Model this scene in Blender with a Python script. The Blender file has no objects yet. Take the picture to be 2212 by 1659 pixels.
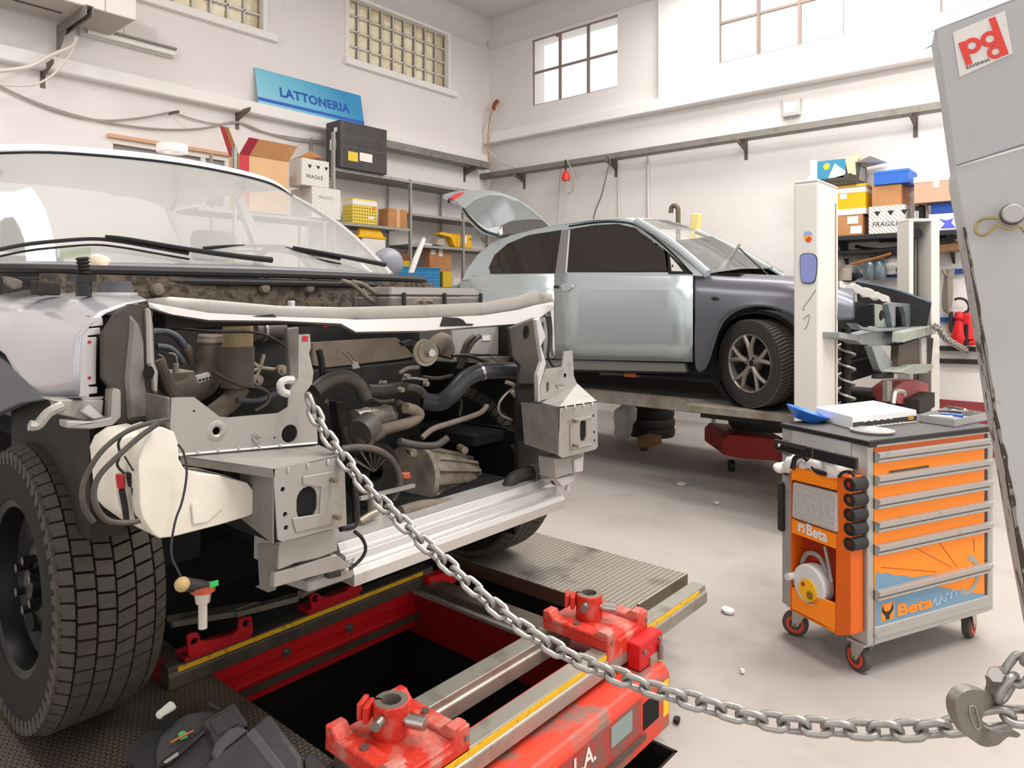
import bpy, bmesh, math, random
from mathutils import Vector as V, Matrix
from mathutils.geometry import tessellate_polygon
random.seed(7)
C = bpy.context.scene.collection
scn = bpy.context.scene
PI = math.pi
# ---------------- camera ----------------
FPX, HOR, CX, CAMZ, YAW = 1530.0, 648.0, 1106.0, 1.5, math.radians(40.5)
cd = bpy.data.cameras.new('camera')
cd.sensor_fit = 'HORIZONTAL'; cd.sensor_width = 36.0; cd.lens = FPX / 2212 * 36
cd.shift_y = -(829.5 - HOR) / 2212; cd.clip_start = .05; cd.clip_end = 200
cam = bpy.data.objects.new('camera', cd); C.objects.link(cam)
cam.location = (0, 0, CAMZ); cam.rotation_euler = (PI / 2, 0, YAW - PI / 2)
scn.camera = cam
# ---------------- light ----------------
scn.view_settings.view_transform = 'Standard'; scn.view_settings.look = 'None'
scn.view_settings.gamma = 1; scn.view_settings.use_curve_mapping = False
scn.view_settings.exposure = 0.4
w = bpy.data.worlds.new('daylight'); scn.world = w; w.use_nodes = True
w.node_tree.nodes['Background'].inputs[0].default_value = (1.0, .985, .97, 1)
w.node_tree.nodes['Background'].inputs[1].default_value = 1.0
def area(name, loc, rot, sx, sy, e, col=(1, .98, .95)):
    l = bpy.data.lights.new(name, 'AREA'); l.shape = 'RECTANGLE'; l.size = sx; l.size_y = sy; l.energy = e; l.color = col
    o = bpy.data.objects.new(name, l); C.objects.link(o); o.location = loc; o.rotation_euler = rot; return o
for x, y, e in ((.4, 4.4, 85), (6.9, 3.2, 75), (7.3, 1.0, 80), (4.6, .9, 120), (1.6, -.9, 130), (4.4, -1.8, 130)):
    area('added_ceiling_fill', (x, y, 5.55), (0, 0, 0), 1.0, 2.4, e)  # added unseen area lights that brighten the room and foreground
# ---------------- helpers ----------------
FW = V((math.cos(YAW), math.sin(YAW), 0)); RT = V((math.sin(YAW), -math.cos(YAW), 0)); UP = V((0, 0, 1)); EYE = V((0, 0, CAMZ))
def ray(x, y): return FW + RT * ((x - CX) / FPX) + UP * ((HOR - y) / FPX)
def onX(x, y, c): d = ray(x, y); return EYE + d * (c / d.x)
def onY(x, y, c): d = ray(x, y); return EYE + d * (c / d.y)
def onZ(x, y, c): d = ray(x, y); return EYE + d * ((c - CAMZ) / d.z)
def onD(x, y, t): return EYE + ray(x, y) * t
def onP(x, y, p0, n): d = ray(x, y); return EYE + d * ((V(p0) - EYE).dot(n) / d.dot(n))
def PY(c, *pts): return [onY(x, y, c) for x, y in pts]
def PX(c, *pts): return [onX(x, y, c) for x, y in pts]
def PZ(c, *pts): return [onZ(x, y, c) for x, y in pts]
def srgb(h):
    h = h.lstrip('#'); v = [int(h[i:i + 2], 16) / 255 for i in (0, 2, 4)]
    return tuple((c / 12.92 if c <= .04045 else ((c + .055) / 1.055) ** 2.4) for c in v)
def smooth(pts, n=6, closed=False):
    P = [V(p) for p in pts]; m = len(P); out = []
    if m < 3: return P
    for i in range(m if closed else m - 1):
        g = lambda k: P[k % m] if closed else P[max(0, min(m - 1, k))]
        p0, p1, p2, p3 = g(i - 1), g(i), g(i + 1), g(i + 2)
        for j in range(n):
            t = j / n
            out.append(.5 * ((2 * p1) + (p2 - p0) * t + (2 * p0 - 5 * p1 + 4 * p2 - p3) * t * t + (3 * p1 - p0 - 3 * p2 + p3) * t ** 3))
    if not closed: out.append(P[-1])
    return out
ORG = {}
class MB:
    def __init__(s): s.v = []; s.f = []
    def add(s, vs, fs):
        o = len(s.v); s.v += [V(p) for p in vs]; s.f += [[o + i for i in f] for f in fs]; return s
    def box(s, x0, x1, y0, y1, z0, z1):
        return s.add([(x, y, z) for z in (z0, z1) for y in (y0, y1) for x in (x0, x1)],
                     [(0, 2, 3, 1), (4, 5, 7, 6), (0, 1, 5, 4), (2, 6, 7, 3), (0, 4, 6, 2), (1, 3, 7, 5)])
    def hexa(s, p):  # bottom 4, top 4
        return s.add(p, [(3, 2, 1, 0), (4, 5, 6, 7), (0, 1, 5, 4), (1, 2, 6, 5), (2, 3, 7, 6), (3, 0, 4, 7)])
    def obox(s, c, ex, ey, ez):
        c, ex, ey, ez = V(c), V(ex), V(ey), V(ez)
        return s.hexa([c - ex - ey - ez, c + ex - ey - ez, c + ex + ey - ez, c - ex + ey - ez, c - ex - ey + ez, c + ex - ey + ez, c + ex + ey + ez, c - ex + ey + ez])
    def bar(s, p, q, w_, h_, up=UP):  # rectangular bar
        p, q = V(p), V(q); d = (q - p).normalized(); sd = d.cross(V(up))
        if sd.length < 1e-4: sd = d.cross(V((1, 0, 0)))
        sd.normalize(); u = sd.cross(d)
        return s.obox((p + q) / 2, (q - p) / 2, sd * w_ / 2, u * h_ / 2)
    def prism(s, pts, vec, holes=()):
        loops = [[V(p) for p in pts]] + [[V(p) for p in h] for h in holes]; vec = V(vec)
        flat = [p for l in loops for p in l]; n = len(flat)
        if holes: tris = [tuple(t) for t in tessellate_polygon(loops)]
        else: tris = [tuple(t) for t in tessellate_polygon(loops)] if n > 4 else [tuple(range(n))]
        fs = list(tris) + [tuple(reversed([i + n for i in t])) for t in tris]
        o = 0
        for l in loops:
            m = len(l)
            for i in range(m):
                j = (i + 1) % m; fs.append((o + i, o + j, o + j + n, o + i + n))
            o += m
        return s.add(flat + [p + vec for p in flat], fs)
    def ring(s, c, ax, r, n=16, ref=None):
        ax = V(ax).normalized(); u = ax.orthogonal().normalized() if ref is None else (V(ref) - ax * V(ref).dot(ax)).normalized(); w_ = ax.cross(u)
        return [V(c) + (u * math.cos(2 * PI * i / n) + w_ * math.sin(2 * PI * i / n)) * r for i in range(n)]
    def cyl(s, p, q, r0, r1=None, n=16, cap=True):
        r1 = r0 if r1 is None else r1; p, q = V(p), V(q); a = q - p
        A = s.ring(p, a, r0, n); B = s.ring(q, a, r1, n)
        fs = [(i, (i + 1) % n, n + (i + 1) % n, n + i) for i in range(n)]
        if cap: fs += [tuple(reversed(range(n))), tuple(range(n, 2 * n))]
        return s.add(A + B, fs)
    def lathe(s, prof, o, ax, n=24, arc=(0, 2 * PI), ref=None, closed=False):  # prof [(r,h)]
        ax = V(ax).normalized(); o = V(o); u = ax.orthogonal().normalized() if ref is None else (V(ref) - ax * V(ref).dot(ax)).normalized(); w_ = ax.cross(u)
        full = abs(arc[1] - arc[0] - 2 * PI) < 1e-6; k = n if full else n + 1; m = len(prof); vs = []
        for i in range(k):
            t = arc[0] + (arc[1] - arc[0]) * i / n; d = u * math.cos(t) + w_ * math.sin(t)
            vs += [o + d * r + ax * h for r, h in prof]
        fs = []
        for i in range(n):
            j = (i + 1) % k
            for q in range(m if closed else m - 1):
                q2 = (q + 1) % m
                fs.append((i * m + q, j * m + q, j * m + q2, i * m + q2))
        return s.add(vs, fs)
    def tube(s, pts, r, n=8, sm=5, closed=False, flat=None, rib=None):
        P = smooth(pts, sm, closed) if sm > 1 else [V(p) for p in pts]
        m = len(P); vs = []; prev = None
        for i, p in enumerate(P):
            if closed: t = P[(i + 1) % m] - P[i - 1]
            else: t = P[min(i + 1, m - 1)] - P[max(i - 1, 0)]
            t.normalize()
            if prev is None: u = t.orthogonal().normalized()
            else:
                u = prev - t * prev.dot(t)
                u = u.normalized() if u.length > 1e-6 else t.orthogonal().normalized()
            prev = u; w_ = t.cross(u)
            k = r[0] + (r[1] - r[0]) * i / max(1, m - 1) if isinstance(r, tuple) else r
            if rib: k *= 1 + rib * (i % 2)
            vs += [p + (u * math.cos(2 * PI * j / n) + w_ * math.sin(2 * PI * j / n)) * k for j in range(n)]
        fs = []
        for i in range(m if closed else m - 1):
            i2 = (i + 1) % m
            fs += [(i * n + j, i * n + (j + 1) % n, i2 * n + (j + 1) % n, i2 * n + j) for j in range(n)]
        if not closed: fs += [tuple(reversed(range(n))), tuple((m - 1) * n + j for j in range(n))]
        return s.add(vs, fs)
    def hose(s, pts, r, dens=.006, n=10, rib=.18):  # corrugated
        P = smooth(pts, 24); L = [0]
        for a, b in zip(P, P[1:]): L.append(L[-1] + (b - a).length)
        out = []; d = 0; k = 0
        while d < L[-1]:
            while L[k + 1] < d: k += 1
            t = (d - L[k]) / max(1e-9, L[k + 1] - L[k]); out.append(P[k].lerp(P[k + 1], t)); d += dens
        return s.tube(out, r, n, 1, rib=rib)
    def grid(s, rows, thick=0):
        m = len(rows[0]); vs = [p for r in rows for p in r]
        return s.add(vs, [(i * m + j, i * m + j + 1, (i + 1) * m + j + 1, (i + 1) * m + j) for i in range(len(rows) - 1) for j in range(m - 1)])
    def sphere(s, c, r, n=12, sc=(1, 1, 1)):
        prof = []; c = V(c); vs = []; k = n // 2 + 1
        for i in range(k):
            t = PI * i / (k - 1)
            for j in range(n): vs.append(c + V((math.sin(t) * math.cos(2 * PI * j / n) * r * sc[0], math.sin(t) * math.sin(2 * PI * j / n) * r * sc[1], math.cos(t) * r * sc[2])))
        return s.add(vs, [(i * n + j, i * n + (j + 1) % n, (i + 1) * n + (j + 1) % n, (i + 1) * n + j) for i in range(k - 1) for j in range(n)])
    def text(s, txt, o, xd, yd, size, depth=.0008, bold=0, shear=0, spacing=1):
        cu = bpy.data.curves.new('t', 'FONT'); cu.body = txt; cu.size = size; cu.extrude = depth; cu.offset = bold * size; cu.shear = shear; cu.space_character = spacing; cu.resolution_u = 3
        ob = bpy.data.objects.new('t', cu); C.objects.link(ob)
        me = bpy.data.meshes.new_from_object(ob.evaluated_get(bpy.context.evaluated_depsgraph_get()))
        bpy.data.objects.remove(ob); bpy.data.curves.remove(cu)
        xd, yd = V(xd).normalized(), V(yd).normalized(); zd = xd.cross(yd)
        s.add([V(o) + xd * v.co.x + yd * v.co.y + zd * v.co.z for v in me.vertices], [list(p.vertices) for p in me.polygons])
        bpy.data.meshes.remove(me); return s
    def build(s, name, mat, parent=None, sm=35, bevel=0, seg=1, solid=0, sub=0, origin=None, weld=False, local=False, off=0):
        if parent is not None: org = ORG[parent.name]
        elif local: org = V((0, 0, 0))
        elif origin is not None: org = V(origin)
        else:
            lo = [min(p[k] for p in s.v) for k in range(3)]; hi = [max(p[k] for p in s.v) for k in range(3)]
            org = V(((lo[0] + hi[0]) / 2, (lo[1] + hi[1]) / 2, lo[2]))
        me = bpy.data.meshes.new(name); me.from_pydata([p - org for p in s.v], [], s.f)
        bm = bmesh.new(); bm.from_mesh(me)
        if weld: bmesh.ops.remove_doubles(bm, verts=bm.verts, dist=1e-5)
        bmesh.ops.recalc_face_normals(bm, faces=bm.faces); bm.to_mesh(me); bm.free()
        if sm: me.polygons.foreach_set('use_smooth', [True] * len(me.polygons)); me.set_sharp_from_angle(angle=math.radians(sm))
        o = bpy.data.objects.new(name, me); C.objects.link(o)
        if mat: me.materials.append(mat)
        if parent is not None: o.parent = parent
        else: o.location = org
        ORG[o.name] = org
        if solid: m = o.modifiers.new('solid', 'SOLIDIFY'); m.thickness = solid; m.offset = off
        if sub: m = o.modifiers.new('sub', 'SUBSURF'); m.levels = sub; m.render_levels = sub
        if bevel: m = o.modifiers.new('bevel', 'BEVEL'); m.width = bevel; m.segments = seg; m.limit_method = 'ANGLE'; m.angle_limit = math.radians(40)
        return o
def crumple(c, r, seed, sc=(1, 1, 1), n=14, amp=.45):
    rnd = random.Random(seed); c = V(c); b = MB().sphere((0, 0, 0), 1, n); D = [(V((rnd.uniform(-1, 1), rnd.uniform(-1, 1), rnd.uniform(-1, 1))).normalized(), rnd.uniform(.6, 1.1)) for _ in range(16)]
    b.v = [c + V([q * r * k for q, k in zip(p * (1 - amp + amp * min(1.6, max(.2, sum(max(0, p.normalized().dot(d)) ** 6 * w_ for d, w_ in D)))) * (1 + .0 * rnd.random()), sc)]) for p in b.v]
    return b
def tag(o, label, cat, group=None, kind=None):
    if label: o['label'] = label
    if cat: o['category'] = cat
    if group: o['group'] = group
    if kind: o['kind'] = kind
    return o
def thing(name, label, cat, loc, rz=0, group=None, local=False):
    o = bpy.data.objects.new(name, None); C.objects.link(o); o.location = loc; o.rotation_euler = (0, 0, rz); o.empty_display_size = .1
    ORG[o.name] = V((0, 0, 0)) if local else V(loc)
    return tag(o, label, cat, group)
def struct(o): o['kind'] = 'structure'; return o
def copy_tree(o, parent=None):
    c = o.copy(); C.objects.link(c); c.parent = parent
    for ch in list(o.children): copy_tree(ch, c)
    return c
def rcirc(c, ux, uy, rx, ry, n=20): return [V(c) + V(ux) * rx * math.cos(2 * PI * i / n) + V(uy) * ry * math.sin(2 * PI * i / n) for i in range(n)]
def oblong(c, ux, uy, hw, hh, n=8):  # stadium, long along uy
    c, ux, uy = V(c), V(ux), V(uy)
    return [c + uy * (hh - hw) + (ux * math.cos(PI * i / n) + uy * math.sin(PI * i / n)) * hw for i in range(n + 1)] + \
           [c - uy * (hh - hw) + (ux * math.cos(PI + PI * i / n) + uy * math.sin(PI + PI * i / n)) * hw for i in range(n + 1)]
# ---------------- materials ----------------
MATS = {}
def M(name, col, rough=.5, metal=0, spec=.5, dirt=None, bump=None, coat=0, trans=0, alpha=1, emit=None, ior=1.45, sheen=0, chips=None, tint=None):
    if name in MATS: return MATS[name]
    m = bpy.data.materials.new(name); m.use_nodes = True; nt = m.node_tree; b = nt.nodes['Principled BSDF']
    col = srgb(col) if isinstance(col, str) else col
    I = b.inputs
    I['Base Color'].default_value = (*col, 1); I['Roughness'].default_value = rough; I['Metallic'].default_value = metal
    I['Specular IOR Level'].default_value = spec; I['Coat Weight'].default_value = coat; I['Coat Roughness'].default_value = .08
    I['Transmission Weight'].default_value = trans; I['Alpha'].default_value = alpha; I['IOR'].default_value = ior
    if emit: I['Emission Color'].default_value = (*srgb(emit[0]), 1); I['Emission Strength'].default_value = emit[1]
    tc = nt.nodes.new('ShaderNodeTexCoord')
    def noise(scale, det=6, rgh=.6, dist=0):
        n = nt.nodes.new('ShaderNodeTexNoise'); n.inputs['Scale'].default_value = scale; n.inputs['Detail'].default_value = det; n.inputs['Roughness'].default_value = rgh; n.inputs['Distortion'].default_value = dist
        nt.links.new(tc.outputs['Object'], n.inputs['Vector']); return n
    cur = None
    def mixin(fac, c2):
        nonlocal cur
        mx = nt.nodes.new('ShaderNodeMix'); mx.data_type = 'RGBA'
        if cur is None: mx.inputs[6].default_value = (*col, 1)
        else: nt.links.new(cur, mx.inputs[6])
        mx.inputs[7].default_value = (*(srgb(c2) if isinstance(c2, str) else c2), 1)
        nt.links.new(fac, mx.inputs[0]); cur = mx.outputs[2]
    def ramp(src, a, b_, hi=1):
        r = nt.nodes.new('ShaderNodeMapRange'); r.inputs[1].default_value = a; r.inputs[2].default_value = b_; r.inputs[3].default_value = 0; r.inputs[4].default_value = hi; r.clamp = True
        nt.links.new(src, r.inputs[0]); return r.outputs[0]
    if tint:  # soft tonal variation (scale, colour, amount)
        mixin(ramp(noise(tint[0], 4).outputs['Fac'], .35, .7, tint[2]), tint[1])
    if dirt:  # (scale, colour, threshold lo, hi, amount)
        mixin(ramp(noise(dirt[0], 8, .65).outputs['Fac'], dirt[2], dirt[3], dirt[4]), dirt[1])
    if chips:  # (scale, colour, lo)
        mixin(ramp(noise(chips[0], 10, .7, .4).outputs['Fac'], chips[2], chips[2] + .02), chips[1])
    if cur is not None: nt.links.new(cur, I['Base Color'])
    if bump:
        bp = nt.nodes.new('ShaderNodeBump'); bp.inputs['Strength'].default_value = bump[1]; bp.inputs['Distance'].default_value = bump[2] if len(bump) > 2 else .01
        nt.links.new(noise(bump[0]).outputs['Fac'], bp.inputs['Height']); nt.links.new(bp.outputs['Normal'], I['Normal'])
    m['nt'] = 1; MATS[name] = m; return m
# ---------------- setting ----------------
WX, WY, CEIL = 8.12, 7.4, 5.76
mWall = M('white_wall', '#e9e3e0', .9, dirt=(3.0, '#c9bfb8', .6, .8, .35), bump=(14, .12, .02), tint=(.7, '#dcd5d2', .5))
mWallR = M('stained_wall', '#e8e3df', .9, dirt=(5.0, '#a79a90', .66, .8, .5), bump=(10, .15, .02), tint=(.6, '#d9d3ce', .5))
mTrim = M('ledge_plaster', '#efeae6', .85, dirt=(6, '#b5a99f', .68, .8, .4))
mCeil = M('ceiling_plaster', '#d8d2cf', .9)
mFloor = M('concrete_floor', '#aba39d', .62, dirt=(2.2, '#8e857d', .52, .72, .55), tint=(.8, '#a59d96', .7), bump=(60, .05, .004), chips=(1.7, '#7d736b', .735))
# floor with a shallow pit around the bench
pit = (.35, 2.55, .55, 1.9, -.14)
f = MB(); X0, X1, Y0, Y1 = -6, WX + .3, -6, WY + .3
f.prism([V((X0, Y0, 0)), V((X1, Y0, 0)), V((X1, Y1, 0)), V((X0, Y1, 0))], (0, 0, -.3), [[V((2.15, 1.11, 0)), V((2.15, 2.55, 0)), V((.95, 2.55, 0)), V((.95, 1.11, 0))]])
struct(f.build('floor', mFloor, origin=(0, 0, 0), sm=0))
struct(MB().box(.951, 2.149, 1.111, 2.549, -.31, -.29).box(2.14, 2.149, 1.111, 2.549, -.29, -.001).box(.951, .96, 1.111, 2.549, -.29, -.001).box(.951, 2.149, 2.53, 2.549, -.29, -.001).box(.951, 2.149, 1.111, 1.12, -.29, -.001).build('floor_pit', M('pit_bottom', '#1a1614', .9), sm=0))
def rect_on_y(x0, x1, z0, z1, y=WY): return [V((x0, y, z0)), V((x1, y, z0)), V((x1, y, z1)), V((x0, y, z1))]
def rect_on_x(y0, y1, z0, z1, x=WX): return [V((x, y0, z0)), V((x, y1, z0)), V((x, y1, z1)), V((x, y0, z1))]
# left wall glass block windows
g0 = onY(752, 125, WY); g1 = onY(967, 195, WY); g2 = onY(966, 75.7, WY)
gz0 = (g0.z + g1.z) / 2; gz1 = g2.z + .0; gx0, gx1 = g0.x, g1.x
h1 = onY(568, 57, WY); hx1 = h1.x; hx0 = hx1 - (gx1 - gx0)
sp = onY(480, 345, WY); s0 = onY(238, 300, WY); s1 = onY(480, 335, WY)
sz1 = (s0.z + s1.z) / 2; sz0 = sz1 - .55
wl = MB().prism(rect_on_y(-6, WX + .3, -.0, CEIL), (0, .3, 0), [rect_on_y(gx0, gx1, gz0, gz1), rect_on_y(hx0, hx1, gz0, gz1), rect_on_y(s0.x, s1.x + .35, sz0, sz1)])
struct(wl.build('wall_left', mWall, origin=(0, WY, 0), sm=0))
mGB = M('glass_block', '#dfcda6', .12, trans=.75, ior=1.3, bump=(26, .8, .02), tint=(5, '#f2ead6', .8))
mGrout = M('block_grout', '#e6e0dc', .8)
def block_window(n, x0, x1, z0, z1, nx, nz):
    r = thing('window_%d' % n, None, None, ((x0 + x1) / 2, WY, z0)); struct(r)
    b = MB(); gr = MB(); px = (x1 - x0) / nx; pz = (z1 - z0) / nz; g = .009
    for i in range(nx):
        for j in range(nz):
            cx, cz = x0 + px * (i + .5), z0 + pz * (j + .5); a, c = px / 2 - g, pz / 2 - g
            fr = [V((cx - a, WY + .06, cz - c)), V((cx + a, WY + .06, cz - c)), V((cx + a, WY + .06, cz + c)), V((cx - a, WY + .06, cz + c))]
            inn = [p + V((0, -.012, 0)) + (V((cx, WY + .06, cz)) - p) * .18 for p in fr]
            b.add(fr + inn + [p + V((0, .07, 0)) for p in fr], [(0, 1, 5, 4), (1, 2, 6, 5), (2, 3, 7, 6), (3, 0, 4, 7), (4, 5, 6, 7), (8, 9, 1, 0), (9, 10, 2, 1), (10, 11, 3, 2), (11, 8, 0, 3), (11, 10, 9, 8)])
    for i in range(nx + 1): gr.box(x0 + px * i - g, x0 + px * i + g, WY + .05, WY + .14, z0, z1)
    for j in range(nz + 1): gr.box(x0, x1, WY + .05, WY + .139, z0 + pz * j - g, z0 + pz * j + g)
    b.build('glass_blocks', mGB, r, sm=20); gr.build('grout_grid', mGrout, r, sm=0)
    fm = MB(); fm.box(x1 - .006, x1 + .05, WY - .02, WY + .049, z0, z1 + .03).box(x0 - .05, x0 + .006, WY - .02, WY + .05, z0, z1 + .03).box(x0 - .05, x1 + .05, WY - .021, WY + .048, z1 - .006, z1 + .05)
    fm.build('window_frame', mTrim, r, sm=0)
    MB().box(x0 - .07, x1 + .16, WY - .07, WY + .02, z0 - .09, z0 - .005).build('window_sill', mTrim, r, sm=0, bevel=.005)
block_window(1, gx0, gx1, gz0, gz1, 9, 4); block_window(2, hx0, hx1, gz0, gz1, 9, 4)
# low strip window behind the truck roof
r = struct(thing('window_3', None, None, (s0.x, WY, sz0)))
mFr = M('window_paint', '#e8e2dd', .6); fm = MB(); xa, xb = s0.x, s1.x + .35
fm.box(xa, xb, WY - .01, WY + .06, sz1 - .05, sz1)
for t in (0, .62, .80, 1): fm.box(xa + (xb - xa) * t - .025, xa + (xb - xa) * t + .025, WY - .005, WY + .06, sz0, sz1 - .05)
fm.build('window_frame', mFr, r, sm=0)
MB().box(xa, xb, WY + .03, WY + .035, sz0, sz1).build('window_pane', M('grey_frosted_glass', '#8f8a86', .25), r, sm=0)
MB().box(xa - .03, xb + .03, WY - .05, WY, sz1, sz1 + .035).build('lintel_strip', M('orange_lintel', '#d8a987', .8), r, sm=0)
# right wall with steel windows
k = 0; rects = []
w1a, w1b, w1c, w1d = onX(1149, 229, WX), onX(1334, 187, WX), onX(1148.5, 88, WX), onX(1333, 30, WX)
wz0 = (w1a.z + w1b.z) / 2; wz1 = (w1c.z + w1d.z) / 2
w2a, w2b = onX(1552, 131, WX), onX(1823, 66, WX); w3a = onX(2030, 15, WX)
dw = abs(w1a.y - w1b.y)
WIN = [(w1b.y, w1a.y), (w2b.y, w2a.y), (w3a.y - abs(w2a.y - w2b.y), w3a.y)]
wr = MB().prism(rect_on_x(-6, WY + .3, 0, CEIL), (.3, 0, 0), [rect_on_x(a, b, wz0, wz1) for a, b in WIN])
struct(wr.build('wall_right', mWallR, origin=(WX, 0, 0), sm=0))
mSteel = M('window_steel', '#8d7a70', .7)
for n, (a, b) in enumerate(WIN):
    r = struct(thing('window_%d' % (4 + n), None, None, (WX, (a + b) / 2, wz0))); fm = MB(); t = .014
    ys = [b - (b - a) * q for q in (0, .335, .665, 1)]
    for i, y in enumerate(ys): fm.box(WX + .02, WX + .05, y - t * (1.3 if i in (1, 2) else 1), y + t * (1.3 if i in (1, 2) else 1), wz0, wz1)
    for z in (wz0, (wz0 + wz1) / 2, wz1): fm.box(WX + .018, WX + .048, a, b, z - t, z + t)
    fm.build('window_frame', mSteel, r, sm=0)
    MB().box(WX + .012, WX + .03, ys[1] - .02, ys[1] + .06, wz1 - .05, wz1 - .01).build('window_latch', mSteel, r, sm=0)
    MB().box(WX + .03, WX + .034, a, b, wz0, wz1).build('window_pane', M('window_glass', '#ffffff', 0, trans=1, ior=1.02), r, sm=0)
# ledges, pilasters, cornice, beam
lz0 = onX(1058, 317, WX - .12).z; lz1 = onX(2018, 113, WX - .12).z; lz = (lz0 + lz1) / 2
struct(MB().box(WX - .14, WX, -6, WY, lz, lz + .155).build('trim_1', mTrim, sm=0, bevel=.012))
lb = onY(560, 248, WY - .12).z
struct(MB().box(-6, WX - .14, WY - .13, WY, lb, lb + .135).build('trim_2', mTrim, sm=0, bevel=.012))
for n, (xa, xb) in enumerate(((1421, 1492), (1862, 1952))):
    p0, p1 = onX(xa, 100, WX - .1), onX(xb, 100, WX - .1)
    struct(MB().box(WX - .1, WX, p1.y, p0.y, lz + .155, CEIL - .0).build('trim_%d' % (3 + n), mTrim, sm=0, bevel=.008))
cz = onX(1060, 102, WX - .1).z
struct(MB().prism([V((WX, -6, cz)), V((WX - .14, -6, cz + .12)), V((WX - .14, -6, CEIL)), V((WX, -6, CEIL))], (0, 12 + WY - 6, 0)).build('trim_5', mCeil, sm=0))
struct(MB().prism([V((-6, WY, cz)), V((-6, WY - .14, cz + .12)), V((-6, WY - .14, CEIL)), V((-6, WY, CEIL))], (WX + 5.86, 0, 0)).build('trim_6', mCeil, sm=0))
struct(MB().box(-6, WX + .3, -6, WY + .3, CEIL, CEIL + .2).build('ceiling', mCeil, sm=0))
bp = onX(1430, 22, WX - .7)
struct(MB().box(1.0, WX - .1, bp.y - .1, bp.y + .22, CEIL - .42, CEIL).build('trim_7', mTrim, sm=0, bevel=.02))
struct(MB().box(WX - .03, WX, -6, 2.6, 0, onX(2080, 866, WX).z).build('baseboard_right', M('red_dado', '#8e3a3c', .7, dirt=(6, '#5e2a2a', .5, .7, .5)), sm=0))
# ---------------- left wall: shelving, boxes, sign, unit, lamp ----------------
mGalv = M('galvanised_steel', '#a8a6a0', .5, .35, dirt=(9, '#7d7a74', .5, .7, .6))
mGalvD = M('dark_galvanised', '#8a857d', .55, .3, dirt=(7, '#5f5a53', .5, .7, .6))
mCard = M('cardboard', '#c08a5c', .85, tint=(6, '#a8744a', .6)); mCardL = M('light_cardboard', '#dcb287', .85, tint=(6, '#cfa377', .6))
mRedP = M('red_print', '#c23a44', .7); mWhiteBox = M('white_carton', '#e4dfdb', .8); mBlackP = M('black_print', '#2a2726', .7)
mYel = M('yellow_plastic', '#eeb41c', .4); mYelC = M('yellow_carton', '#e8c53d', .6); mBlackBox = M('black_carton', '#3a3636', .55, bump=(12, .3, .03), tint=(5, '#4d4948', .8))
mLabel = M('paper_label', '#efe9e4', .8)
def pattern(name, c1, c2, scale, rot, width=.5, kind='wave', rough=.8):
    m = M(name, c1, rough); nt = m.node_tree; b = nt.nodes['Principled BSDF']; tc = nt.nodes.new('ShaderNodeTexCoord')
    mp = nt.nodes.new('ShaderNodeMapping'); mp.inputs['Rotation'].default_value = rot; mp.inputs['Scale'].default_value = (1, 0 if kind != 'wave' else 1, 1)
    nt.links.new(tc.outputs['Object'], mp.inputs[0])
    if kind == 'wave':
        t = nt.nodes.new('ShaderNodeTexWave'); t.inputs['Scale'].default_value = scale; t.inputs['Distortion'].default_value = 0; src = t.outputs['Fac']
    else:
        t = nt.nodes.new('ShaderNodeTexVoronoi'); t.inputs['Scale'].default_value = scale; t.inputs['Randomness'].default_value = 0; src = t.outputs['Distance']
    nt.links.new(mp.outputs[0], t.inputs['Vector'])
    r = nt.nodes.new('ShaderNodeMapRange'); r.inputs[1].default_value = width - .08; r.inputs[2].default_value = width + .08; nt.links.new(src, r.inputs[0])
    mx = nt.nodes.new('ShaderNodeMix'); mx.data_type = 'RGBA'; mx.inputs[6].default_value = (*srgb(c1), 1); mx.inputs[7].default_value = (*srgb(c2), 1)
    nt.links.new(r.outputs[0], mx.inputs[0]); nt.links.new(mx.outputs[2], b.inputs['Base Color']); return m
mStripe = pattern('striped_carton', '#e6e1dc', '#b9b1aa', 14, (0, .75, .6), .72)
mYelPat = pattern('patterned_yellow_carton', '#8d7c1f', '#ecd05a', 26, (0, 0, 0), .3, 'vor')
YF = 6.9
def shelf_unit(name, label, group, xs, yf, yb, levels, zt, zb=0):  # xs post X list ; levels [(xa,xb,z)]
    r = thing(name, label, 'shelving', ((xs[0] + xs[-1]) / 2, (yf + yb) / 2, 0), group=group); t = .035
    for i, x in enumerate(xs):
        for y, sg in ((yf, 1), (yb, -1)):
            zz = zt[i] if isinstance(zt, list) else zt
            MB().box(x - t / 2, x + t / 2, y, y + sg * .003, zb, zz).box(x - t / 2, x - t / 2 + .003, y, y + sg * t, zb, zz).build('post', mGalv, r, sm=0)
    for xa, xb, z in levels:
        b = MB().box(xa, xb, yf + .004, yb - .004, z - .003, z); b.box(xa, xb, yf + .003, yf + .006, z - .035, z).box(xa, xb, yb - .006, yb - .003, z - .035, z)
        for q in range(1, 4): y = yf + (yb - yf) * q / 4; b.box(xa, xb, y - .012, y + .012, z - .014, z - .003)
        b.build('shelf', mGalv, r, sm=0)
    return r
xs = [onY(x, 450, YF).x for x in (722, 888, 1002)]
zt = (onY(727, 358, YF).z + onY(987, 409, YF).z) / 2
zm2 = (onY(722, 475, YF).z + onY(885, 496, YF).z) / 2; zm3 = (onY(893, 459, YF).z + onY(999, 473, YF).z) / 2; zl3 = (onY(897, 528, YF).z + onY(1040, 538, YF).z) / 2
zl2 = onY(833, 551, YF).z; xe = WX - .1; zlow = onY(930, 615, YF).z
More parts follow.
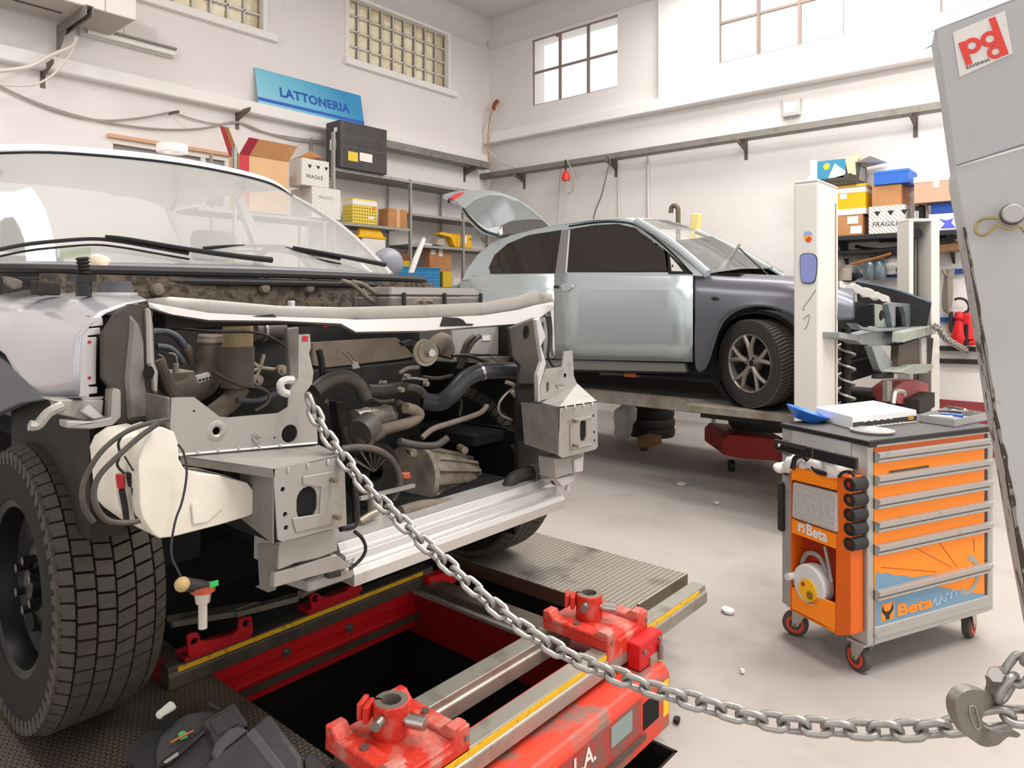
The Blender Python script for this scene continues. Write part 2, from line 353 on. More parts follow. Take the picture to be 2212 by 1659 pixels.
shelf_unit('metal_shelving', 'grey slotted steel shelving standing along the left wall with the black carton on top', 'shelving', xs + [xe], YF, 7.36,
           [(xs[0], xe, zt), (xs[0], xs[1], zm2), (xs[1], xe, zm3), (xs[1], xe, zl3), (xs[0], xs[1], zl2), (xs[0], xe, zlow), (xs[0], xe, .5)], [onY(722, 285, YF).z, zt + .01, zt, zt])['group'] = ''
YN = 6.35
xn = [onY(512, 330, YN).x, onY(705, 450, YN).x]
zwb = onY(674, 470, YN).z
shelf_unit('metal_shelving', 'steel shelving behind the pickup roof carrying the red striped carton', 'shelving', xn, YN + .03, 6.86, [(xn[0] - .35, xn[1] + .12, zwb), (xn[0] - .35, xn[1], 1.1)], [onY(512, 316, YN).z, zwb])
for o in C.objects:
    if o.get('group') == '': del o['group']
def crate(name, label, cat, xl, xc, xr, yt, yb, yf, mat, z0=None, group=None, bev=.004, lid=False, zoff=0):
    xm = onY(xc, (yt + yb) / 2, yf).x; p1 = onY(xr, (yt + yb) / 2, yf).x
    zb = onY(xc, yb, yf).z if z0 is None else z0; zt_ = onY(xc, yt, yf).z
    yb_ = max(onX(xl, (yt + yb) / 2, xm).y, yf + .08); yb_ = min(yb_, WY - .28)
    o = MB().box(xm, p1, yf, yb_, zb, zt_).build(name, mat, sm=0, bevel=bev)
    tag(o, label, cat, group); o['bb'] = (xm, p1, yf, yb_, zb, zt_); return o
def bb(o): return list(o['bb'])
def lab(o, x0, x1, y0, y1, yf, mat, name='label', d=.002):  # label sticker on front face (pixels)
    p, q = onY(x0, y0, yf), onY(x1, y1, yf)
    return MB().box(p.x, q.x, yf - d, yf - .0003, q.z, p.z).build(name, mat, o, sm=0)
c = crate('carton', 'large black glossy carton on top of the grey shelving under the blue sign', 'box', 697, 735, 836, 258, 358, YF - .06, mBlackBox, z0=zt + .001)
lab(c, 752, 773, 326, 350, YF - .06, mYelC); lab(c, 777, 804, 329, 352, YF - .06, mLabel)
x = bb(c); MB().box(x[0] - .002, x[0] - .0003, x[2] + .08, x[2] + .2, x[4] + .22, x[4] + .34).box(x[0] - .002, x[0] - .0003, x[2] + .06, x[2] + .12, x[4] + .42, x[4] + .47).build('label', mLabel, c, sm=0)
tp = MB(); tp.box(x[0], x[1], x[2] - .0015, x[2] - .0002, x[5] - .3, x[5] - .29).box(x[0], x[1], x[2] - .0015, x[2] - .0002, x[5] - .16, x[5] - .155).box(x[0] + .02, x[0] + .03, x[2] - .0015, x[2] - .0002, x[4], x[5]); tp.build('tape', M('black_tape', '#585353', .3), c, sm=0)
# red striped open carton
c = crate('carton', 'open brown carton with red stripe and raised flaps behind the pickup roof', 'box', 494, 517, 623, 333, 470, YN + .02, mCardL, z0=zwb + .001)
x = bb(c); xw = x[1] - x[0]
MB().box(x[0] - .001, x[0] + xw * .19, x[2] - .002, x[2] - .0005, x[4] + .02, x[5]).build('red_stripe', mRedP, c, sm=0)
fl = .13
for nm, pts in (('flap', [(x[0], x[2], x[5]), (x[1], x[2], x[5]), (x[1] + .06, x[2] - .07, x[5] + .16), (x[0] + .06, x[2] - .07, x[5] + .16)]),):
    MB().prism([V(p) for p in pts], (0, .004, .002)).build(nm, mCard, c, sm=0)
    MB().prism([V(pts[0]) + V((0, -.003, 0)), V(pts[0]).lerp(V(pts[1]), .19) + V((0, -.003, 0)), V(pts[3]).lerp(V(pts[2]), .19) + V((0, -.003, 0)), V(pts[3]) + V((0, -.003, 0))], (0, .0015, 0)).build('red_stripe', M('dark_red_print', '#9c2636', .7), c, sm=0)
l = [V((x[0], x[2] + .02, x[5])), V((x[0], x[3] - .02, x[5])), V((x[0] - .1, x[3] - .02, x[5] + .28)), V((x[0] - .1, x[2] + .02, x[5] + .24))]
MB().prism(l, (.004, 0, 0)).build('flap', mCard, c, sm=0)
MB().prism([l[0].lerp(l[1], .5) + V((-.003, 0, 0)), l[1] + V((-.003, 0, 0)), l[2] + V((-.003, 0, 0)), l[3].lerp(l[2], .5) + V((-.003, 0, 0))], (.002, 0, 0)).build('red_stripe', mRedP, c, sm=0)
# white striped cartons
c1 = crate('carton', 'white diagonal striped carton, the lower of the stacked pair', 'box', 628, 674, 736, 402, 470, YN, mStripe, z0=zwb + .001, group='striped cartons')
c2 = crate('carton', 'white striped carton with brown open flap, the upper of the stacked pair', 'box', 624, 652, 711, 340, 402, YN, mStripe, z0=bb(c1)[5] + .001, group='striped cartons')
x = bb(c2); MB().prism([V((x[0], x[3] - .02, x[5])), V((x[1], x[3] - .02, x[5])), V((x[1] - .05, x[2] + .05, x[5] + .05)), V(((x[0] + x[1]) / 2, x[2] + .1, x[5] + .11)), V((x[0] + .1, x[3] - .1, x[5] + .06))], (0, .004, 0)).build('flap', mCard, c2, sm=0)
MB().text('FRAGILE', (x[0] + .05, x[2] - .001, x[5] - .2), (1, 0, 0), (0, 0, 1), .055, .0005).build('print', mBlackP, c2, sm=0)
for k in range(3):
    q = x[0] + .07 + k * .1; MB().prism([V((q, x[2] - .001, x[5] - .06)), V((q + .05, x[2] - .001, x[5] - .06)), V((q + .025, x[2] - .001, x[5] - .1))], (0, .0008, 0)).build('symbol', mBlackP, c2, sm=0)
x = bb(c1); MB().text('FRAGILE', (x[0] + .08, x[2] - .001, x[5] - .12), (1, 0, 0), (0, 0, 1), .05, .0005).build('print', M('faint_print', '#a49c96', .8), c1, sm=0)
c = crate('carton', 'yellow patterned carton with white top band on the middle shelf', 'box', 737, 762, 814, 427, 476, YF + .02, mYelPat, z0=zm2 + .001)
x = bb(c); MB().box(x[0] - .002, x[1] + .002, x[2] - .002, x[3], x[5] - .075, x[5] - .02).build('white_band', mLabel, c, sm=0); lab(c, 795, 808, 467, 474, YF + .02, mLabel)
MB().cyl((x[1] - .05, x[2] - .003, x[5] - .1), (x[1] - .05, x[2], x[5] - .1), .03, n=14).build('orange_sticker', M('orange_sticker', '#f0901e', .6), c)
c = crate('carton', 'small plain brown carton beside the yellow patterned one', 'box', 815, 839, 880, 449, 484, YF + .02, mCard, z0=zm2 + .001)
x = bb(c); MB().box((x[0] + x[1]) / 2 - .02, (x[0] + x[1]) / 2 + .03, x[2] - .0015, x[2] - .0002, x[4], x[5]).build('tape', mCardL, c, sm=0)
# yellow tool lid on white box
c = crate('storage_box', 'white plastic storage box under the yellow lid on the shelving', 'box', 770, 783, 833, 514, 551, YF + .03, mWhiteBox, z0=zl2 + .001)
x = bb(c); z = x[5] + .002; yl = MB()
yl.hexa([V((x[0] - .05, x[2], z)), V((x[1], x[2], z)), V((x[1], x[3], z)), V((x[0] - .05, x[3], z)), V((x[0] + .0, x[2] + .04, z + .13)), V((x[1] - .05, x[2] + .04, z + .13)), V((x[1] - .05, x[3] - .04, z + .13)), V((x[0] + .0, x[3] - .04, z + .13))])
yl.box(x[0] - .07, x[1] + .01, x[2] - .01, x[3], z, z + .03)
tag(yl.build('plastic_tub', mYel, sm=0, bevel=.008), 'yellow plastic tub turned upside down on the white storage box', 'tub')
c = crate('carton', 'brown carton with white tape strips above the blue crate', 'box', 904, 928, 976, 539, 600, YF + .1, mCard, z0=zlow + .001)
lab(c, 931, 940, 539, 550, YF + .1, mLabel, 'tape'); lab(c, 948, 956, 537, 554, YF + .1, mLabel, 'tape')
# yellow tool case
c = crate('tool_case', 'yellow tool case with white label on the lower right shelf', 'case', 985, 990, 1020, 505, 533, YF + .06, mYel, z0=zl3 + .001, bev=.015)
lab(c, 994, 1008, 509, 526, YF + .06, mLabel); x = bb(c)
MB().prism([V((x[0], x[2] + .02, x[5] - .01)), V((x[0] - .3, x[2] + .02, x[5] + .005)), V((x[0] - .34, x[2] + .02, x[5] - .03)), V((x[0] - .12, x[2] + .02, x[5] - .06)), V((x[0] - .06, x[2] + .02, x[4] + .03)), V((x[0], x[2] + .02, x[4]))], (0, .12, 0)).build('case_arm', mYel, c, sm=0, bevel=.008)
MB().cyl((x[1] - .04, x[2] - .002, x[5] - .06), (x[1] - .04, x[2] + .01, x[5] - .06), .02, n=12).build('latch', M('dark_yellow', '#8f6a10', .5), c)
tag(MB().prism([onY(942, 528, YF + .1), onY(960, 531, YF + .1), onY(960, 519, YF + .1), onY(950, 514, YF + .1)], (0, .16, 0)).build('crumpled_paper', M('brown_paper', '#b3a698', .9), sm=0), 'crumpled grey paper left of the yellow tool case', 'paper')
tag(MB().box(*[onY(922, 515, YF).x, onY(942, 515, YF).x, YF + .08, YF + .3, zl3 + .001, zl3 + .03]).build('notepad', M('white_paper', '#e4ded8', .8), sm=0), 'low white notepad on the lower shelf left of the crumpled paper', 'notepad')
bk = [('binder', 'dark green binder lying on the upper right shelf', '#4d5a52', .03), ('binder', 'grey binder under the dark green binder', '#6b6763', .0)]
xq = onY(945, 495, YF).x
tag(MB().box(xq, xq + .5, YF + .15, YF + .4, zl3 + .2, zl3 + .205).build('spare_shelf', mGalvD, sm=0), 'short grey inset shelf plate below the middle right shelf', 'shelf') if 0 else None
# blue perforated crate
yc = YF - .35
c = thing('parts_crate', 'blue perforated plastic crate standing in front of the shelving', 'crate', onY(905, 613, yc) - V((0, 0, .02)))
b0, b1 = onY(861, 613, yc), onY(950, 613, yc); zt_ = onY(905, 580, yc).z; zb = b0.z - .03
hol = []
for i in range(14):
    for j in range(5): hol.append(rcirc((b0.x + (b1.x - b0.x) * (i + .7) / 14.4, yc, zb + (zt_ - zb) * (j + .7) / 5.4), (1, 0, 0), (0, 0, 1), .0085, .0085, 6))
mBlue = M('blue_plastic', '#3f9fdc', .45)
MB().prism([V((b0.x, yc, zb)), V((b1.x, yc, zb)), V((b1.x, yc, zt_)), V((b0.x, yc, zt_))], (0, .012, 0), hol).build('front_panel', mBlue, c, sm=0)
MB().box(b0.x, b1.x, yc + .012, yc + .3, zb, zb + .01).box(b0.x, b0.x + .01, yc + .012, yc + .3, zb, zt_).box(b1.x - .01, b1.x, yc + .012, yc + .3, zb, zt_).box(b0.x, b1.x, yc + .29, yc + .3, zb, zt_).build('crate_body', M('dark_blue_plastic', '#2a6ea8', .5), c, sm=0)
MB().box(b0.x - .01, b1.x + .01, yc - .012, yc + .31, zt_, zt_ + .018).build('rim', mBlue, c, sm=0, bevel=.004)
zb_blue = zb
c = crate('carton', 'small bright yellow carton right of the blue crate', 'box', 954, 957, 977, 586, 618, yc + .02, mYelC, z0=zb)
tb = thing('side_table', 'grey steel table hidden under the blue crate by the shelving', 'table', ((b0.x + b1.x) / 2, yc + .2, 0))
MB().box(b0.x - .3, b1.x + .5, yc - .05, YF - .01, zb - .03, zb - .001).build('table_top', mGalvD, tb, sm=0)
for xx in (b0.x - .27, b1.x + .47):
    for yy in (yc - .02, YF - .04): MB().box(xx - .02, xx + .02, yy - .02, yy + .02, 0, zb - .03).build('leg', mGalvD, tb, sm=0)
tag(MB().prism([onY(978, 612, yc), onY(995, 606, yc), onY(993, 600, yc), onY(980, 603, yc)], (0, .15, 0)).build('paper_sheet', M('white_paper', '#e4ded8', .8), sm=0), 'loose white paper sheet beside the small yellow carton', 'paper')
for i, (xa, ya, xb, yb, col, lb_) in enumerate(((853, 575, 886, 563, '#e6bb22', 'yellow folded sack lying left of the brown taped carton'), (860, 562, 886, 549, '#8a5a34', 'brown leather tool pouch above the yellow sack'))):
    p, q = onY(xa, ya, YF - .3), onY(xb, yb, YF - .3)
    tag(MB().prism([p, V((q.x, q.y, p.z)), q, p.lerp(q, .6) + V((0, 0, .03)), V((p.x + .03, p.y, q.z - .02))], (0, .2, 0)).build(['folded_sack', 'tool_pouch'][i], M('sack_%d' % i, col, .8), sm=0, bevel=.006), lb_, ['sack', 'pouch'][i])
# LATTONERIA sign leaning on the ledge
A, B_, D_, E_ = onY(558, 221.5, WY - .1), onY(786.7, 266, WY - .1), onY(779.7, 210, WY - .02), onY(548.7, 144, WY - .02)
sz = lb + .136; sx0, sx1 = A.x, B_.x; sh = E_.z - A.z
A = V((sx0, WY - .11, sz)); B_ = V((sx1, WY - .11, sz)); uy = V((0, .085, sh)); ux = B_ - A; n = V((0, -1, .1)).normalized()
g = thing('wall_sign', 'blue LATTONERIA sign leaning on the wall ledge', 'sign', (A + B_) / 2)
m = M('sign_blue', '#55b4e0', .35); nt = m.node_tree; tc = nt.nodes.new('ShaderNodeTexCoord'); sx = nt.nodes.new('ShaderNodeSeparateXYZ'); cr = nt.nodes.new('ShaderNodeValToRGB')
nt.links.new(tc.outputs['Generated'], sx.inputs[0]); ad = nt.nodes.new('ShaderNodeMath'); ad.operation = 'MULTIPLY_ADD'; ad.inputs[1].default_value = .25
nt.links.new(sx.outputs[2], ad.inputs[0]); nt.links.new(sx.outputs[0], ad.inputs[2]); nt.links.new(ad.outputs[0], cr.inputs[0])
cr.color_ramp.elements[0].color = (*srgb('#93cfe0'), 1); cr.color_ramp.elements[1].color = (*srgb('#3a92c4'), 1); e = cr.color_ramp.elements.new(.55); e.color = (*srgb('#6dbbd8'), 1)
nt.links.new(cr.outputs[0], nt.nodes['Principled BSDF'].inputs['Base Color'])
MB().prism([A, B_, B_ + uy, A + uy], (0, .012, 0)).build('panel', m, g, sm=0)
o1 = n * .002
MB().prism([A + uy * .08 + o1, B_ + uy * .08 + o1, B_ + uy * .17 + o1, A + uy * .17 + o1], (0, .001, 0)).build('stripe', M('sign_dark_blue', '#2b5fc0', .4), g, sm=0)
tx = MB().text('LATTONERIA', (0, 0, 0), (1, 0, 0), (0, 0, 1), 1, .001, bold=.03, spacing=1.06)
wd = max(p.x for p in tx.v); L = ux.length * .67; k = L / wd
tx.v = [A + ux * .19 + uy * .34 + o1 * 1.2 + ux.normalized() * p.x * k + uy.normalized() * p.z * k + V((0, p.y, 0)) for p in tx.v]
tx.build('lettering', M('sign_letters', '#2458b4', .4), g, sm=0)
# duct unit
yd = 6.72; q = onY(295, 44, yd); zd = q.z; xr_ = q.x; qb = onX(248, 66, xr_)
g = thing('air_unit', 'long white air handling unit high on the left wall', 'air conditioner', (xr_ - 1.5, 7.0, zd))
MB().box(xr_ - 3.2, xr_, yd, WY - .12, zd, zd + .42).build('casing', M('unit_white', '#e6dfda', .5), g, sm=0, bevel=.006)
MB().box(xr_ - 3.2, xr_ - .02, yd + .02, WY - .14, zd - .003, zd + .001).build('base_panel', M('unit_base', '#b5aca4', .6), g, sm=0)
MB().box(xr_ - .262, xr_ - .258, yd - .003, yd, zd, zd + .42).build('panel_seam', mGalvD, g, sm=0)
MB().box(xr_ - 3.2, xr_ - .5, yd + .3, yd + .315, zd - .012, zd - .003).build('base_rib', M('dark_rib', '#4b4541', .6), g, sm=0)
MB().cyl((xr_ - .13, yd - .004, zd + .2), (xr_ - .13, yd, zd + .2), .035, n=20).build('badge', M('badge_blue', '#3aa7ee', .4), g)
p0 = onZ(235, 30, zd - .05)
g = thing('support_channel', 'grey steel channel carrying the white air unit', 'bracket', (xr_ - .33, 7.0, zd - .1))
bx = xr_ - .4
MB().box(bx - .03, bx + .03, yd - .05, WY, zd - .012, zd - .004).box(bx - .03, bx - .022, yd - .05, WY, zd - .09, zd - .012).box(bx + .022, bx + .03, yd - .05, WY, zd - .09, zd - .012).build('channel', mGalvD, g, sm=0)
MB().prism([V((bx - .03, WY, zd - .1)), V((bx - .03, WY, zd - .3)), V((bx - .03, WY - .25, zd - .1))], (.008, 0, 0)).build('gusset', mGalvD, g, sm=0)
# tube lamp fitting on the wall
p, q = onY(177, 73, WY - .1), onY(384, 122, WY - .1); zc = (p.z + q.z) / 2
g = thing('wall_lamp', 'white fluorescent batten lamp fixed to the left wall below the air unit', 'lamp', ((p.x + q.x) / 2, WY - .05, zc))
MB().box(p.x, q.x, WY - .06, WY, zc, zc + .09).build('housing', M('lamp_white', '#dcd8d3', .4), g, sm=0, bevel=.006)
MB().box(p.x, q.x, WY - .085, WY - .06, zc + .08, zc + .1).build('housing_lip', mGalvD, g, sm=0)
MB().cyl((p.x + .05, WY - .09, zc + .03), (q.x - .03, WY - .09, zc + .03), .022, n=12).build('tube', M('lamp_tube', '#f4f1ea', .3), g)
p, q = onY(268, 55, WY), onY(338, 91, WY)
tag(MB().box(p.x, q.x, WY - .012, WY, (p.z + q.z) / 2 - .08, (p.z + q.z) / 2 + .09).build('blanking_plate', M('plate_white', '#dbd5d0', .6), sm=0), 'thin white blanking plate on the wall above the batten lamp', 'plate')
# cable trays
p, q = onY(705, 292, WY - .1), onY(1003, 366, WY - .1); zc = (p.z + q.z) / 2
def channel(x0, x1, y0, y1, z0, z1, ax):
    b = MB()
    if ax == 'x': b.box(x0, x1, y0, y0 + .003, z0, z1).box(x0, x1, y0, y1, z0, z0 + .003).box(x0, x1, y1 - .003, y1, z0, z1)
    else: b.box(x0, x0 + .003, y0, y1, z0, z1).box(x0, x1, y0, y1, z0, z0 + .003).box(x1 - .003, x1, y0, y1, z0, z1)
    return b
tag(channel(p.x, WX - .28, WY - .26, WY - .1, zc + .0, zc + .1, 'x').build('cable_tray', mGalvD, sm=0), 'grey steel cable tray running along the left wall', 'cable tray')
t0, t1 = onX(1150, 357, WX - .2), onX(2037, 221, WX - .2); b0_, b1_ = onX(1139, 371, WX - .2), onX(2040, 235.6, WX - .2)
zt0 = (t0.z + t1.z) / 2; zb0 = (b0_.z + b1_.z) / 2
tag(channel(WX - .22, WX - .08, -2, WY - .0, zb0, zt0, 'y').build('cable_tray', mGalvD, sm=0), 'grey steel cable tray running along the right wall', 'cable tray')
def brk(x, y, z, dx, dy, group, label):  # L bracket, arm direction (dx,dy)
    b = MB(); w_ = .02; sx, sy = -dy, dx
    A = V((x, y, z)); d = V((dx, dy, 0)); s_ = V((sx, sy, 0)) * w_
    b.prism([A - s_, A - s_ + V((0, 0, .24)), A + s_ + V((0, 0, .24)), A + s_], d * .008)
    b.prism([A - s_ * .4 + V((0, 0, .2)), A - s_ * .4 + V((0, 0, .09)), A - s_ * .4 + d * .28 + V((0, 0, .17)), A - s_ * .4 + d * .28 + V((0, 0, .2))], s_ * .8)
    return tag(b.build('wall_bracket', M('bracket_brown', '#6a5a50', .6), sm=0), label, 'bracket', group)
for px, lb_ in ((92, 'dark tray bracket on the left wall nearest the air unit'), (512, 'dark tray bracket on the left wall above the striped carton'), (1003, 'dark tray bracket on the left wall closest to the room corner')):
    x = onY(px, 280, WY).x; brk(x, WY, zc - .2 if px > 600 else onY(px, 190 if px < 200 else 280, WY).z, 0, -1, 'tray brackets', lb_)
for px, lb_ in ((1133, 'tray bracket on the right wall closest to the corner'), (1331, 'tray bracket on the right wall below the first steel window'), (1612, 'tray bracket on the right wall below the grey junction box'), (1978, 'tray bracket on the right wall above the patterned carton')):
    y = onX(px, 300, WX).y; brk(WX, y, zb0 - .2, -1, 0, 'tray brackets', lb_)
# cables on the left wall
mCab = M('grey_cable', '#a89c94', .6); mCabW = M('white_cable', '#d6cdc6', .6)
def wcable(name, label, pts, r=.008, mat=mCab, pl='y', c=None, sag=0):
    P = [onY(x, y, WY - .03 if c is None else c) if pl == 'y' else onX(x, y, WX - .03 if c is None else c) for x, y in pts]
    return tag(MB().tube(P, r, 6).build(name, mat), label, 'cable')
wcable('wall_cable', 'long grey cable sagging along the left wall under the ledge', [(-30, 170), (60, 215), (140, 245), (220, 260), (300, 255), (365, 243)], .01)
wcable('wall_cable', 'second grey cable drooping lower along the left wall to the bracket', [(-30, 172), (80, 222), (200, 258), (330, 278), (430, 278), (512, 265), (570, 285), (640, 303), (700, 310)], .01)
wcable('wall_cable', 'thin pale cable between the clip and the second bracket', [(375, 243), (420, 258), (470, 268), (512, 263), (560, 283), (640, 298), (700, 305)], .007)
wcable('wall_cable', 'white hose curving from the air unit down to the ledge', [(165, 80), (155, 100), (110, 120), (60, 145), (-20, 155)], .02, mCabW, c=7.1)
wcable('wall_cable', 'thin cable looping beside the first bracket', [(165, 85), (150, 120), (110, 165), (60, 185), (-20, 180)], .01, mCabW, c=7.1)
tag(MB().bar(onY(366, 245, WY), onY(386, 241, WY - .18), .02, .025).build('cable_clip', M('bracket_brown', '#6a5a50', .6), sm=0), 'small dark cable clip on the left wall', 'clip')
# corner cables
wcable('wall_cable', 'tan cable bundle hanging in the room corner', [(1066, 232), (1056, 270), (1055, 330), (1066, 370), (1065, 405)], .014, M('tan_cable', '#b59e88', .7), 'x', WX - .17)
wcable('wall_cable', 'white cable looping beside the tan bundle in the corner', [(1064, 235), (1044, 280), (1040, 310), (1060, 330), (1085, 350), (1120, 365)], .012, mCabW, 'x', WX - .16)
tag(MB().tube([onX(1074, 218, WX - .02), onX(1068, 226, WX - .1), onX(1066, 236, WX - .17)], .03, 8).build('rusty_pipe_stub', M('rust_red', '#9a4a38', .9), sm=35), 'red rusty pipe stub above the corner cables', 'pipe')
# ---------------- pickup truck on the bench ----------------
S_ = 2212 / 700
cA = lambda *p: [(x / S_, 500 + y / S_) for x, y in p]; cB = lambda *p: [(600 + x / S_, 550 + y / S_) for x, y in p]
cC = lambda *p: [(x / S_, 900 + y / S_) for x, y in p]; cD = lambda *p: [(600 + x / S_, 900 + y / S_) for x, y in p]
TC = 1.62; YC = 1.545
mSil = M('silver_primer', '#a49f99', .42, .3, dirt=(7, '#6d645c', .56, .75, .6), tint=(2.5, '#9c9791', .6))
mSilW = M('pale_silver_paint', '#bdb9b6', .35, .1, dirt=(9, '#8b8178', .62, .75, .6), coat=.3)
mSilD = M('grimy_grey_panel', '#7b756f', .6, .1, dirt=(5, '#3d3630', .45, .65, .7))
mPaint = M('truck_paint', '#bdbcc1', .28, .35, coat=.6)
mFlare = M('flare_grey', '#5f6066', .55)
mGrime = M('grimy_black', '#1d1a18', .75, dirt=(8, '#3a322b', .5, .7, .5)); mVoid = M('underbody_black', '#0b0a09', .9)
mRub = M('hose_rubber', '#46413c', .5, dirt=(9, '#6d6258', .5, .75, .6)); mRubB = M('blue_grey_hose', '#474a52', .5); mBrown = M('dusty_brown', '#74685c', .75, dirt=(8, '#4a4037', .45, .7, .6))
mCast = M('cast_aluminium', '#9c9082', .6, .3, dirt=(10, '#655a4e', .45, .65, .7), bump=(60, .2, .005)); mSteelB = M('bright_steel', '#b9b5b0', .3, .9)
mTank = M('tank_plastic', '#e4ded2', .45, tint=(4, '#d3c8b4', .7), dirt=(6, '#a08f78', .64, .8, .4)); mBlk = M('black_plastic', '#1b1a1b', .45); mBlkD = M('dull_black_plastic', '#2a2828', .6)
mRedC = M('red_connector', '#b3202a', .4); mTyre = M('tyre_rubber', '#443f3a', .8, dirt=(18, '#524b44', .45, .7, .6)); mTyreD = M('tyre_groove', '#151312', .9)
mRim = M('black_rim', '#1c1b1d', .4, .5)
T = thing('pickup_truck', 'stripped silver pickup with exposed engine bay standing on the red bench', 'truck', (TC, 2.4, 0))
def pr(name, pts, Y, d, mat, par=T, holes=(), bevel=.003, sm=0): return MB().prism(PY(Y, *pts), (0, d, 0), holes).build(name, mat, par, sm=sm, bevel=bevel)
def circ(pt, Y, rpx, n=20, sy=1):  # pixel circle in plane Y (true circle in 3D)
    c = onY(*pt, Y); t = (c - EYE).dot(FW); r = rpx / S_ / FPX * t; return c, r, rcirc(c, (1, 0, 0), (0, 0, 1), r, r * sy, n)
def tubeY(name, pts, Y, rpx, mat, par=T, n=10, hose=False, **k):
    P = []
    for i, p in enumerate(pts): P.append(onY(p[0], p[1], Y[i] if isinstance(Y, (list, tuple)) else Y))
    t = (P[0] - EYE).dot(FW); r = rpx / S_ / FPX * t
    b = MB().hose(P, r, max(.006, r * .5), n) if hose else MB().tube(P, r, n)
    return b.build(name, mat, par, **k)
# --- fender
fr = [onY(316, 649, 1.9), onX(275, 658, .74), onX(228, 676, .68), onX(195, 700, .64), onX(176, 725, .622), onX(171, 770, .615), onX(171, 815, .615), onX(171, 859, .618)]
mid = [V((.86, 2.2, 1.515)), V((.76, 2.2, 1.512)), V((.685, 2.2, 1.49)), V((.635, 2.2, 1.44)), V((.612, 2.2, 1.38)), V((.603, 2.2, 1.33)), V((.602, 2.2, 1.285)), V((.602, 2.2, 1.25))]
m2 = [V((.9, 2.6, 1.525)), V((.78, 2.6, 1.52)), V((.69, 2.6, 1.5)), V((.635, 2.6, 1.46)), V((.61, 2.6, 1.42)), V((.602, 2.6, 1.39)), V((.60, 2.6, 1.36)), V((.60, 2.6, 1.335))]
bk = [V((.93, 3.3, 1.56)), V((.8, 3.3, 1.55)), V((.7, 3.3, 1.52)), V((.64, 3.3, 1.45)), V((.61, 3.3, 1.35)), V((.60, 3.3, 1.2)), V((.60, 3.3, 1.0)), V((.60, 3.3, .75))]
rows = []
for a, b_, c_, d_ in zip(fr, mid, m2, bk): rows.append(smooth([a, b_, c_, d_], 5))
MB().grid(rows).build('fender', mPaint, T, sm=60, solid=.004)
fl = [(171, 860), (120, 857), (85, 854), (55, 822), (20, 788), (-40, 745), (-60, 760), (-60, 920), (0, 890), (45, 871), (100, 863)]
MB().prism([onX(x, y, .598) for x, y in fl], (.03, 0, 0)).build('wheel_arch_flare', mFlare, T, sm=0, bevel=.006)
fg = cA((640, 590), (700, 585), (705, 640), (605, 652), (605, 662), (685, 655), (687, 700), (600, 712), (600, 722), (662, 720), (657, 1042), (605, 1050), (605, 1060), (668, 1058), (666, 1105), (610, 1112), (610, 1132), (715, 1125), (700, 1148), (560, 1148), (538, 1130), (540, 720), (575, 640))
pr('headlamp_flange', fg, 1.892, .008, mSilW, bevel=.002)
for q in ((612, 755), (612, 1000)): c, r, l = circ(cA(q)[0], 1.89, 11); MB().prism(l, (0, .003, 0)).build('clip', mRedC, T, sm=0)
pr('headlamp_bracket', cA((345, 1150), (710, 1148), (700, 1285), (560, 1290), (425, 1255), (420, 1180)), 1.88, .08, mSil)
pr('headlamp_bracket', cA((550, 1230), (610, 1180), (715, 1270), (640, 1285)), 1.86, .02, mSilW)
MB().tube(PY(1.86, *cA((200, 1325), (260, 1320), (330, 1240), (430, 1190))), .012, 8).build('bracket_arm', mSil, T)
pr('bracket_arm', cA((450, 1295), (640, 1300), (760, 1270), (770, 1080), (800, 1070), (828, 1090), (828, 1270), (780, 1320), (620, 1350), (455, 1345)), 1.84, .05, mSil)
# --- left inner wing panel with relief
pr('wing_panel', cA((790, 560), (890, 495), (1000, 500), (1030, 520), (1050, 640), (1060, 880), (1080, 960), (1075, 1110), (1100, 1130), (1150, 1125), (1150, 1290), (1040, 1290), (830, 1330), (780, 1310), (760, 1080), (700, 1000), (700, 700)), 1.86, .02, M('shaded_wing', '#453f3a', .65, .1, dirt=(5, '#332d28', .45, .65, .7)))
pr('wing_rib', cA((1000, 520), (1030, 520), (1050, 640), (1060, 900), (1085, 960), (1080, 1110), (1050, 1100), (1040, 960), (1010, 900), (1005, 640)), 1.845, .02, mSil, bevel=.006)
pr('wing_rib', cA((890, 560), (960, 640), (990, 760), (1000, 1050), (1040, 1280), (880, 1300), (860, 1000), (890, 700)), 1.85, .02, mSilD, bevel=.008)
c, r, l = circ(cA((1017, 965))[0], 1.84, 36, 16, 1.25); MB().prism(l, (0, .003, 0)).build('hole_plug', mVoid, T, sm=0)
c, r, l = circ(cA((1085, 1210))[0], 1.835, 26); MB().prism(l, (0, .01, 0)).build('bolt', mSteelB, T, sm=0, bevel=.003)
MB().box(.665, .8, 1.94, 2.6, .95, 1.40).build('wing_cavity', mVoid, T, sm=0)
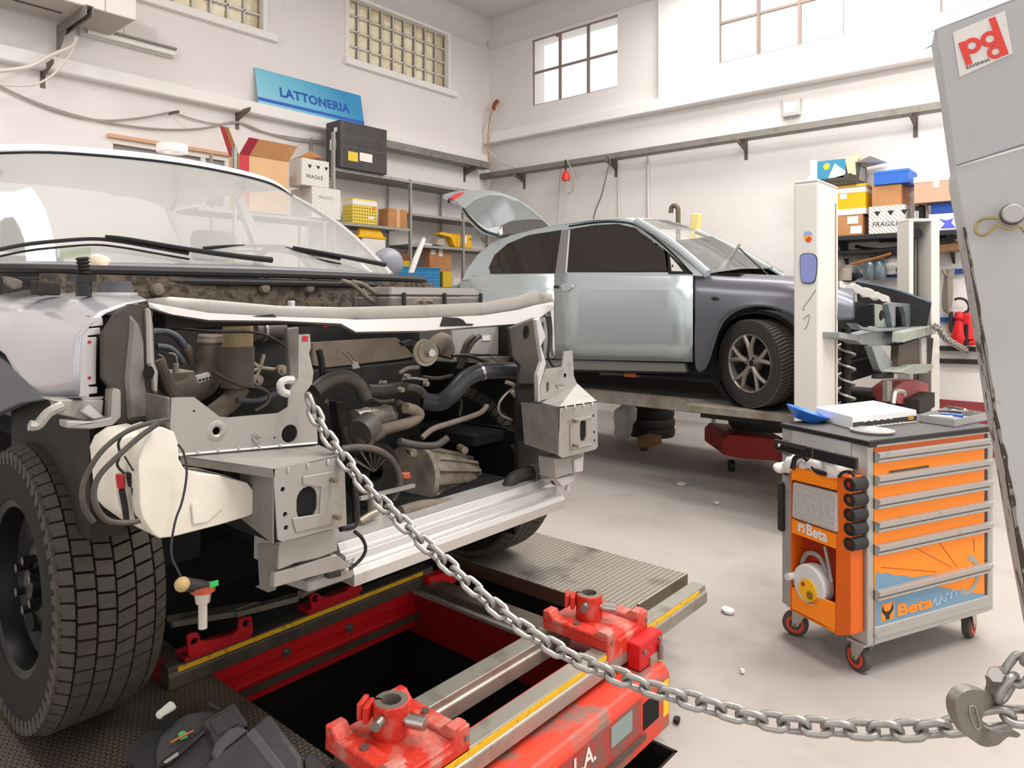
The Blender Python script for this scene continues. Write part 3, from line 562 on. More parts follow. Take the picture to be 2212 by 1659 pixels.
# --- upper radiator support; one silver paint, upper band greyed to paint its shading
Tt = [(316, 649), (367, 644), (450, 650), (600, 663), (735, 666), (768, 665), (916, 661), (1043, 655), (1119, 641), (1150, 629), (1192, 637)]
Mm = [(320, 658), (370, 666), (450, 680), (600, 688), (735, 692), (768, 694), (916, 690), (1043, 684), (1119, 672), (1155, 662), (1195, 655)]
Ll = [(322, 663), (372, 678), (450, 690), (600, 692), (735, 698), (768, 715), (916, 713), (1043, 703), (1119, 698), (1158, 690), (1195, 663)]
yy = lambda i, a: a - .05 * math.sin(PI * i / 10)
gr = [[onY(x, y, yy(i, 1.98)) + V((0, 0, -.004)) for i, (x, y) in enumerate(Tt)], [onY(x, y, yy(i, 1.91)) for i, (x, y) in enumerate(Tt)], [onY(x, y, yy(i, 1.895)) for i, (x, y) in enumerate(Mm)], [onY(x, y - 1, yy(i, 1.865)) for i, (x, y) in enumerate(Mm)], [onY(x, y, yy(i, 1.85)) for i, (x, y) in enumerate(Ll)], [onY(x, y + 3, yy(i, 1.89)) for i, (x, y) in enumerate(Ll)]]
MB().tube([p + V((0, -.001, 0)) for p in gr[2]], .0035, 6, 1).build('support_shadow_line', mSilD, T); MB().grid(gr[:3]).build('radiator_support', mSil, T, sm=25, solid=.004, off=1); MB().grid(gr[2:]).build('support_lip', mSilW, T, sm=25, solid=.004, off=1)  # dark tube paints a shadow line along the crease
p, q = onY(340, 690, 1.95), onY(1160, 690, 1.95)
MB().box(p.x, q.x, 1.9, 1.98, 1.425, 1.475).build('support_beam', mGrime, T, sm=0)
pr('hood_latch', cB((1110, 490), (1150, 425), (1230, 430), (1270, 445), (1290, 470), (1340, 472), (1340, 482)), 1.80, .03, mGrime)
pr('locating_peg', cB((88, 315), (122, 315), (122, 362), (88, 362)), 1.93, .02, mSilW)
pr('support_notch', cA((1150, 545), (1330, 535), (1340, 560), (1300, 590), (1180, 585)), 1.845, .01, mGrime); pr('support_notch', cA((1720, 580), (1870, 562), (1910, 600), (1720, 600)), 1.82, .01, mGrime)
pr('clip', cB((315, 468), (342, 468), (342, 498), (315, 498)), 1.86, .006, mRedC)
# --- left front panel with upright
YP = 1.71
out = cA((1170, 1135), (1325, 1130), (1500, 1265), (1560, 1270), (1900, 1240), (1965, 1200), (1975, 1090), (2035, 1000), (2040, 705), (2115, 700), (2122, 790), (2110, 830), (2140, 960), (2130, 1040), (2075, 1110), (2100, 1150), (2160, 1240), (2170, 1450), (1220, 1535), (1160, 1340))
hl = [circ(cA(q)[0], YP, r)[2] for q, r in (((1478, 1362), 27), ((1977, 1380), 62), ((1325, 1226), 8), ((1875, 1408), 8))]
fp = pr('front_panel', out, YP, .004, mSil, holes=hl, bevel=.0)
c, r, l = circ(cA((1478, 1362))[0], YP, 27); MB().lathe([(r, 0), (r + .004, -.003), (r + .012, -.003), (r + .02, .002)], c, (0, 1, 0), 24).build('hole_rim', mSil, fp)
c, r, l = circ(cA((1758, 1402))[0], YP, 40); MB().cyl(c, c + V((0, -.004, 0)), r, n=24).cyl(c + V((0, -.004, 0)), c + V((0, -.012, 0)), r * .5, n=6).cyl(c, c + V((0, -.022, 0)), r * .22, n=10).build('bolt', mSteelB, fp, sm=30)
pr('panel_flange', cA((1215, 1520), (2170, 1438), (2172, 1452), (1220, 1537)), YP - .012, .014, mSilW, fp)
for i in range(5):
    x = 1350 + i * 140; pr('spot_tab', cA((x, 1495 - i * 11), (x + 16, 1494 - i * 11), (x + 16, 1525 - i * 12), (x, 1526 - i * 12)), YP - .016, .008, mSilW, fp)
pr('panel_edge', cA((1135, 1130), (1165, 1130), (1160, 1340), (1215, 1530), (1195, 1500), (1140, 1330)), YP - .005, .12, mSilD, fp)
pr('upright_backing', cA((1960, 660), (2040, 650), (2040, 1000), (1985, 1080), (1975, 900)), 1.80, .02, mSilD)
pr('sticker', cA((2066, 712), (2104, 712), (2104, 750), (2066, 750)), YP - .002, .001, mRedC, fp)
MB().tube(PY(1.69, *cA((2000, 1015), (1950, 1015), (1915, 1040), (1925, 1090), (1965, 1110))), .011, 8).build('tow_hook', mSilW, T)
# --- left crash box
tf = [onY(590, 1013, YC), onY(736, 983, YC), onY(690, 961, YP), onY(389, 985, YP)]
MB().prism(tf, (0, 0, -.004)).build('box_top_plate', mSil, T, sm=0, bevel=.001)
MB().prism([tf[0], tf[3], tf[3] + V((0, 0, -.02)), tf[0] + V((0, 0, -.022))], (.004, 0, 0)).build('box_top_edge', mSilD, T, sm=0)
out = [(590, 1013), (736, 983), (745, 1020), (749, 1134), (726, 1141), (609, 1170), (600, 1166)]
ob = lambda pt, Y, hw, hh: (lambda c, t: oblong(c, (1, 0, 0), (0, 0, 1), hw / FPX * t * 1.35, hh / FPX * t))(onY(*pt, Y), (onY(*pt, Y) - EYE).dot(FW))
hl = [ob((663, 1087), YC, 19, 36)] + [circ(p, YC, 17)[2] for p in ((611, 1057), (616, 1111), (618, 1140))]
cf = pr('crash_box', out, YC, .006, mSil, holes=hl, bevel=0)
p0, p1 = onY(590, 1013, YC), onY(608, 1170, YC); p2 = onY(749, 1134, YC)
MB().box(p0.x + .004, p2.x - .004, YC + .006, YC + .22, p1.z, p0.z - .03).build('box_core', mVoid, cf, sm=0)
MB().prism([V((p0.x, YC + .003, p0.z - .004)), V((p0.x, YC + .16, p0.z - .004)), V((p0.x, YC + .15, p1.z + .03)), V((p0.x, YC + .003, p1.z))], (.004, 0, 0)).build('box_side', mSilD, cf, sm=0)
pr('mount_plate', [(655, 1030), (722, 1018), (726, 1130), (640, 1150), (632, 1120), (690, 1110), (694, 1052), (655, 1046)], YC - .004, .004, mSil, cf, bevel=.001)
for q in ((713, 1035), (720, 1115)):
    a = onY(*q, YC); MB().cyl(a, a + V((0, -.03, 0)), .006, n=10).build('stud', M('rusty_stud', '#8d7a62', .5, .6), cf)
for i in range(3): x = 622 + i * 43; y = 1010 - i * 8.6; pr('spot_tab', [(x, y), (x + 5, y - 1), (x + 5, y + 12), (x, y + 13)], YC - .006, .006, mSilW, cf)
pr('box_lower', [(603, 1170), (726, 1141), (730, 1190), (690, 1206), (640, 1217), (602, 1232)], YC + .03, .12, mSil)
pr('box_lower_lip', [(594, 1237), (640, 1225), (690, 1208), (727, 1198), (760, 1225), (700, 1240), (660, 1250), (592, 1270)], YC + .035, .02, mSil)
MB().prism(PX(onY(600, 1200, YC + .03).x, *cC((1755, 870), (1895, 870), (1870, 1110), (1860, 1190), (1830, 1200), (1740, 1160), (1770, 1150))), (.01, 0, 0)).build('box_lower_side', mSilD, T, sm=0)
# --- right crash box and upright
YR = 1.545
out = cB((1920, 1040), (2178, 1000), (2185, 1310), (2170, 1330), (1945, 1388), (1915, 1370))
rb = pr('crash_box', out, YR, .006, mSil, holes=[ob(cB((2085, 1200))[0], YR, 9, 24)] + [circ(cB(q)[0], YR, 12)[2] for q in ((2155, 1100), (2160, 1212), (2162, 1270))], bevel=0)
pr('mount_plate', cB((1998, 1130), (2140, 1100), (2146, 1120), (2010, 1150), (2012, 1320), (2140, 1290), (2140, 1300), (2000, 1335)), YR - .004, .004, mSil, rb, bevel=.001)
for q in ((2010, 1130), (2015, 1300)): a = onY(*cB(q)[0], YR); MB().cyl(a, a + V((-.01, -.03, 0)), .006, n=10).build('stud', MATS['rusty_stud'], rb)
pts = PY(YR, *cB((1920, 1040), (1915, 1370)))
MB().prism([pts[0], pts[1], pts[1] + V((0, .16, .02)), pts[0] + V((0, .18, 0))], (.004, 0, 0)).build('box_side', mSilD, rb, sm=0)
a = onY(*cB((2180, 1310))[0], YR)
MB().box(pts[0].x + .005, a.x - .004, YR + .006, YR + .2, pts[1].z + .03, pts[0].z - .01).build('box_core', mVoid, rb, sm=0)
MB().prism([pts[0], onY(*cB((2178, 1000))[0], YR), onY(*cB((2045, 880))[0], 1.70), onY(*cB((1795, 1010))[0], 1.70)], (0, 0, -.004)).build('box_top_plate', mSil, rb, sm=0)
for i in range(4): x = 1965 + i * 60; y = 1035 - i * 9; pr('spot_tab', cB((x, y), (x + 12, y - 2), (x + 12, y + 24), (x, y + 26)), YR - .005, .005, mSilW, rb)
out = cB((1793, 1000), (1790, 900), (1830, 780), (1940, 768), (1955, 660), (2012, 655), (2022, 830), (2045, 885), (2060, 905))
ru = pr('front_panel', out, 1.70, .005, mSil, holes=[circ(cB((1962, 825))[0], 1.70, 17)[2], circ(cB((1842, 905))[0], 1.70, 17, 14, 2.2)[2]], bevel=0)
c, r, l = circ(cB((1912, 888))[0], 1.70, 22); MB().cyl(c, c + V((0, -.004, 0)), r, n=16).cyl(c, c + V((0, -.03, 0)), r * .25, n=8).build('bolt', mSteelB, ru)
pr('inner_post', cB((1765, 440), (1790, 430), (1830, 560), (1800, 620), (1835, 740), (1790, 900), (1795, 1010), (1780, 1010), (1775, 820), (1805, 730), (1780, 560)), 1.69, .02, mSilW)
pr('post_panel', cB((1580, 500), (1765, 430), (1775, 560), (1805, 730), (1780, 820), (1780, 880), (1650, 880), (1660, 760), (1605, 700)), 1.80, .02, MATS['shaded_wing'], holes=[circ(cB((1697, 535))[0], 1.80, 32, 18, 1.55)[2]])
pr('side_panel', cB((1640, 880), (1790, 880), (1800, 1020), (1900, 1040), (1910, 1380), (1890, 1560), (1640, 1480)), 1.82, .02, mGrime)
pr('end_post', cB((1840, 340), (1885, 330), (1895, 700), (1880, 650), (1865, 400)), 1.86, .02, mSilW)
for i in range(3): tubeY('wire_loom', cB((1835 + i * 12, 420), (1850 + i * 9, 520), (1850 + i * 6, 620), (1845, 690), (1880, 760), (1930, 740)), 1.80, 9, mBlkD)
pr('box_lower', cB((1890, 1390), (1940, 1390), (2095, 1355), (2085, 1450), (2040, 1490), (1985, 1500), (1900, 1530)), YR + .03, .08, mSil)
pr('box_lower_lip', cB((1900, 1530), (2040, 1500), (2030, 1540), (1980, 1570), (1945, 1590)), YR + .04, .03, mSilW)
pr('latch_plate', cB((2025, 1400), (2090, 1380), (2085, 1480), (2030, 1490)), YR + .02, .012, mSilW)
# --- lower crossmember
prof = [(1.595, .71), (1.595, .742), (1.605, .757), (1.632, .762), (1.637, .785), (1.66, .79), (1.672, .812), (1.78, .815), (1.78, .77), (1.7, .765), (1.66, .71)]
x0, x1 = 1.2, 2.18
MB().prism([V((x0, y, z)) for y, z in prof], (x1 - x0, 0, 0)).build('lower_crossmember', M('brushed_silver', '#c3bfbb', .32, .5, dirt=(6, '#8a827b', .55, .75, .5)), T, sm=0, bevel=.003)
MB().prism([V((x0 - .14, 1.6, .735)), V((x0, 1.595, .735)), V((x0 + .02, 1.68, .735)), V((x0 - .16, 1.75, .735))], (0, 0, .035)).build('crossmember_end', mSil, T, sm=0, bevel=.006)
for dx in (-.02, .06): MB().lathe([(.012, 0), (.024, .004), (.026, -.006)], (x0 + dx - .05, 1.65, .772), (0, 0, 1), 16).build('bush', mSteelB, T)
MB().tube([V((x1 - .04, 1.66, .81)), V((x1 - .02, 1.62, .83)), V((x1 + .02, 1.6, .82)), V((x1 + .02, 1.6, .77))], .01, 8).build('end_hook', mSilW, T)
MB().box(1.3, 2.2, 1.67, 1.76, .68, .712).build('subframe_beam', M('dark_subframe', '#4a4541', .6, .3), T, sm=0, bevel=.006)
tubeY('subframe_tube', cD((150, 1215), (400, 1090), (700, 960), (1000, 900)), 1.66, 30, M('dark_subframe', '#4a4541'))
pr('shield_edge', cD((1150, 880), (1380, 820), (1390, 835), (1330, 850), (1290, 875), (1250, 880), (1200, 905), (1160, 900)), 1.66, .003, mSilW)
MB().prism([onY(1060, 770, 1.8), onY(1062, 775, 1.8), onY(1090, 790, 1.8)], (0, .002, 0)).build('cover_scrap', mBlk, T, sm=0)
# --- washer tank
tk = cC((945, 300), (985, 190), (1050, 95), (1115, 72), (1190, 105), (1217, 185), (1222, 290), (1260, 360), (1330, 385), (1500, 400), (1690, 450), (1745, 520), (1765, 640), (1700, 680), (1500, 740), (1180, 822), (1090, 832), (1045, 800), (970, 690), (955, 600))
wt = MB().prism(PY(1.64, *tk), (0, .12, 0)).build('washer_tank', mTank, T, sm=50, bevel=.03, seg=4)
MB().prism(smooth(PY(1.70, *cC((765, 260), (800, 180), (890, 115), (1040, 85), (1050, 700), (1000, 790), (930, 740), (860, 690), (800, 620))), 1, True), (0, .14, 0)).build('tank_neck', mTank, wt, sm=40, bevel=.025, seg=4)
pr('tank_emblem', cC((1305, 590), (1530, 590), (1525, 625), (1420, 720), (1320, 735)), 1.634, .004, mTank, wt, bevel=.003)
pr('tank_pump', cC((800, 395), (855, 395), (858, 500), (812, 500)), 1.69, .02, mRedC, wt); pr('tank_pump', cC((878, 385), (935, 385), (940, 490), (895, 490)), 1.68, .02, mBlk, wt)
tubeY('pump_pipe', cC((830, 500), (850, 600), (865, 720)), 1.69, 20, mBlk, wt); tubeY('pump_pipe', cC((920, 480), (935, 600), (950, 720)), 1.68, 24, mBlk, wt)
tubeY('washer_hose', cC((1150, 20), (1000, 50), (850, 110), (700, 230), (600, 380), (562, 500), (575, 620), (640, 720)), 1.66, 17, mRub); tubeY('washer_hose', cC((1080, 45), (950, 140), (800, 275), (680, 400), (640, 520), (670, 640), (740, 710), (840, 725), (940, 715)), 1.62, 19, mRub)
tubeY('loom_wire', cC((850, 110), (808, 180), (820, 260), (800, 330), (850, 390)), 1.66, 9, mBlk); tubeY('loom_wire', cC((850, 270), (880, 320), (910, 370)), 1.66, 6, mBlk)
w_ = tubeY('lamp_wire', cC((1215, 190), (1250, 240), (1272, 330), (1270, 440), (1240, 590), (1200, 700), (1172, 850), (1175, 960), (1210, 1040), (1250, 1120)), 1.60, 8, M('wire_grey', '#2f2f33', .5))
a, b_ = onY(*cC((1235, 1140))[0], 1.6), onY(*cC((1410, 1165))[0], 1.6)
lb_ = MB().cyl(a, b_, .016, .014, 12).build('lamp_plug', mBlkD, w_); MB().sphere(a + V((0, -.006, 0)), .017).build('plug_seal', M('tan_seal', '#b59a68', .6), w_)
c = onY(*cC((1385, 1190))[0], 1.6); MB().cyl(c + V((0, 0, .012)), c, .027, n=20).build('plug_ring', M('orange_seal', '#a8492e', .5), w_); MB().cyl(c, c + V((0, 0, -.026)), .02, .016, 16).cyl(c + V((0, 0, -.026)), c + V((0, 0, -.085)), .0105, n=12).build('bulb', M('bulb_glass', '#c9c2bb', .1, .6), w_)
MB().box(b_.x - .004, b_.x + .016, 1.575, 1.58, b_.z + .006, b_.z + .018).build('plug_clip', M('green_clip', '#2fae5a', .4), w_, sm=0)
# --- bay walls
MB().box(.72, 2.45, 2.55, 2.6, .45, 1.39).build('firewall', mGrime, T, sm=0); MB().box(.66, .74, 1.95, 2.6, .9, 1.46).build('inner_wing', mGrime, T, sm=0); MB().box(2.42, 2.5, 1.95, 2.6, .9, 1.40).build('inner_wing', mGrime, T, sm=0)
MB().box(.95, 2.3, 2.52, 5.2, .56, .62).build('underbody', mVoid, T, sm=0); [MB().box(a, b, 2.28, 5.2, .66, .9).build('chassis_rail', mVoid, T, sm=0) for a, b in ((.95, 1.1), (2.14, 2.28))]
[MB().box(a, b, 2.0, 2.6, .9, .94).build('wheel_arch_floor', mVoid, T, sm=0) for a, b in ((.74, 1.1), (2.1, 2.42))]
MB().box(2.3, 2.32, 1.95, 2.7, .5, .94).build('arch_liner', mVoid, T, sm=0); MB().box(.95, 2.3, 2.53, 2.58, .44, 1.0).build('shade_backing', mVoid, T, sm=0); MB().box(1.15, 2.2, 1.8, 2.5, .74, .77).build('engine_undertray', mVoid, T, sm=0); MB().box(1.2, 2.1, 2.3, 2.55, .78, 1.25).build('engine_block', mGrime, T, sm=0, bevel=.02)  # full-width black panel stands in for the deep shade under the bay
# --- engine bay left
tubeY('intake_duct', cA((1450, 730), (1448, 830), (1435, 950), (1380, 1050), (1240, 1110), (1150, 1120)), 2.15, 88, mBrown, n=16)
for yq, rq in ((715, 95), (745, 99)): a = onY(*cA((1450, yq))[0], 2.15); r = rq / S_ / FPX * 2.1; MB().lathe([(r, -.006), (r * 1.04, 0), (r, .006)], a, (0, 0, 1), 24).build('duct_band', M('light_band', '#a79d92', .5), T)
a, b_ = onY(*cA((1625, 640))[0], 2.05), onY(*cA((1625, 785))[0], 2.05); MB().cyl(a, b_, .044, n=20).build('fuel_filter', M('amber_filter', '#a8946c', .4), T); c = onY(*cA((1620, 1060))[0], 2.05); MB().cyl(b_, c, .048, n=20).build('filter_body', mBrown, T)
tubeY('coolant_pipe', cA((1640, 1060), (1580, 1150), (1480, 1230), (1400, 1290)), 2.05, 68, mBrown, n=14)
tubeY('coolant_hose', cA((1040, 690), (1130, 685), (1210, 725), (1260, 790)), 2.2, 26, mRubB); tubeY('coolant_hose', cA((1265, 790), (1300, 850), (1320, 900)), 2.2, 34, mBrown, n=12); tubeY('coolant_hose', cA((1070, 785), (1150, 795), (1210, 840), (1250, 900)), 2.15, 22, mRubB); tubeY('injector_pipe', cA((1080, 840), (1120, 870), (1140, 950)), 2.12, 7, mCast); tubeY('injector_pipe', cA((1150, 830), (1200, 850), (1215, 950)), 2.12, 7, mCast)
tubeY('coolant_hose', cA((1620, 1150), (1760, 1155), (1880, 1110), (1950, 1095)), 2.0, 18, mRubB)
tubeY('brake_cable', cA((1040, 645), (1250, 665), (1480, 685), (1740, 690), (1880, 740), (1980, 820)), 2.0, 10, mBlk); tubeY('fuel_rail', cA((1100, 645), (1180, 622), (1300, 622), (1480, 618)), 2.35, 16, M('brass_pipe', '#9a7f5c', .4, .6))
tubeY('inner_duct', cA((1080, 880), (1120, 980), (1180, 1110), (1230, 1150)), 2.05, 42, mBrown)
mWC = M('white_connector', '#e9e5df', .5)
cn = pr('connector', cA((1335, 985), (1430, 960), (1448, 1005), (1355, 1038)), 2.0, .012, mWC, bevel=.003)
for i in range(4): x = 1358 + i * 23; pr('pin_slot', cA((x, 1012 - i * 6), (x + 14, 1008 - i * 6), (x + 16, 1022 - i * 6), (x + 3, 1026 - i * 6)), 1.997, .002, mBlk, cn, bevel=0)
tubeY('wire_loom', cA((1455, 950), (1540, 1005), (1660, 1055), (1770, 1065), (1835, 1110), (1825, 1170), (1740, 1225)), 1.96, 12, mRub)
ec = pr('engine_cover', cA((1700, 690), (1960, 690), (1960, 1060), (1700, 1060)), 2.22, .03, mGrime)
h = onY(*cA((1775, 930))[0], 2.2)
for q in ((1700, 880), (1800, 840), (1905, 945), (1740, 1010), (1700, 960)): MB().bar(h, onY(*cA(q)[0], 2.2), .012, .014, (0, 1, 0)).build('casting_rib', mCast, ec, sm=0, bevel=.003)
for q in ((1910, 945), (1745, 1012), (1625, 880)): c, r, l = circ(cA(q)[0], 2.19, 36); MB().cyl(c, c + V((0, -.02, 0)), r, n=16).cyl(c + V((0, -.02, 0)), c + V((0, -.03, 0)), r * .55, n=6).build('casting_bolt', mCast, ec, sm=30)
for q in ((1110, 960), (1200, 970)): c, r, l = circ(cA(q)[0], 2.1, 20); MB().cyl(c, c + V((0, 0, .03)), r, n=10).build('injector_nut', mCast, T)
pr('cam_cover', cA((1060, 970), (1330, 950), (1330, 1100), (1200, 1120)), 2.25, .1, mCast)
a = onY(*cA((1720, 680))[0], 2.2); MB().cyl(a, a + V((.12, .02, 0)), .035, n=16).build('turbo_inlet', mRub, T); MB().lathe([(.036, 0), (.039, .006), (.036, .012)], a + V((.03, 0, 0)), (1, .1, 0), 20).build('hose_clamp', mSteelB, T)
# --- engine bay right
pr('heat_shield', cB((235, 600), (820, 565), (940, 700), (820, 720), (340, 775), (240, 760)), 2.3, .02, mBrown, bevel=.004)
pr('wire_clip', cB((500, 735), (540, 715), (565, 775), (515, 785)), 2.2, .004, mSil)
for q in ((440, 660, 515, 740), (478, 660, 540, 730)): MB().tube(PY(2.2, *cB((q[0], q[1]), (q[2], q[3]))), .003, 6, 1).build('wire', mBrown, T)
tubeY('radiator_hose', cB((250, 930), (330, 870), (430, 835), (500, 850), (560, 900), (600, 980)), 1.95, 52, mRub, n=16); tubeY('radiator_hose', cB((610, 925), (720, 925), (850, 905)), 2.05, 42, mRub, n=14)
ip = tubeY('intercooler_pipe', cB((1640, 795), (1520, 790), (1390, 800), (1280, 850), (1200, 940), (1110, 1010), (1000, 1000)), [1.9, 1.92, 1.95, 1.98, 2.0, 2.05, 2.1], 58, M('pipe_rubber', '#45444a', .35), n=18)
a, b_ = onY(*cB((1640, 795))[0], 1.9), onY(*cB((1520, 790))[0], 1.92); d = (a - b_).normalized(); r = 58 / S_ / FPX * (a - EYE).dot(FW)
MB().lathe([(r, -.03), (r * 1.1, -.028), (r * 1.1, 0), (r * .86, .001), (r * .82, -.03)], a + d * .003, d, 24).build('pipe_mouth', mRub, ip); MB().cyl(a + d * .0005, a + d * .0015, r * .84, n=20).build('pipe_bore', mVoid, ip)
a, b_ = onY(*cB((1388, 800))[0], 1.95), onY(*cB((1300, 835))[0], 1.97); d = (a - b_).normalized(); MB().lathe([(r * 1.0, -.007), (r * 1.06, -.006), (r * 1.06, .006), (r, .007)], a, d, 24).build('hose_clamp', mSteelB, ip)
c = onY(*cB((1015, 670))[0], 2.0); ax = V((-.25, -1, .05)); r = 92 / S_ / FPX * (c - EYE).dot(FW)
ev = MB().lathe([(0, -.03), (r * .3, -.03), (r * .34, -.012), (r * .7, -.008), (r * .78, 0), (r, 0), (r * 1.02, .012), (r * .8, .03), (r * .5, .05)], c, -ax, 28).build('vacuum_valve', M('valve_cream', '#a79c8c', .5, .3), T)
MB().cyl(c + ax.normalized() * .03, c + ax.normalized() * .045, r * .3, n=6).build('valve_nut', mSteelB, ev, sm=0)
tubeY('valve_pipe', cB((1060, 640), (1120, 590), (1150, 640), (1140, 700)), 2.1, 62, mBrown, n=14)
pr('valve_plug', cB((840, 600), (900, 580), (950, 590), (945, 620), (870, 625)), 2.0, .02, mBlk)
p, q = onY(*cB((1190, 560))[0], 2.15), onY(*cB((1600, 700))[0], 2.15)
bt = MB().box(p.x, q.x + .05, 2.15, 2.36, q.z, 1.44).build('battery', M('battery_grey', '#a8a49f', .5), T, sm=0, bevel=.006)
pr('battery_label', cB((1530, 490), (1610, 480), (1610, 635), (1532, 640)), 2.146, .003, mBlk, bt, bevel=0)
pr('battery_sticker', cB((1398, 555), (1450, 550), (1452, 585), (1398, 588)), 2.146, .003, mLabel, bt, bevel=0)
a, b_ = onY(*cB((1545, 520))[0], 2.145), onY(*cB((1605, 560))[0], 2.145); MB().bar(a, b_, .003, .002, (0, 1, 0)).bar(V((a.x, a.y, b_.z)), V((b_.x, a.y, a.z)), .003, .002, (0, 1, 0)).build('label_print', mLabel, bt, sm=0)
tubeY('battery_tray', cB((1290, 680), (1450, 690), (1620, 700)), 2.1, 12, mBlk); pr('battery_tray', cB((1300, 700), (1630, 690), (1640, 720), (1480, 745), (1310, 740)), 2.08, .2, mCast)
for k in (0, 40): tubeY('battery_cable', cB((1340 + k, 555), (1290 + k, 600), (1260 + k * .6, 680), (1230 + k * .4, 780)), 2.08, 17, mRub)
tubeY('battery_cable', cB((1190, 690), (1300, 690), (1440, 740)), 2.06, 12, mBlk)
a, b_ = onY(*cB((515, 1135))[0], 2.0), onY(*cB((765, 1095))[0], 2.05); st = MB().cyl(a, b_, .038, n=22).build('starter_motor', M('starter_silver', '#a9a196', .35, .7, dirt=(12, '#6d6258', .5, .7, .6)), T)
for k in (.35, .88): m_ = a.lerp(b_, k); MB().lathe([(.038, -.004), (.041, 0), (.038, .004)], m_, b_ - a, 22).build('band', mCast, st)
tubeY('turbo_pipe', cB((640, 1215), (780, 1180), (900, 1145), (965, 1100), (940, 1065), (870, 1045)), 1.95, 40, mBrown, n=14); tubeY('oil_elbow', cB((690, 1190), (640, 1220), (600, 1240), (580, 1290)), 1.9, 70, mRub, n=16)
a = onY(*cB((525, 1225))[0], 1.88); MB().cyl(a + V((.02, 0, 0)), a + V((.08, .02, .02)), .045, n=20).build('thermostat_housing', mRub, T)
tubeY('cooling_hose', cB((430, 1330), (560, 1315), (690, 1340), (790, 1420), (832, 1540), (815, 1620), (780, 1680)), 1.85, 26, mRub, n=12)
pr('pulley_guard', cB((400, 1000), (480, 1010), (520, 1320), (450, 1330)), 2.0, .05, mGrime)
for pts, y, r, m_ in ((((830, 810), (890, 775), (960, 770)), 2.05, 14, mCast), (((850, 850), (930, 845), (1020, 860)), 2.05, 9, mSil), (((990, 835), (1090, 845), (1190, 825)), 2.08, 14, mRub), (((820, 1010), (900, 1045), (985, 1095)), 2.0, 22, mRub), (((620, 980), (700, 1010), (790, 1000)), 2.1, 18, mRub), (((280, 650), (300, 740), (305, 860)), 2.0, 22, mBlk), (((870, 905), (960, 920), (1000, 960)), 2.02, 30, mRub), (((330, 1000), (400, 1060), (430, 1180)), 2.05, 16, mBrown), (((1180, 880), (1250, 1000), (1240, 1100)), 2.2, 12, mRub), (((700, 870), (720, 880), (740, 872)), 2.1, 16, mCast), (((460, 1180), (470, 1260), (520, 1320)), 1.98, 14, mRub)):
    tubeY('bay_hose', cB(*pts), y, r, m_)
for q in ((870, 830), (1000, 880), (650, 1195), (880, 1030), (830, 920)): c, r, l = circ(cB(q)[0], 2.0, 20); MB().cyl(c, c + V((0, -.02, 0)), r, n=6).build('bay_nut', mCast, T, sm=0)
# gearbox
ga, gb = onY(*cD((905, 420))[0], 2.05), onY(*cD((1330, 400))[0], 2.1); gx = (gb - ga).normalized(); gl = (gb - ga).length
gr_ = 215 / S_ / FPX * (ga - EYE).dot(FW)
gbx = MB().lathe([(0, -.01), (gr_ * 1.08, -.01), (gr_ * 1.1, .015), (gr_ * .98, .02), (gr_ * .9, gl * .35), (gr_ * .8, gl * .62), (gr_ * .62, gl * .9), (gr_ * .4, gl), (0, gl)], ga, gx, 28).build('gearbox_housing', mCast, T)
u = gx.orthogonal().normalized(); w_ = gx.cross(u)
for k in range(16):
    t = 2 * PI * k / 16; d = u * math.cos(t) + w_ * math.sin(t)
    MB().bar(ga + gx * .02 + d * gr_ * 1.0, ga + gx * gl * .85 + d * gr_ * .68, .012, .02, d).build('casting_rib', mCast, gbx, sm=0)
for q in ((930, 250), (1090, 290), (1110, 460), (1280, 230), (1290, 520)): c = onY(*cD(q)[0], 1.95); MB().cyl(c, c + V((.03, .06, 0)), .014, n=10).build('casting_boss', mCast, gbx)
tubeY('oil_pipe', cB((985, 1250), (1060, 1190), (1180, 1150), (1320, 1105), (1390, 1075), (1430, 1030)), 1.9, 20, mBrown); tubeY('breather_hose', cB((830, 1275), (950, 1300), (1080, 1300), (1160, 1250)), 1.9, 24, mRub, hose=True)
tubeY('oil_cooler_hose', cD((840, 650), (980, 610), (1180, 592), (1400, 570)), 1.75, 40, mBrown, n=14); tubeY('oil_cooler_hose', cD((1420, 568), (1480, 552), (1545, 545)), 1.75, 36, M('ribbed_tan', '#9a8f80', .6), hose=True)
eh = tubeY('lower_hose', cD((1560, 520), (1590, 440), (1650, 400), (1745, 388)), 1.72, 44, mBlkD, n=14); a, b_ = onY(*cD((1745, 388))[0], 1.72), onY(*cD((1650, 400))[0], 1.72); d = (a - b_).normalized(); MB().lathe([(.03, -.02), (.036, -.015), (.036, .002), (.026, .003), (.024, -.02)], a, d, 20).build('hose_mouth', mRub, eh)
tubeY('brake_pipe', cB((1620, 905), (1560, 950), (1510, 1020), (1520, 1090), (1600, 1130)), 1.85, 8, mCast); tubeY('brake_pipe', cB((1560, 870), (1620, 895), (1630, 930), (1600, 940), (1640, 1000), (1640, 1120), (1690, 1110)), 1.84, 14, mCast); tubeY('wire_loom', cB((1600, 1300), (1640, 1400), (1650, 1540)), 1.85, 10, mRub)
tubeY('drain_hose', cD((510, 330), (520, 480), (535, 640), (520, 740), (430, 760)), 1.62, 26, mBlk, n=12); tubeY('fluid_pipe', cD((560, 715), (630, 670), (700, 640)), 1.75, 22, M('tan_pipe', '#8f8577', .4, .4)); tubeY('fluid_pipe', cD((580, 790), (680, 780), (760, 740), (830, 680)), 1.72, 26, MATS['tan_pipe'], n=12)
a, b_ = onY(*cD((665, 540))[0], 1.8), onY(*cD((665, 760))[0], 1.8); MB().cyl(a, b_, .024, n=16).build('washer_pump', M('cream_metal', '#9c9186', .6), T)
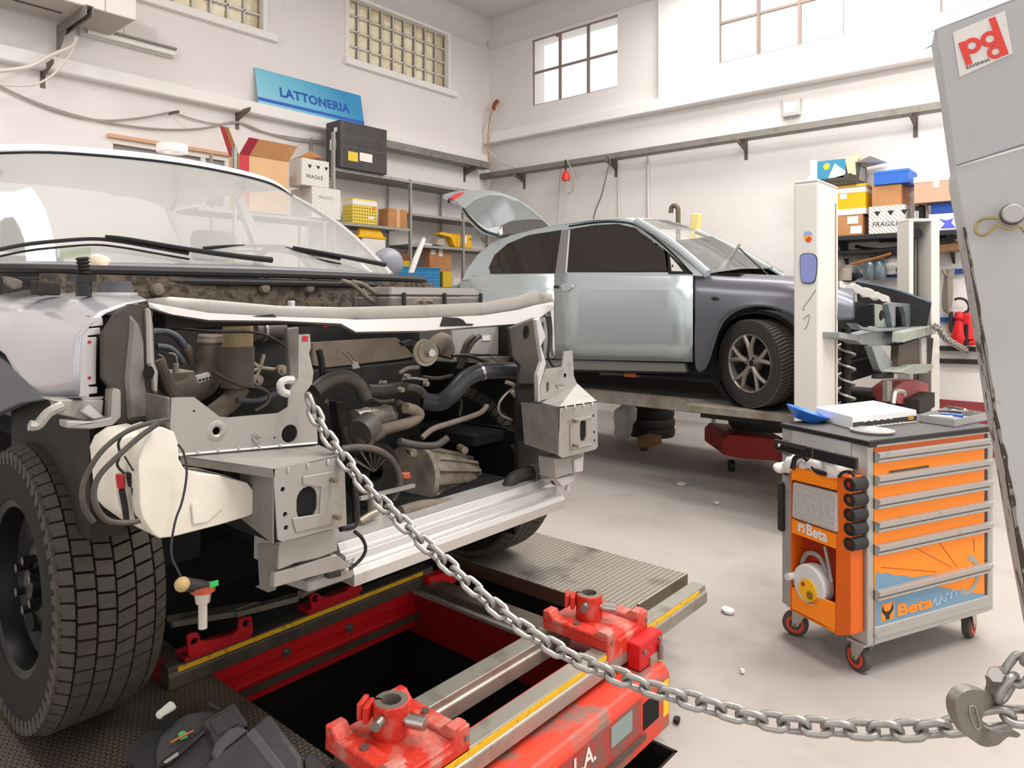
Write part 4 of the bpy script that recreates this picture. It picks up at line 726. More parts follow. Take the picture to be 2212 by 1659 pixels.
MB().tube(PY(1.58, *cD((525, 785), (575, 830), (600, 900), (570, 970), (490, 1040))), .005, 8).build('sensor_wire', mBlk, T); pr('sensor_plug', cD((335, 1060), (435, 1050), (440, 1090), (345, 1110)), 1.58, .02, mBlkD)
pr('ignition_module', cD((850, 390), (905, 380), (915, 425), (860, 430)), 1.9, .02, M('orange_cap', '#b05a3c', .6))
for k in range(6): a = onY(*cD((660, 380))[0], 1.95); t = -1 + k * .4; MB().prism([a, a + V((math.sin(t) * .09, .01, math.cos(t) * .09)), a + V((math.sin(t + .2) * .085, .03, math.cos(t + .2) * .085))], (0, .004, 0)).build('fan_blade', mBrown, T, sm=0)
MB().lathe([(.03, -.01), (.105, -.01), (.11, .03)], onY(*cD((660, 380))[0], 1.99), (0, 1, 0), 24).build('fan_shroud', mGrime, T)
MB().bar(onY(*cD((560, 560))[0], 1.8), onY(*cD((930, 470))[0], 1.85), .012, .012).build('steering_rod', mSil, T, sm=0)
# --- cowl, firewall top, fuse box
fw = [onY(80, 625, 2.62), onY(880, 615, 2.62)]
MB().box(.74, 2.42, 2.58, 2.62, 1.40, 1.585).build('bulkhead_pad', M('bulkhead_felt', '#6a5e52', .95, dirt=(30, '#2e2823', .45, .6, .8), bump=(50, .8, .02)), T, sm=0)
for px in (340, 571, 667): c = onY(px, 627 if px < 500 else 622, 2.575); MB().lathe([(0, -.018), (.018, -.014), (.026, 0)], c, (0, 1, 0), 14).build('pad_button', mBrown, T)
cs = smooth([V((.66, 2.72, 1.592)), V((.8, 2.63, 1.592)), V((1.62, 2.56, 1.596)), V((2.3, 2.62, 1.594)), V((2.47, 2.7, 1.59))], 8)
MB().tube([p + V((0, 0, .008)) for p in cs], .017, 8, 1).build('cowl_seal', mBlkD, T); MB().tube([p + V((0, .005, -.026)) for p in cs], .015, 8, 1).build('cowl_seal', mBlkD, T)
wb = smooth([V((.70, 2.93, 1.63)), V((.9, 2.82, 1.632)), V((1.62, 2.74, 1.64)), V((2.2, 2.79, 1.632)), V((2.36, 2.85, 1.628))], 6)
MB().grid([smooth([p + V((0, .01, .016)) for p in (V((.66, 2.72, 1.592)), V((.8, 2.63, 1.592)), V((1.62, 2.56, 1.6)), V((2.3, 2.62, 1.594)), V((2.47, 2.7, 1.59)))], 6), [p + V((0, -.02, 0)) for p in wb]]).build('cowl_panel', M('cowl_plastic', '#85858b', .5), T, sm=60, solid=.006)
p, q = onY(842, 640, 2.2), onY(1054, 640, 2.2)
fb = MB().prism([V((p.x, 2.2, 1.47)), V((q.x - .04, 2.2, 1.47)), V((q.x - .04, 2.42, 1.47)), V((p.x, 2.42, 1.47))], (0, 0, .045)).build('fuse_box', M('fuse_box_grey', '#6e6862', .5, dirt=(8, '#8a8178', .55, .7, .4)), T, sm=0, bevel=.008)
MB().hexa([V((p.x, 2.2, 1.518)), V((q.x - .04, 2.2, 1.518)), V((q.x - .04, 2.42, 1.518)), V((p.x, 2.42, 1.518)), V((p.x + .02, 2.22, 1.553)), V((q.x - .06, 2.22, 1.553)), V((q.x - .06, 2.4, 1.553)), V((p.x + .02, 2.4, 1.553))]).build('fuse_box_lid', MATS['fuse_box_grey'], fb, sm=0, bevel=.006)
for k in (.12, .55, .98): x = p.x + (q.x - p.x - .05) * k; MB().box(x, x + .012, 2.188, 2.2, 1.475, 1.53).build('lid_clip', mBlkD, fb, sm=0)
for k in (0, 22): tubeY('corrugated_hose', [(738 + k, 607 + k * .1), (762 + k, 615), (790 + k, 640 - k * .3), (815 + k * 1.5, 655 - k * .4), (850 + k, 658 - k * .4)], 2.3, 16, mBrown, hose=True)
for k in (0, 18): tubeY('fuse_box_cable', [(893 + k, 668), (895 + k, 657), (903 + k, 650), (915 + k, 652)], 2.1, 15, mBrown)
c = onY(250, 632, 2.3); MB().cyl(c, c + V((0, 0, .022)), .05, n=24).cyl(c + V((0, 0, .022)), c + V((0, 0, .034)), .044, n=24).build('reservoir_cap', M('cap_grey', '#57555a', .5), T); MB().cyl(c + V((0, 0, -.1)), c, .06, n=20).build('reservoir_neck', mSilW, T)
c = onY(181, 640, 2.2); MB().cyl(c, c + V((0, 0, .05)), .02, n=12).build('bonnet_stop', mBlk, T); MB().box(c.x - .026, c.x + .026, c.y - .02, c.y + .02, c.z + .04, c.z + .06).build('bonnet_stop_base', mBlk, T, sm=0); MB().hose([c + V((0, 0, .06)), c + V((0, 0, .075)), c + V((-.004, 0, .11))], .013, .005, 10, .4).build('bonnet_stop_spring', mGrime, T)
MB().prism(PY(2.45, (8, 596), (30, 600), (50, 608), (48, 622), (30, 626), (12, 612)), (0, .02, 0)).build('hinge_bracket', mSilD, T, sm=0, bevel=.004)
MB().prism(PY(2.4, (78, 605), (132, 612), (132, 638), (80, 636)), (0, .06, 0)).build('abs_block', mGrime, T, sm=0, bevel=.004)
hg = [onY(888, 590, 2.78), onY(916, 516, 2.86)]; d = hg[1] - hg[0]
MB().prism([hg[0] + V((-.014, 0, 0)), hg[0] + V((.02, 0, 0)), hg[1] + V((.016, 0, 0)), hg[1] + V((.005, 0, .016)), hg[1] + V((-.012, 0, 0)), hg[0].lerp(hg[1], .45) + V((-.02, 0, 0))], (0, .012, 0)).build('hood_hinge', mSil, T, sm=0, bevel=.003)
# --- windscreen, cabin
mGlass = M('windscreen_glass', '#d9dad8', .05); nt = mGlass.node_tree; b_ = nt.nodes['Principled BSDF']; tr = nt.nodes.new('ShaderNodeBsdfTransparent'); tr.inputs[0].default_value = (.93, .96, .95, 1); mx = nt.nodes.new('ShaderNodeMixShader'); mx.inputs[0].default_value = .6  # milky grey mixed in for dust and for the bright reflection
b_.inputs['Base Color'].default_value = (*srgb('#b9b8b4'), 1); b_.inputs['Specular IOR Level'].default_value = .9; nt.links.new(tr.outputs[0], mx.inputs[1]); nt.links.new(b_.outputs[0], mx.inputs[2]); nt.links.new(mx.outputs[0], nt.nodes['Material Output'].inputs[0])
tp_ = smooth([V((.86, 3.62, 2.12)), V((1.1, 3.53, 2.145)), V((1.58, 3.48, 2.16)), V((2.05, 3.52, 2.14)), V((2.27, 3.6, 2.09))], 6)
bt_ = [p + V((0, -.005, 0)) for p in wb]
rws = []
for k in range(9): t = k / 8; rws.append([a.lerp(b, t) + V((0, -.03 * math.sin(PI * t), .03 * math.sin(PI * t))) for a, b in zip(bt_, tp_)])
MB().grid(rws).build('windscreen', mGlass, T, sm=80)
ed = [r[-1] for r in rws]; MB().tube([p + V((.012, .005, 0)) for p in ed], .017, 8, 1).build('a_pillar', mSilW, T); ed = [r[0] for r in rws]; MB().tube([p + V((-.012, .005, 0)) for p in ed], .02, 8, 1).build('a_pillar', mSilW, T)
ro = [tp_, [p + V((0, .03, .035)) for p in tp_], [p + V((0, .12, .055)) for p in tp_], [p + V((0, .6, .085)) for p in tp_], [p + V((0, 1.6, .06)) for p in tp_]]
MB().grid(ro).build('roof', M('truck_roof_paint', '#e3e2e4', .25, .1, coat=.6), T, sm=60, solid=.01)
MB().tube([p + V((0, -.004, .004)) for p in tp_], .006, 6, 1).build('screen_seal', mBlk, T)
for s, xo in ((-1, .64), (1, 2.56)):
    MB().box(xo - .02, xo + .02, 2.95, 5.2, .62, 1.62).build('door', mPaint, T, sm=0, bevel=.01)
    for y in (4.2, 5.15): a = V((xo - s * .06, y, 1.62)); MB().bar(a, V((TC + s * .62, y - .05, 2.14)), .05, .05, (0, 1, 0)).build('pillar', mPaint, T, sm=0)
MB().box(.66, 2.54, 5.18, 5.22, .6, 1.62).build('rear_panel', mPaint, T, sm=0)
MB().box(.72, 2.5, 2.95, 3.3, 1.35, 1.6).build('dashboard', M('dashboard_grey', '#4a4643', .6), T, sm=0, bevel=.04, seg=3)
mSeat = M('seat_fabric', '#6d6964', .9)
for x in (1.05, 2.1):
    st = MB().box(x - .25, x + .25, 4.1, 4.28, 1.0, 1.72).build('seat', mSeat, T, sm=30, bevel=.05, seg=3); MB().box(x - .13, x + .13, 4.12, 4.24, 1.74, 1.92).build('headrest', mSeat, st, sm=30, bevel=.04, seg=3)
sw = MB().tube(rcirc((2.12, 3.42, 1.62), (1, 0, 0), (0, .35, .94), .18, .18, 24), .016, 8, 1, True).build('steering_wheel', mBlk, T)
MB().sphere((2.58, 3.12, 1.71), .1, 16, (1, .6, .85)).build('door_mirror', M('mirror_housing', '#82838a', .4), T)
wp0 = V((1.6, 2.72, 1.655)); wn = V((0, -.52, .85)).normalized()
WP = lambda *p: [onP(x, y, wp0, wn) for x, y in p]
for nm, bl, ar in (('a', [(-10, 541), (50, 529), (110, 522), (200, 516), (262, 522), (330, 534), (408, 548)], [(225, 518), (275, 524), (400, 545), (510, 560), (585, 568)]), ('b', [(440, 536), (500, 532), (590, 532), (640, 541), (700, 553), (735, 560)], [(630, 540), (690, 551), (760, 564), (830, 577)])):
    MB().tube(WP(*bl), .007, 6).build('wiper_blade', mBlk, T); MB().tube([p + V((0, -.01, .012)) for p in WP(*ar)], (.006, .013), 6).build('wiper_arm', mBlk, T)
    MB().tube([p + V((0, -.004, -.022)) for p in WP(*bl)], .004, 6).build('wiper_rubber', mBlk, T)
# --- wheels
def wheel_mb(R, W, tread, rimr):  # axis along X, outer face at -X ; returns parts
    h = W / 2; prof = [(rimr, -h * .82), (rimr + .012, -h * .95), (R * .86, -h * 1.0), (R * .95, -h * .97), (R - .012, -h * .88), (R - .012, h * .88), (R * .95, h * .97), (R * .86, h), (rimr + .012, h * .95), (rimr, h * .82)]
    return MB().lathe(prof, (0, 0, 0), (1, 0, 0), 72, closed=True)
def truck_wheel(px, py, pz, name, s):
    r = MB(); R = .40; W = .265
    tr = thing('tmp', None, None, (0, 0, 0), local=True)
    w0 = wheel_mb(R, W, 0, .235)
    ty = w0.build('tyre', mTyreD, tr, sm=40)
    # tread blocks: rows across width
    n = 60; rowsx = [(-.132, -.098, 1), (-.092, -.05, 0), (-.044, -.004, 1), (.002, .044, 0), (.05, .092, 1), (.098, .132, 0)]
    tb = MB()
    for ri, (xa, xb, off) in enumerate(rowsx):
        for k in range(n):
            for_t = []
            t0 = 2 * PI * (k + .5 * off) / n; t1 = t0 + 2 * PI / n * .84; sk = .02 * (1 if ri < 3 else -1)
            edge = ri in (0, 5)
            ra, rb = (R - .02, R + .001) if ri == 0 else ((R + .001, R - .02) if ri == 5 else (R + .002, R + .002))
            P = []
            for rr_a, rr_b in ((R - .035, R - .035), (ra, rb)):
                for (tt, xx, rr) in ((t0, xa, rr_a), (t1, xa, rr_a), (t1 + sk, xb, rr_b), (t0 + sk, xb, rr_b)): P.append(V((xx, math.cos(tt) * rr, math.sin(tt) * rr)))
            tb.hexa(P)
    tb.build('tread', mTyre, ty, sm=0)
    sh = MB()
    for k in range(60):
        t0 = 2 * PI * k / 60; t1 = t0 + .06; P = []
        for x in (-.1335, -.126):
            for tt, rr in ((t0, R * .87), (t1, R * .87), (t1, R * .965), (t0, R * .965)): P.append(V((x, math.cos(tt) * rr, math.sin(tt) * rr)))
        sh.hexa(P)
    sh.build('shoulder_lugs', mTyre, ty, sm=0)
    rim = MB().lathe([(.05, -.06), (.08, -.075), (.12, -.06), (.19, -.04), (.215, -.06), (.225, -.115), (.244, -.122), (.246, -.1), (.23, -.09), (.22, .1)], (0, 0, 0), (1, 0, 0), 48).build('rim', mRim, tr)
    for k in range(6): t = 2 * PI * k / 6; c = V((-.06, math.cos(t) * .155, math.sin(t) * .155)); MB().prism([c + V((-.006, math.cos(t + q) * .04, math.sin(t + q) * .034)) for q in [2 * PI * i / 14 for i in range(14)]], (.02, 0, 0)).build('rim_window', mVoid, rim, sm=0)
    for k in range(6): t = 2 * PI * (k + .5) / 6; c = V((-.07, math.cos(t) * .07, math.sin(t) * .07)); MB().cyl(c, c + V((-.035, 0, 0)), .013, n=6).build('lug_nut', M('black_chrome', '#4a4848', .25, .8), rim, sm=0)
    MB().cyl((-.06, 0, 0), (-.09, 0, 0), .045, .04, 24).build('hub_cap', mRim, rim)
    tr.name = name; return tr
wl_ = truck_wheel(0, 0, 0, 'front_wheel', 1)
# wheels are parts of the truck: reparent pieces under it
def adopt(root, par, loc, rz, name):
    e = root; e.name = name; e.parent = par; e.location = V(loc) - ORG[par.name]; e.rotation_euler = (0, 0, rz); return e
PLZ = .284
adopt(wl_, T, (.60 + .1325, 2.37, PLZ + .402), 0, 'front_wheel')
w2_ = copy_tree(wl_); w2_.parent = T; w2_.location = V((2.64 - .1325, 2.37, PLZ + .402)) - ORG[T.name]; w2_.rotation_euler = (.05, 0, PI)
# loose things on the truck
c = onY(208, 570, 2.66); b = crumple(c, .036, 3, (1.1, .6, .9))
tag(b.build('crumpled_tissue', M('tissue_cream', '#ecdcc6', .9), sm=0), 'crumpled cream tissue lying on the cowl under the left wiper', 'tissue')
for nm, xs_, col, lb_ in (('blue', (76, 124, 536, 562), '#3f9fd6', 'blue card behind the lower left of the pickup windscreen'), ('green', (130, 196, 533, 560), '#b5d67c', 'green card beside the blue card behind the pickup windscreen')):
    tag(MB().prism([onY(xs_[0], xs_[2], 3.0), onY(xs_[1], xs_[2] + 1, 3.0), onY(xs_[1], xs_[3], 2.98), onY(xs_[0], xs_[3], 2.98)], (0, .003, 0)).build('windscreen_card', M('card_' + nm, col, .5), sm=0), lb_, 'card')
c = onY(372, 352, 3.75)
b = MB().lathe([(.04, -.02), (.075, -.02), (.075, .02), (.04, .02)], (c.x, c.y, 2.29), (0, 0, 1), 20, closed=True); tag(b.build('tape_roll', M('tape_white', '#e8dcd6', .6)), 'white tape roll lying on the pickup roof', 'tape roll')
# ---------------- straightening bench ----------------
mRed = M('bench_red', '#c8161c', .45, dirt=(7, '#5e1216', .6, .8, .5)); mRedO = M('bench_orange_red', '#d8432c', .5, dirt=(4.5, '#77695f', .5, .58, .9), tint=(2, '#d63a28', .6)); mRedDk = M('bench_red_inner', '#8f0f16', .5, dirt=(6, '#3f0a0d', .5, .7, .6))
mRail = M('rail_steel', '#a39e93', .38, .45, dirt=(8, '#726a5c', .5, .68, .7), bump=(90, .05, .003)); mRailD = M('dark_rail', '#5f564c', .5, .4, dirt=(9, '#3a332c', .45, .65, .6)); mTape = M('measuring_tape', '#e6b41a', .5, dirt=(40, '#7d641a', .55, .65, .7)); mBolt = M('bolt_steel', '#8f8b86', .35, .8)
def treadmat(name, c1, c2, sx, sy, mort):
    m = M(name, c1, .5, .35); nt = m.node_tree; b = nt.nodes['Principled BSDF']; tc = nt.nodes.new('ShaderNodeTexCoord'); mp = nt.nodes.new('ShaderNodeMapping'); mp.inputs['Scale'].default_value = (sx, sy, 1); mp.inputs['Rotation'].default_value = (0, 0, 0)
    br = nt.nodes.new('ShaderNodeTexBrick'); br.offset = .5; br.inputs['Scale'].default_value = 1; br.inputs['Mortar Size'].default_value = mort; br.inputs['Mortar Smooth'].default_value = .3; br.inputs['Brick Width'].default_value = 1; br.inputs['Row Height'].default_value = 1
    br.inputs['Color1'].default_value = (*srgb(c1), 1); br.inputs['Color2'].default_value = (*srgb(c1), 1); br.inputs['Mortar'].default_value = (*srgb(c2), 1)
    n = nt.nodes.new('ShaderNodeTexNoise'); n.inputs['Scale'].default_value = 4; n.inputs['Detail'].default_value = 6; r = nt.nodes.new('ShaderNodeMapRange'); r.inputs[1].default_value = .55; r.inputs[2].default_value = .72; r.inputs[4].default_value = .75
    mx = nt.nodes.new('ShaderNodeMix'); mx.data_type = 'RGBA'; mx.inputs[7].default_value = (*srgb('#3c3530'), 1)
    nt.links.new(tc.outputs['Object'], mp.inputs[0]); nt.links.new(mp.outputs[0], br.inputs[0]); nt.links.new(tc.outputs['Object'], n.inputs[0]); nt.links.new(n.outputs[0], r.inputs[0]); nt.links.new(r.outputs[0], mx.inputs[0]); nt.links.new(br.outputs[0], mx.inputs[6]); nt.links.new(mx.outputs[2], b.inputs['Base Color'])
    bp = nt.nodes.new('ShaderNodeBump'); bp.inputs['Strength'].default_value = .5; bp.inputs['Distance'].default_value = .004; nt.links.new(br.outputs[1], bp.inputs['Height']); bp.invert = True; nt.links.new(bp.outputs[0], b.inputs['Normal']); return m
mTread = treadmat('tread_plate', '#a59d91', '#5b5249', 50, 42, .09); mTreadD = treadmat('tread_plate_dark', '#665d53', '#2e2722', 66, 60, .1)
BZ = .284
Bn = thing('straightening_bench', 'red chassis straightening bench with tread plates under the pickup', 'bench', (1.6, 1.8, 0))
def rrect(x0, x1, y0, y1, z, r=.05):
    P = []
    for cx, cy, a in ((x1 - r, y1 - r, 0), (x0 + r, y1 - r, 90), (x0 + r, y0 + r, 180), (x1 - r, y0 + r, 270)): P += [V((cx + r * math.cos(math.radians(a + k * 22.5)), cy + r * math.sin(math.radians(a + k * 22.5)), z)) for k in range(5)]
    return P
MB().prism(rrect(.53, 1.12, 1.53, 3.4, BZ, .04), (0, 0, -.035)).build('runway_plate', mTreadD, Bn, sm=0, bevel=.004)
MB().prism([V((2.38, 1.46, BZ)), V((2.9, 1.46, BZ)), V((2.9, 3.4, BZ)), V((2.38, 3.4, BZ))], (0, 0, -.03)).build('runway_plate', mTread, Bn, sm=0, bevel=.003)
mTE = treadmat('plate_end', '#b5ad98', '#6d6552', 50, 60, .1)
MB().box(2.48, 2.9, 1.45, 1.462, BZ - .075, BZ).build('plate_end_lip', mTE, Bn, sm=0); MB().box(2.378, 2.39, 1.46, 3.4, BZ - .06, BZ - .002).build('plate_side_lip', M('brown_lip', '#4f3423', .8), Bn, sm=0)
MB().box(.6, 1.05, 1.62, 3.4, 0, BZ - .036).build('runway_box', mVoid, Bn, sm=0); MB().box(2.45, 2.84, 1.56, 3.4, 0, BZ - .031).build('runway_box', mVoid, Bn, sm=0)
# cross beam under the far rail
MB().prism([V((1.12, y, z)) for y, z in ((2.28, .262), (2.28, .215), (2.30, .21), (2.30, .165), (2.27, .16), (2.27, .145), (2.30, .14), (2.30, .095), (2.36, .095), (2.36, .262))], (.93, 0, 0)).build('cross_beam', mRed, Bn, sm=0, bevel=.003)
MB().box(1.12, 2.04, 2.262, 2.271, .143, .168).build('beam_strip', mRailD, Bn, sm=0)
for px in ((753, 1356), (618, 1408), (460, 1437)): c = onY(*px, 2.28); MB().cyl(c + V((0, .01, 0)), c + V((0, -.006, 0)), .017, n=18).cyl(c, c + V((0, -.016, 0)), .0085, n=6).build('beam_bolt', mBolt, Bn, sm=30)
MB().box(2.05, 2.17, 1.35, 2.36, .06, .262).build('side_beam', mRedDk, Bn, sm=0, bevel=.004)
MB().box(2.03, 2.12, 1.54, 2.26, .262, .30).build('side_rail', mRailD, Bn, sm=0, bevel=.003); MB().box(2.0, 2.03, 1.55, 2.26, .262, .275).build('side_ledge', mRail, Bn, sm=0)
MB().box(1.0, 2.3, 2.45, 3.4, 0, .27).build('bench_base', mVoid, Bn, sm=0); MB().box(.98, 1.06, 2.25, 2.45, .1, .29).build('rail_support', mRedDk, Bn, sm=0)
def rail(x0, x1, y0, y1, z0, z1, tape=True, dark=False, nm='measuring_rail'):
    b = MB().prism([V((x0, y, z)) for y, z in ((y0, z0), (y0, z0 + (z1 - z0) * .62), (y0 + .008, z0 + (z1 - z0) * .7), (y0 + .008, z1), (y1, z1), (y1, z0))], (x1 - x0, 0, 0)).build(nm, mRailD if dark else mRail, Bn, sm=0, bevel=.002)
    if tape: MB().box(x0 + .03, x1 - .06, y0 + .0055, y0 + .0078, z0 + (z1 - z0) * .70, z0 + (z1 - z0) * .93).build('tape_scale', mTape, b, sm=0)
    return b
rail(.98, 2.10, 2.235, 2.30, .285, .352, dark=True); rail(.95, 2.66, 1.245, 1.31, .29, .36); rail(1.1, 2.05, 1.475, 1.55, .275, .345, tape=False)
fb_ = MB().prism([V((1.0, y, z)) for y, z in ((1.15, .06), (1.15, .245), (1.17, .268), (1.42, .27), (1.42, .06))], (1.17, 0, 0)).build('front_beam', mRedO, Bn, sm=0, bevel=.006)
MB().box(1.45, 1.98, 1.1494, 1.151, .105, .234).build('beam_recess', M('recess_red', '#b5241d', .5, dirt=(6, '#6b5a50', .45, .6, .8)), fb_, sm=0); MB().box(1.42, 2.0, 1.143, 1.151, .098, .115).build('recess_lip', mRailD, fb_, sm=0)
MB().box(1.99, 2.09, 1.148, 1.151, .125, .21).build('beam_slot', mVoid, fb_, sm=0); MB().box(1.80, 1.92, 1.147, 1.1495, .16, .222).build('data_plate', M('plate_teal', '#8fa3a0', .4, .4), fb_, sm=0); MB().box(2.12, 2.155, 1.147, 1.1505, .11, .225).build('warning_label', M('label_yellow', '#f0c020', .5), fb_, sm=0)
pL = onY(1245, 1652, 1.15)
MB().text('L.A.', (1.605, 1.147, .172), (1, 0, 0), (0, 0, 1), .072, .001, bold=.012).build('beam_lettering', M('letter_white', '#eee2da', .6), fb_, sm=0)
bk_ = MB().box(2.05, 2.2, 1.195, 1.245, .272, .36).build('rail_block', mRed, Bn, sm=0, bevel=.004)
for x, z in ((2.075, .33), (2.175, .34)): MB().cyl((x, 1.195, z), (x, 1.188, z), .008, n=10).build('block_screw', mBolt, bk_)
MB().box(2.11, 2.2, 1.19, 1.25, .268, .30).build('block_saddle', mRail, bk_, sm=0); MB().cyl((2.17, 1.185, .275), (2.17, 1.185, .325), .009, n=8).build('block_bolt', mBolt, bk_)
b3 = MB().prism(PY(2.2, (926, 1248), (985, 1232), (987, 1258), (930, 1276)), (0, .06, 0)).build('corner_block', mRed, Bn, sm=0, bevel=.003); c = onY(934, 1258, 2.2); MB().cyl(c, c + V((0, -.006, 0)), .007, n=10).build('block_screw', mBolt, b3)
MB().tube([V((1.25, 1.75, .06)), V((1.38, 1.62, .12)), V((1.45, 1.55, .22))], .012, 8).build('hydraulic_lever', mRailD, Bn)
# jig arm plate with slots and red rail clamps
jp = PZ(.41, *cC((1140, 1358), (1640, 1275), (1800, 1262), (2010, 1200), (2040, 1225), (1790, 1290), (1650, 1322), (1210, 1392)))
hl = [oblong(onZ(*cC(q)[0], .41), (0, 1, 0), (1, 0, 0), .014, .05) for q in ((1265, 1363), (1690, 1297))]
MB().prism(jp, (0, 0, -.02), hl).build('jig_arm', M('jig_steel', '#8a8074', .45, .4), Bn, sm=0); MB().box(jp[0].x + .1, jp[3].x, 2.3, 2.34, .352, .39).build('jig_support', mVoid, Bn, sm=0)
def saddle(name, pts, holes, label):
    h = [circ(q, 2.22, 26, 12)[2] for q in holes]
    o = MB().prism(PY(2.22, *pts), (0, .014, 0), h); e = PY(2.22, pts[0], pts[-1]); o.box(min(p.x for p in PY(2.22, *pts)), max(p.x for p in PY(2.22, *pts)), 2.234, 2.31, .354, .372)
    return tag(o.build(name, M('clamp_dark_red', '#b30f1f', .5), sm=0, bevel=.002), label, 'clamp', 'rail saddles on the far measuring rail')
saddle('rail_saddle', cC((1278, 1502), (1310, 1482), (1358, 1478), (1372, 1530), (1420, 1535), (1590, 1490), (1630, 1460), (1640, 1380), (1720, 1362), (1732, 1480), (1300, 1645), (1285, 1620)), cC((1328, 1540), (1682, 1412)), 'red notched saddle at the left end of the far rail beside the tyre')
saddle('rail_saddle', cD((225, 1225), (255, 1205), (290, 1215), (300, 1232), (350, 1235), (470, 1190), (505, 1150), (510, 1115), (570, 1105), (577, 1190), (235, 1325)), cD((258, 1243), (542, 1140)), 'red notched saddle in the middle of the far rail under the crash box')
# chassis clamps with split collar
def clamp(label):
    r = thing('chassis_clamp', label, 'clamp', (0, 0, 0), group='red chassis clamps on the front rails', local=True)
    mC = M('clamp_red', '#c8301f', .5, dirt=(12, '#b89a8c', .46, .66, .65)); mB_ = M('bore_grey', '#8a8178', .45, .5)
    # base plate with raised corner jaws : profile along y
    MB().box(-.125, .125, -.13, .13, 0, .03).build('base', mC, r, sm=0, bevel=.004)
    for x0, x1 in ((-.125, -.075), (.075, .125)):
        MB().prism([V((x0, y, z)) for y, z in ((-.13, .03), (-.13, .062), (-.10, .062), (-.08, .045), (.08, .045), (.10, .065), (.13, .065), (.13, .03))], (x1 - x0, 0, 0)).build('jaw', mC, r, sm=0, bevel=.004)
        MB().cyl(((x0 + x1) / 2, 0, .044), ((x0 + x1) / 2, 0, .052), .011, n=14).build('jaw_screw', mBolt, r)
    MB().prism([V((x, -.142, z)) for x, z in ((-.125, -.035), (-.125, .06), (-.09, .06), (-.06, .02), (.06, .02), (.09, .06), (.125, .06), (.125, -.035))], (0, .016, 0)).build('front_jaw', mC, r, sm=0, bevel=.004)
    MB().prism([V((.105, -.1435, -.02)), V((.12, -.1435, -.02)), V((.1125, -.1435, .005))], (0, .002, 0)).build('pointer', M('pointer_red', '#8f1a1a', .5), r, sm=0)
    for x in (-.108, .108): MB().cyl((x, -.142, .03), (x, -.147, .03), .007, n=10).build('jaw_bolt', mBolt, r)
    g = .12
    MB().lathe([(.028, .03), (.046, .03), (.046, .112), (.043, .115), (.028, .115)], (0, .02, 0), (0, 0, 1), 32, (g + 2.2, 2 * PI - g + 2.2), (1, 0, 0), closed=True).build('collar', mC, r)
    MB().lathe([(.0262, .02), (.0285, .02), (.0285, .1155), (.0262, .1155)], (0, .02, 0), (0, 0, 1), 32, (g + 2.2, 2 * PI - g + 2.2), (1, 0, 0), closed=True).build('collar_sleeve', mB_, r)
    MB().lathe([(.0285, .1152), (.043, .1152)], (0, .02, 0), (0, 0, 1), 32, (g + 2.2, 2 * PI - g + 2.2), (1, 0, 0)).build('collar_face', mB_, r)
    for sgn in (-1, 1): a = V((-.03, .06 + sgn * .012, .09)) + V((-.012, .01, 0)); MB().obox(a, (.022, .012, 0), (-.004, .006, 0), (0, 0, .022)).build('collar_ear', mC, r, sm=0, bevel=.003)
    MB().cyl((.012, -.03, .075), (.03, -.075, .075), .017, n=20).cyl((.0, -.01, .075), (.012, -.03, .075), .009, n=12).build('clamp_screw', mSteelB, r, sm=30, bevel=.001)
    MB().cyl((-.05, .0, .09), (-.075, -.01, .09), .013, n=16).build('ear_screw', mBolt, r)
    return r
k1 = clamp('red chassis clamp at the bottom edge beside the black headlamp unit'); k1.location = (1.18, 1.395, .361)
k2 = copy_tree(k1); k2['label'] = 'red chassis clamp at the right end of the front rail by the tread plate'; k2.location = (2.06, 1.385, .361)
# --- removed headlamp unit lying on the plate
hp0 = onZ(500, 1655, .33); hn = (UP * .75 - FW * .66).normalized()
S5 = 2212 / 700; c5 = lambda *p: [(200 + x / S5, 1200 + y / S5) for x, y in p]
H = thing('headlamp_unit', 'removed black plastic headlamp unit lying on the tread plate beside the front clamp', 'headlamp', (hp0.x, hp0.y, BZ))
mHB = M('headlamp_black', '#333132', .5, tint=(10, '#434142', .6)); mHD = M('headlamp_dark', '#211f20', .5)
def hpr(name, pts, lift, d, mat=mHB, bevel=.004, par=H): P = [onP(x, y, hp0 + hn * lift, hn) for x, y in c5(*pts)]; return MB().prism(P, -hn * d).build(name, mat, par, sm=0, bevel=bevel)
hpr('rear_cover', [(215, 1310), (300, 1260), (350, 1200), (430, 1190), (700, 1130), (750, 1190), (830, 1260), (800, 1450), (330, 1500), (240, 1420)], 0, .05, mHD)
hpr('housing', [(430, 1330), (460, 1230), (540, 1140), (640, 1080), (740, 1060), (860, 1060), (930, 1010), (1010, 1080), (1060, 1160), (1050, 1300), (900, 1500), (440, 1500)], .02, .06, mHB, .008)
hpr('ballast_box', [(740, 1130), (960, 995), (1060, 1150), (830, 1290)], .045, .05, mHB, .006); hpr('ballast_lid', [(790, 1130), (940, 1040), (1010, 1140), (850, 1235)], .05, .01, mHB, .003)
hpr('front_box', [(750, 1420), (1060, 1190), (1195, 1065), (1420, 1370), (1440, 1560), (800, 1560)], .055, .09, mHB, .01); hpr('box_ridge', [(1040, 1220), (1100, 1170), (1330, 1470), (1260, 1500)], .058, .01, M('headlamp_grey', '#4a484a', .45), .003)
hpr('adjuster_ring', [(800, 1360), (830, 1270), (920, 1180), (1010, 1160), (1050, 1190), (900, 1310), (840, 1400)], .06, .04, M('headlamp_grey', '#4a484a', .45), .006)
hpr('mount_lug', [(1440, 1390), (1480, 1340), (1530, 1370), (1600, 1430), (1580, 1560), (1450, 1560)], .03, .06, mHB)
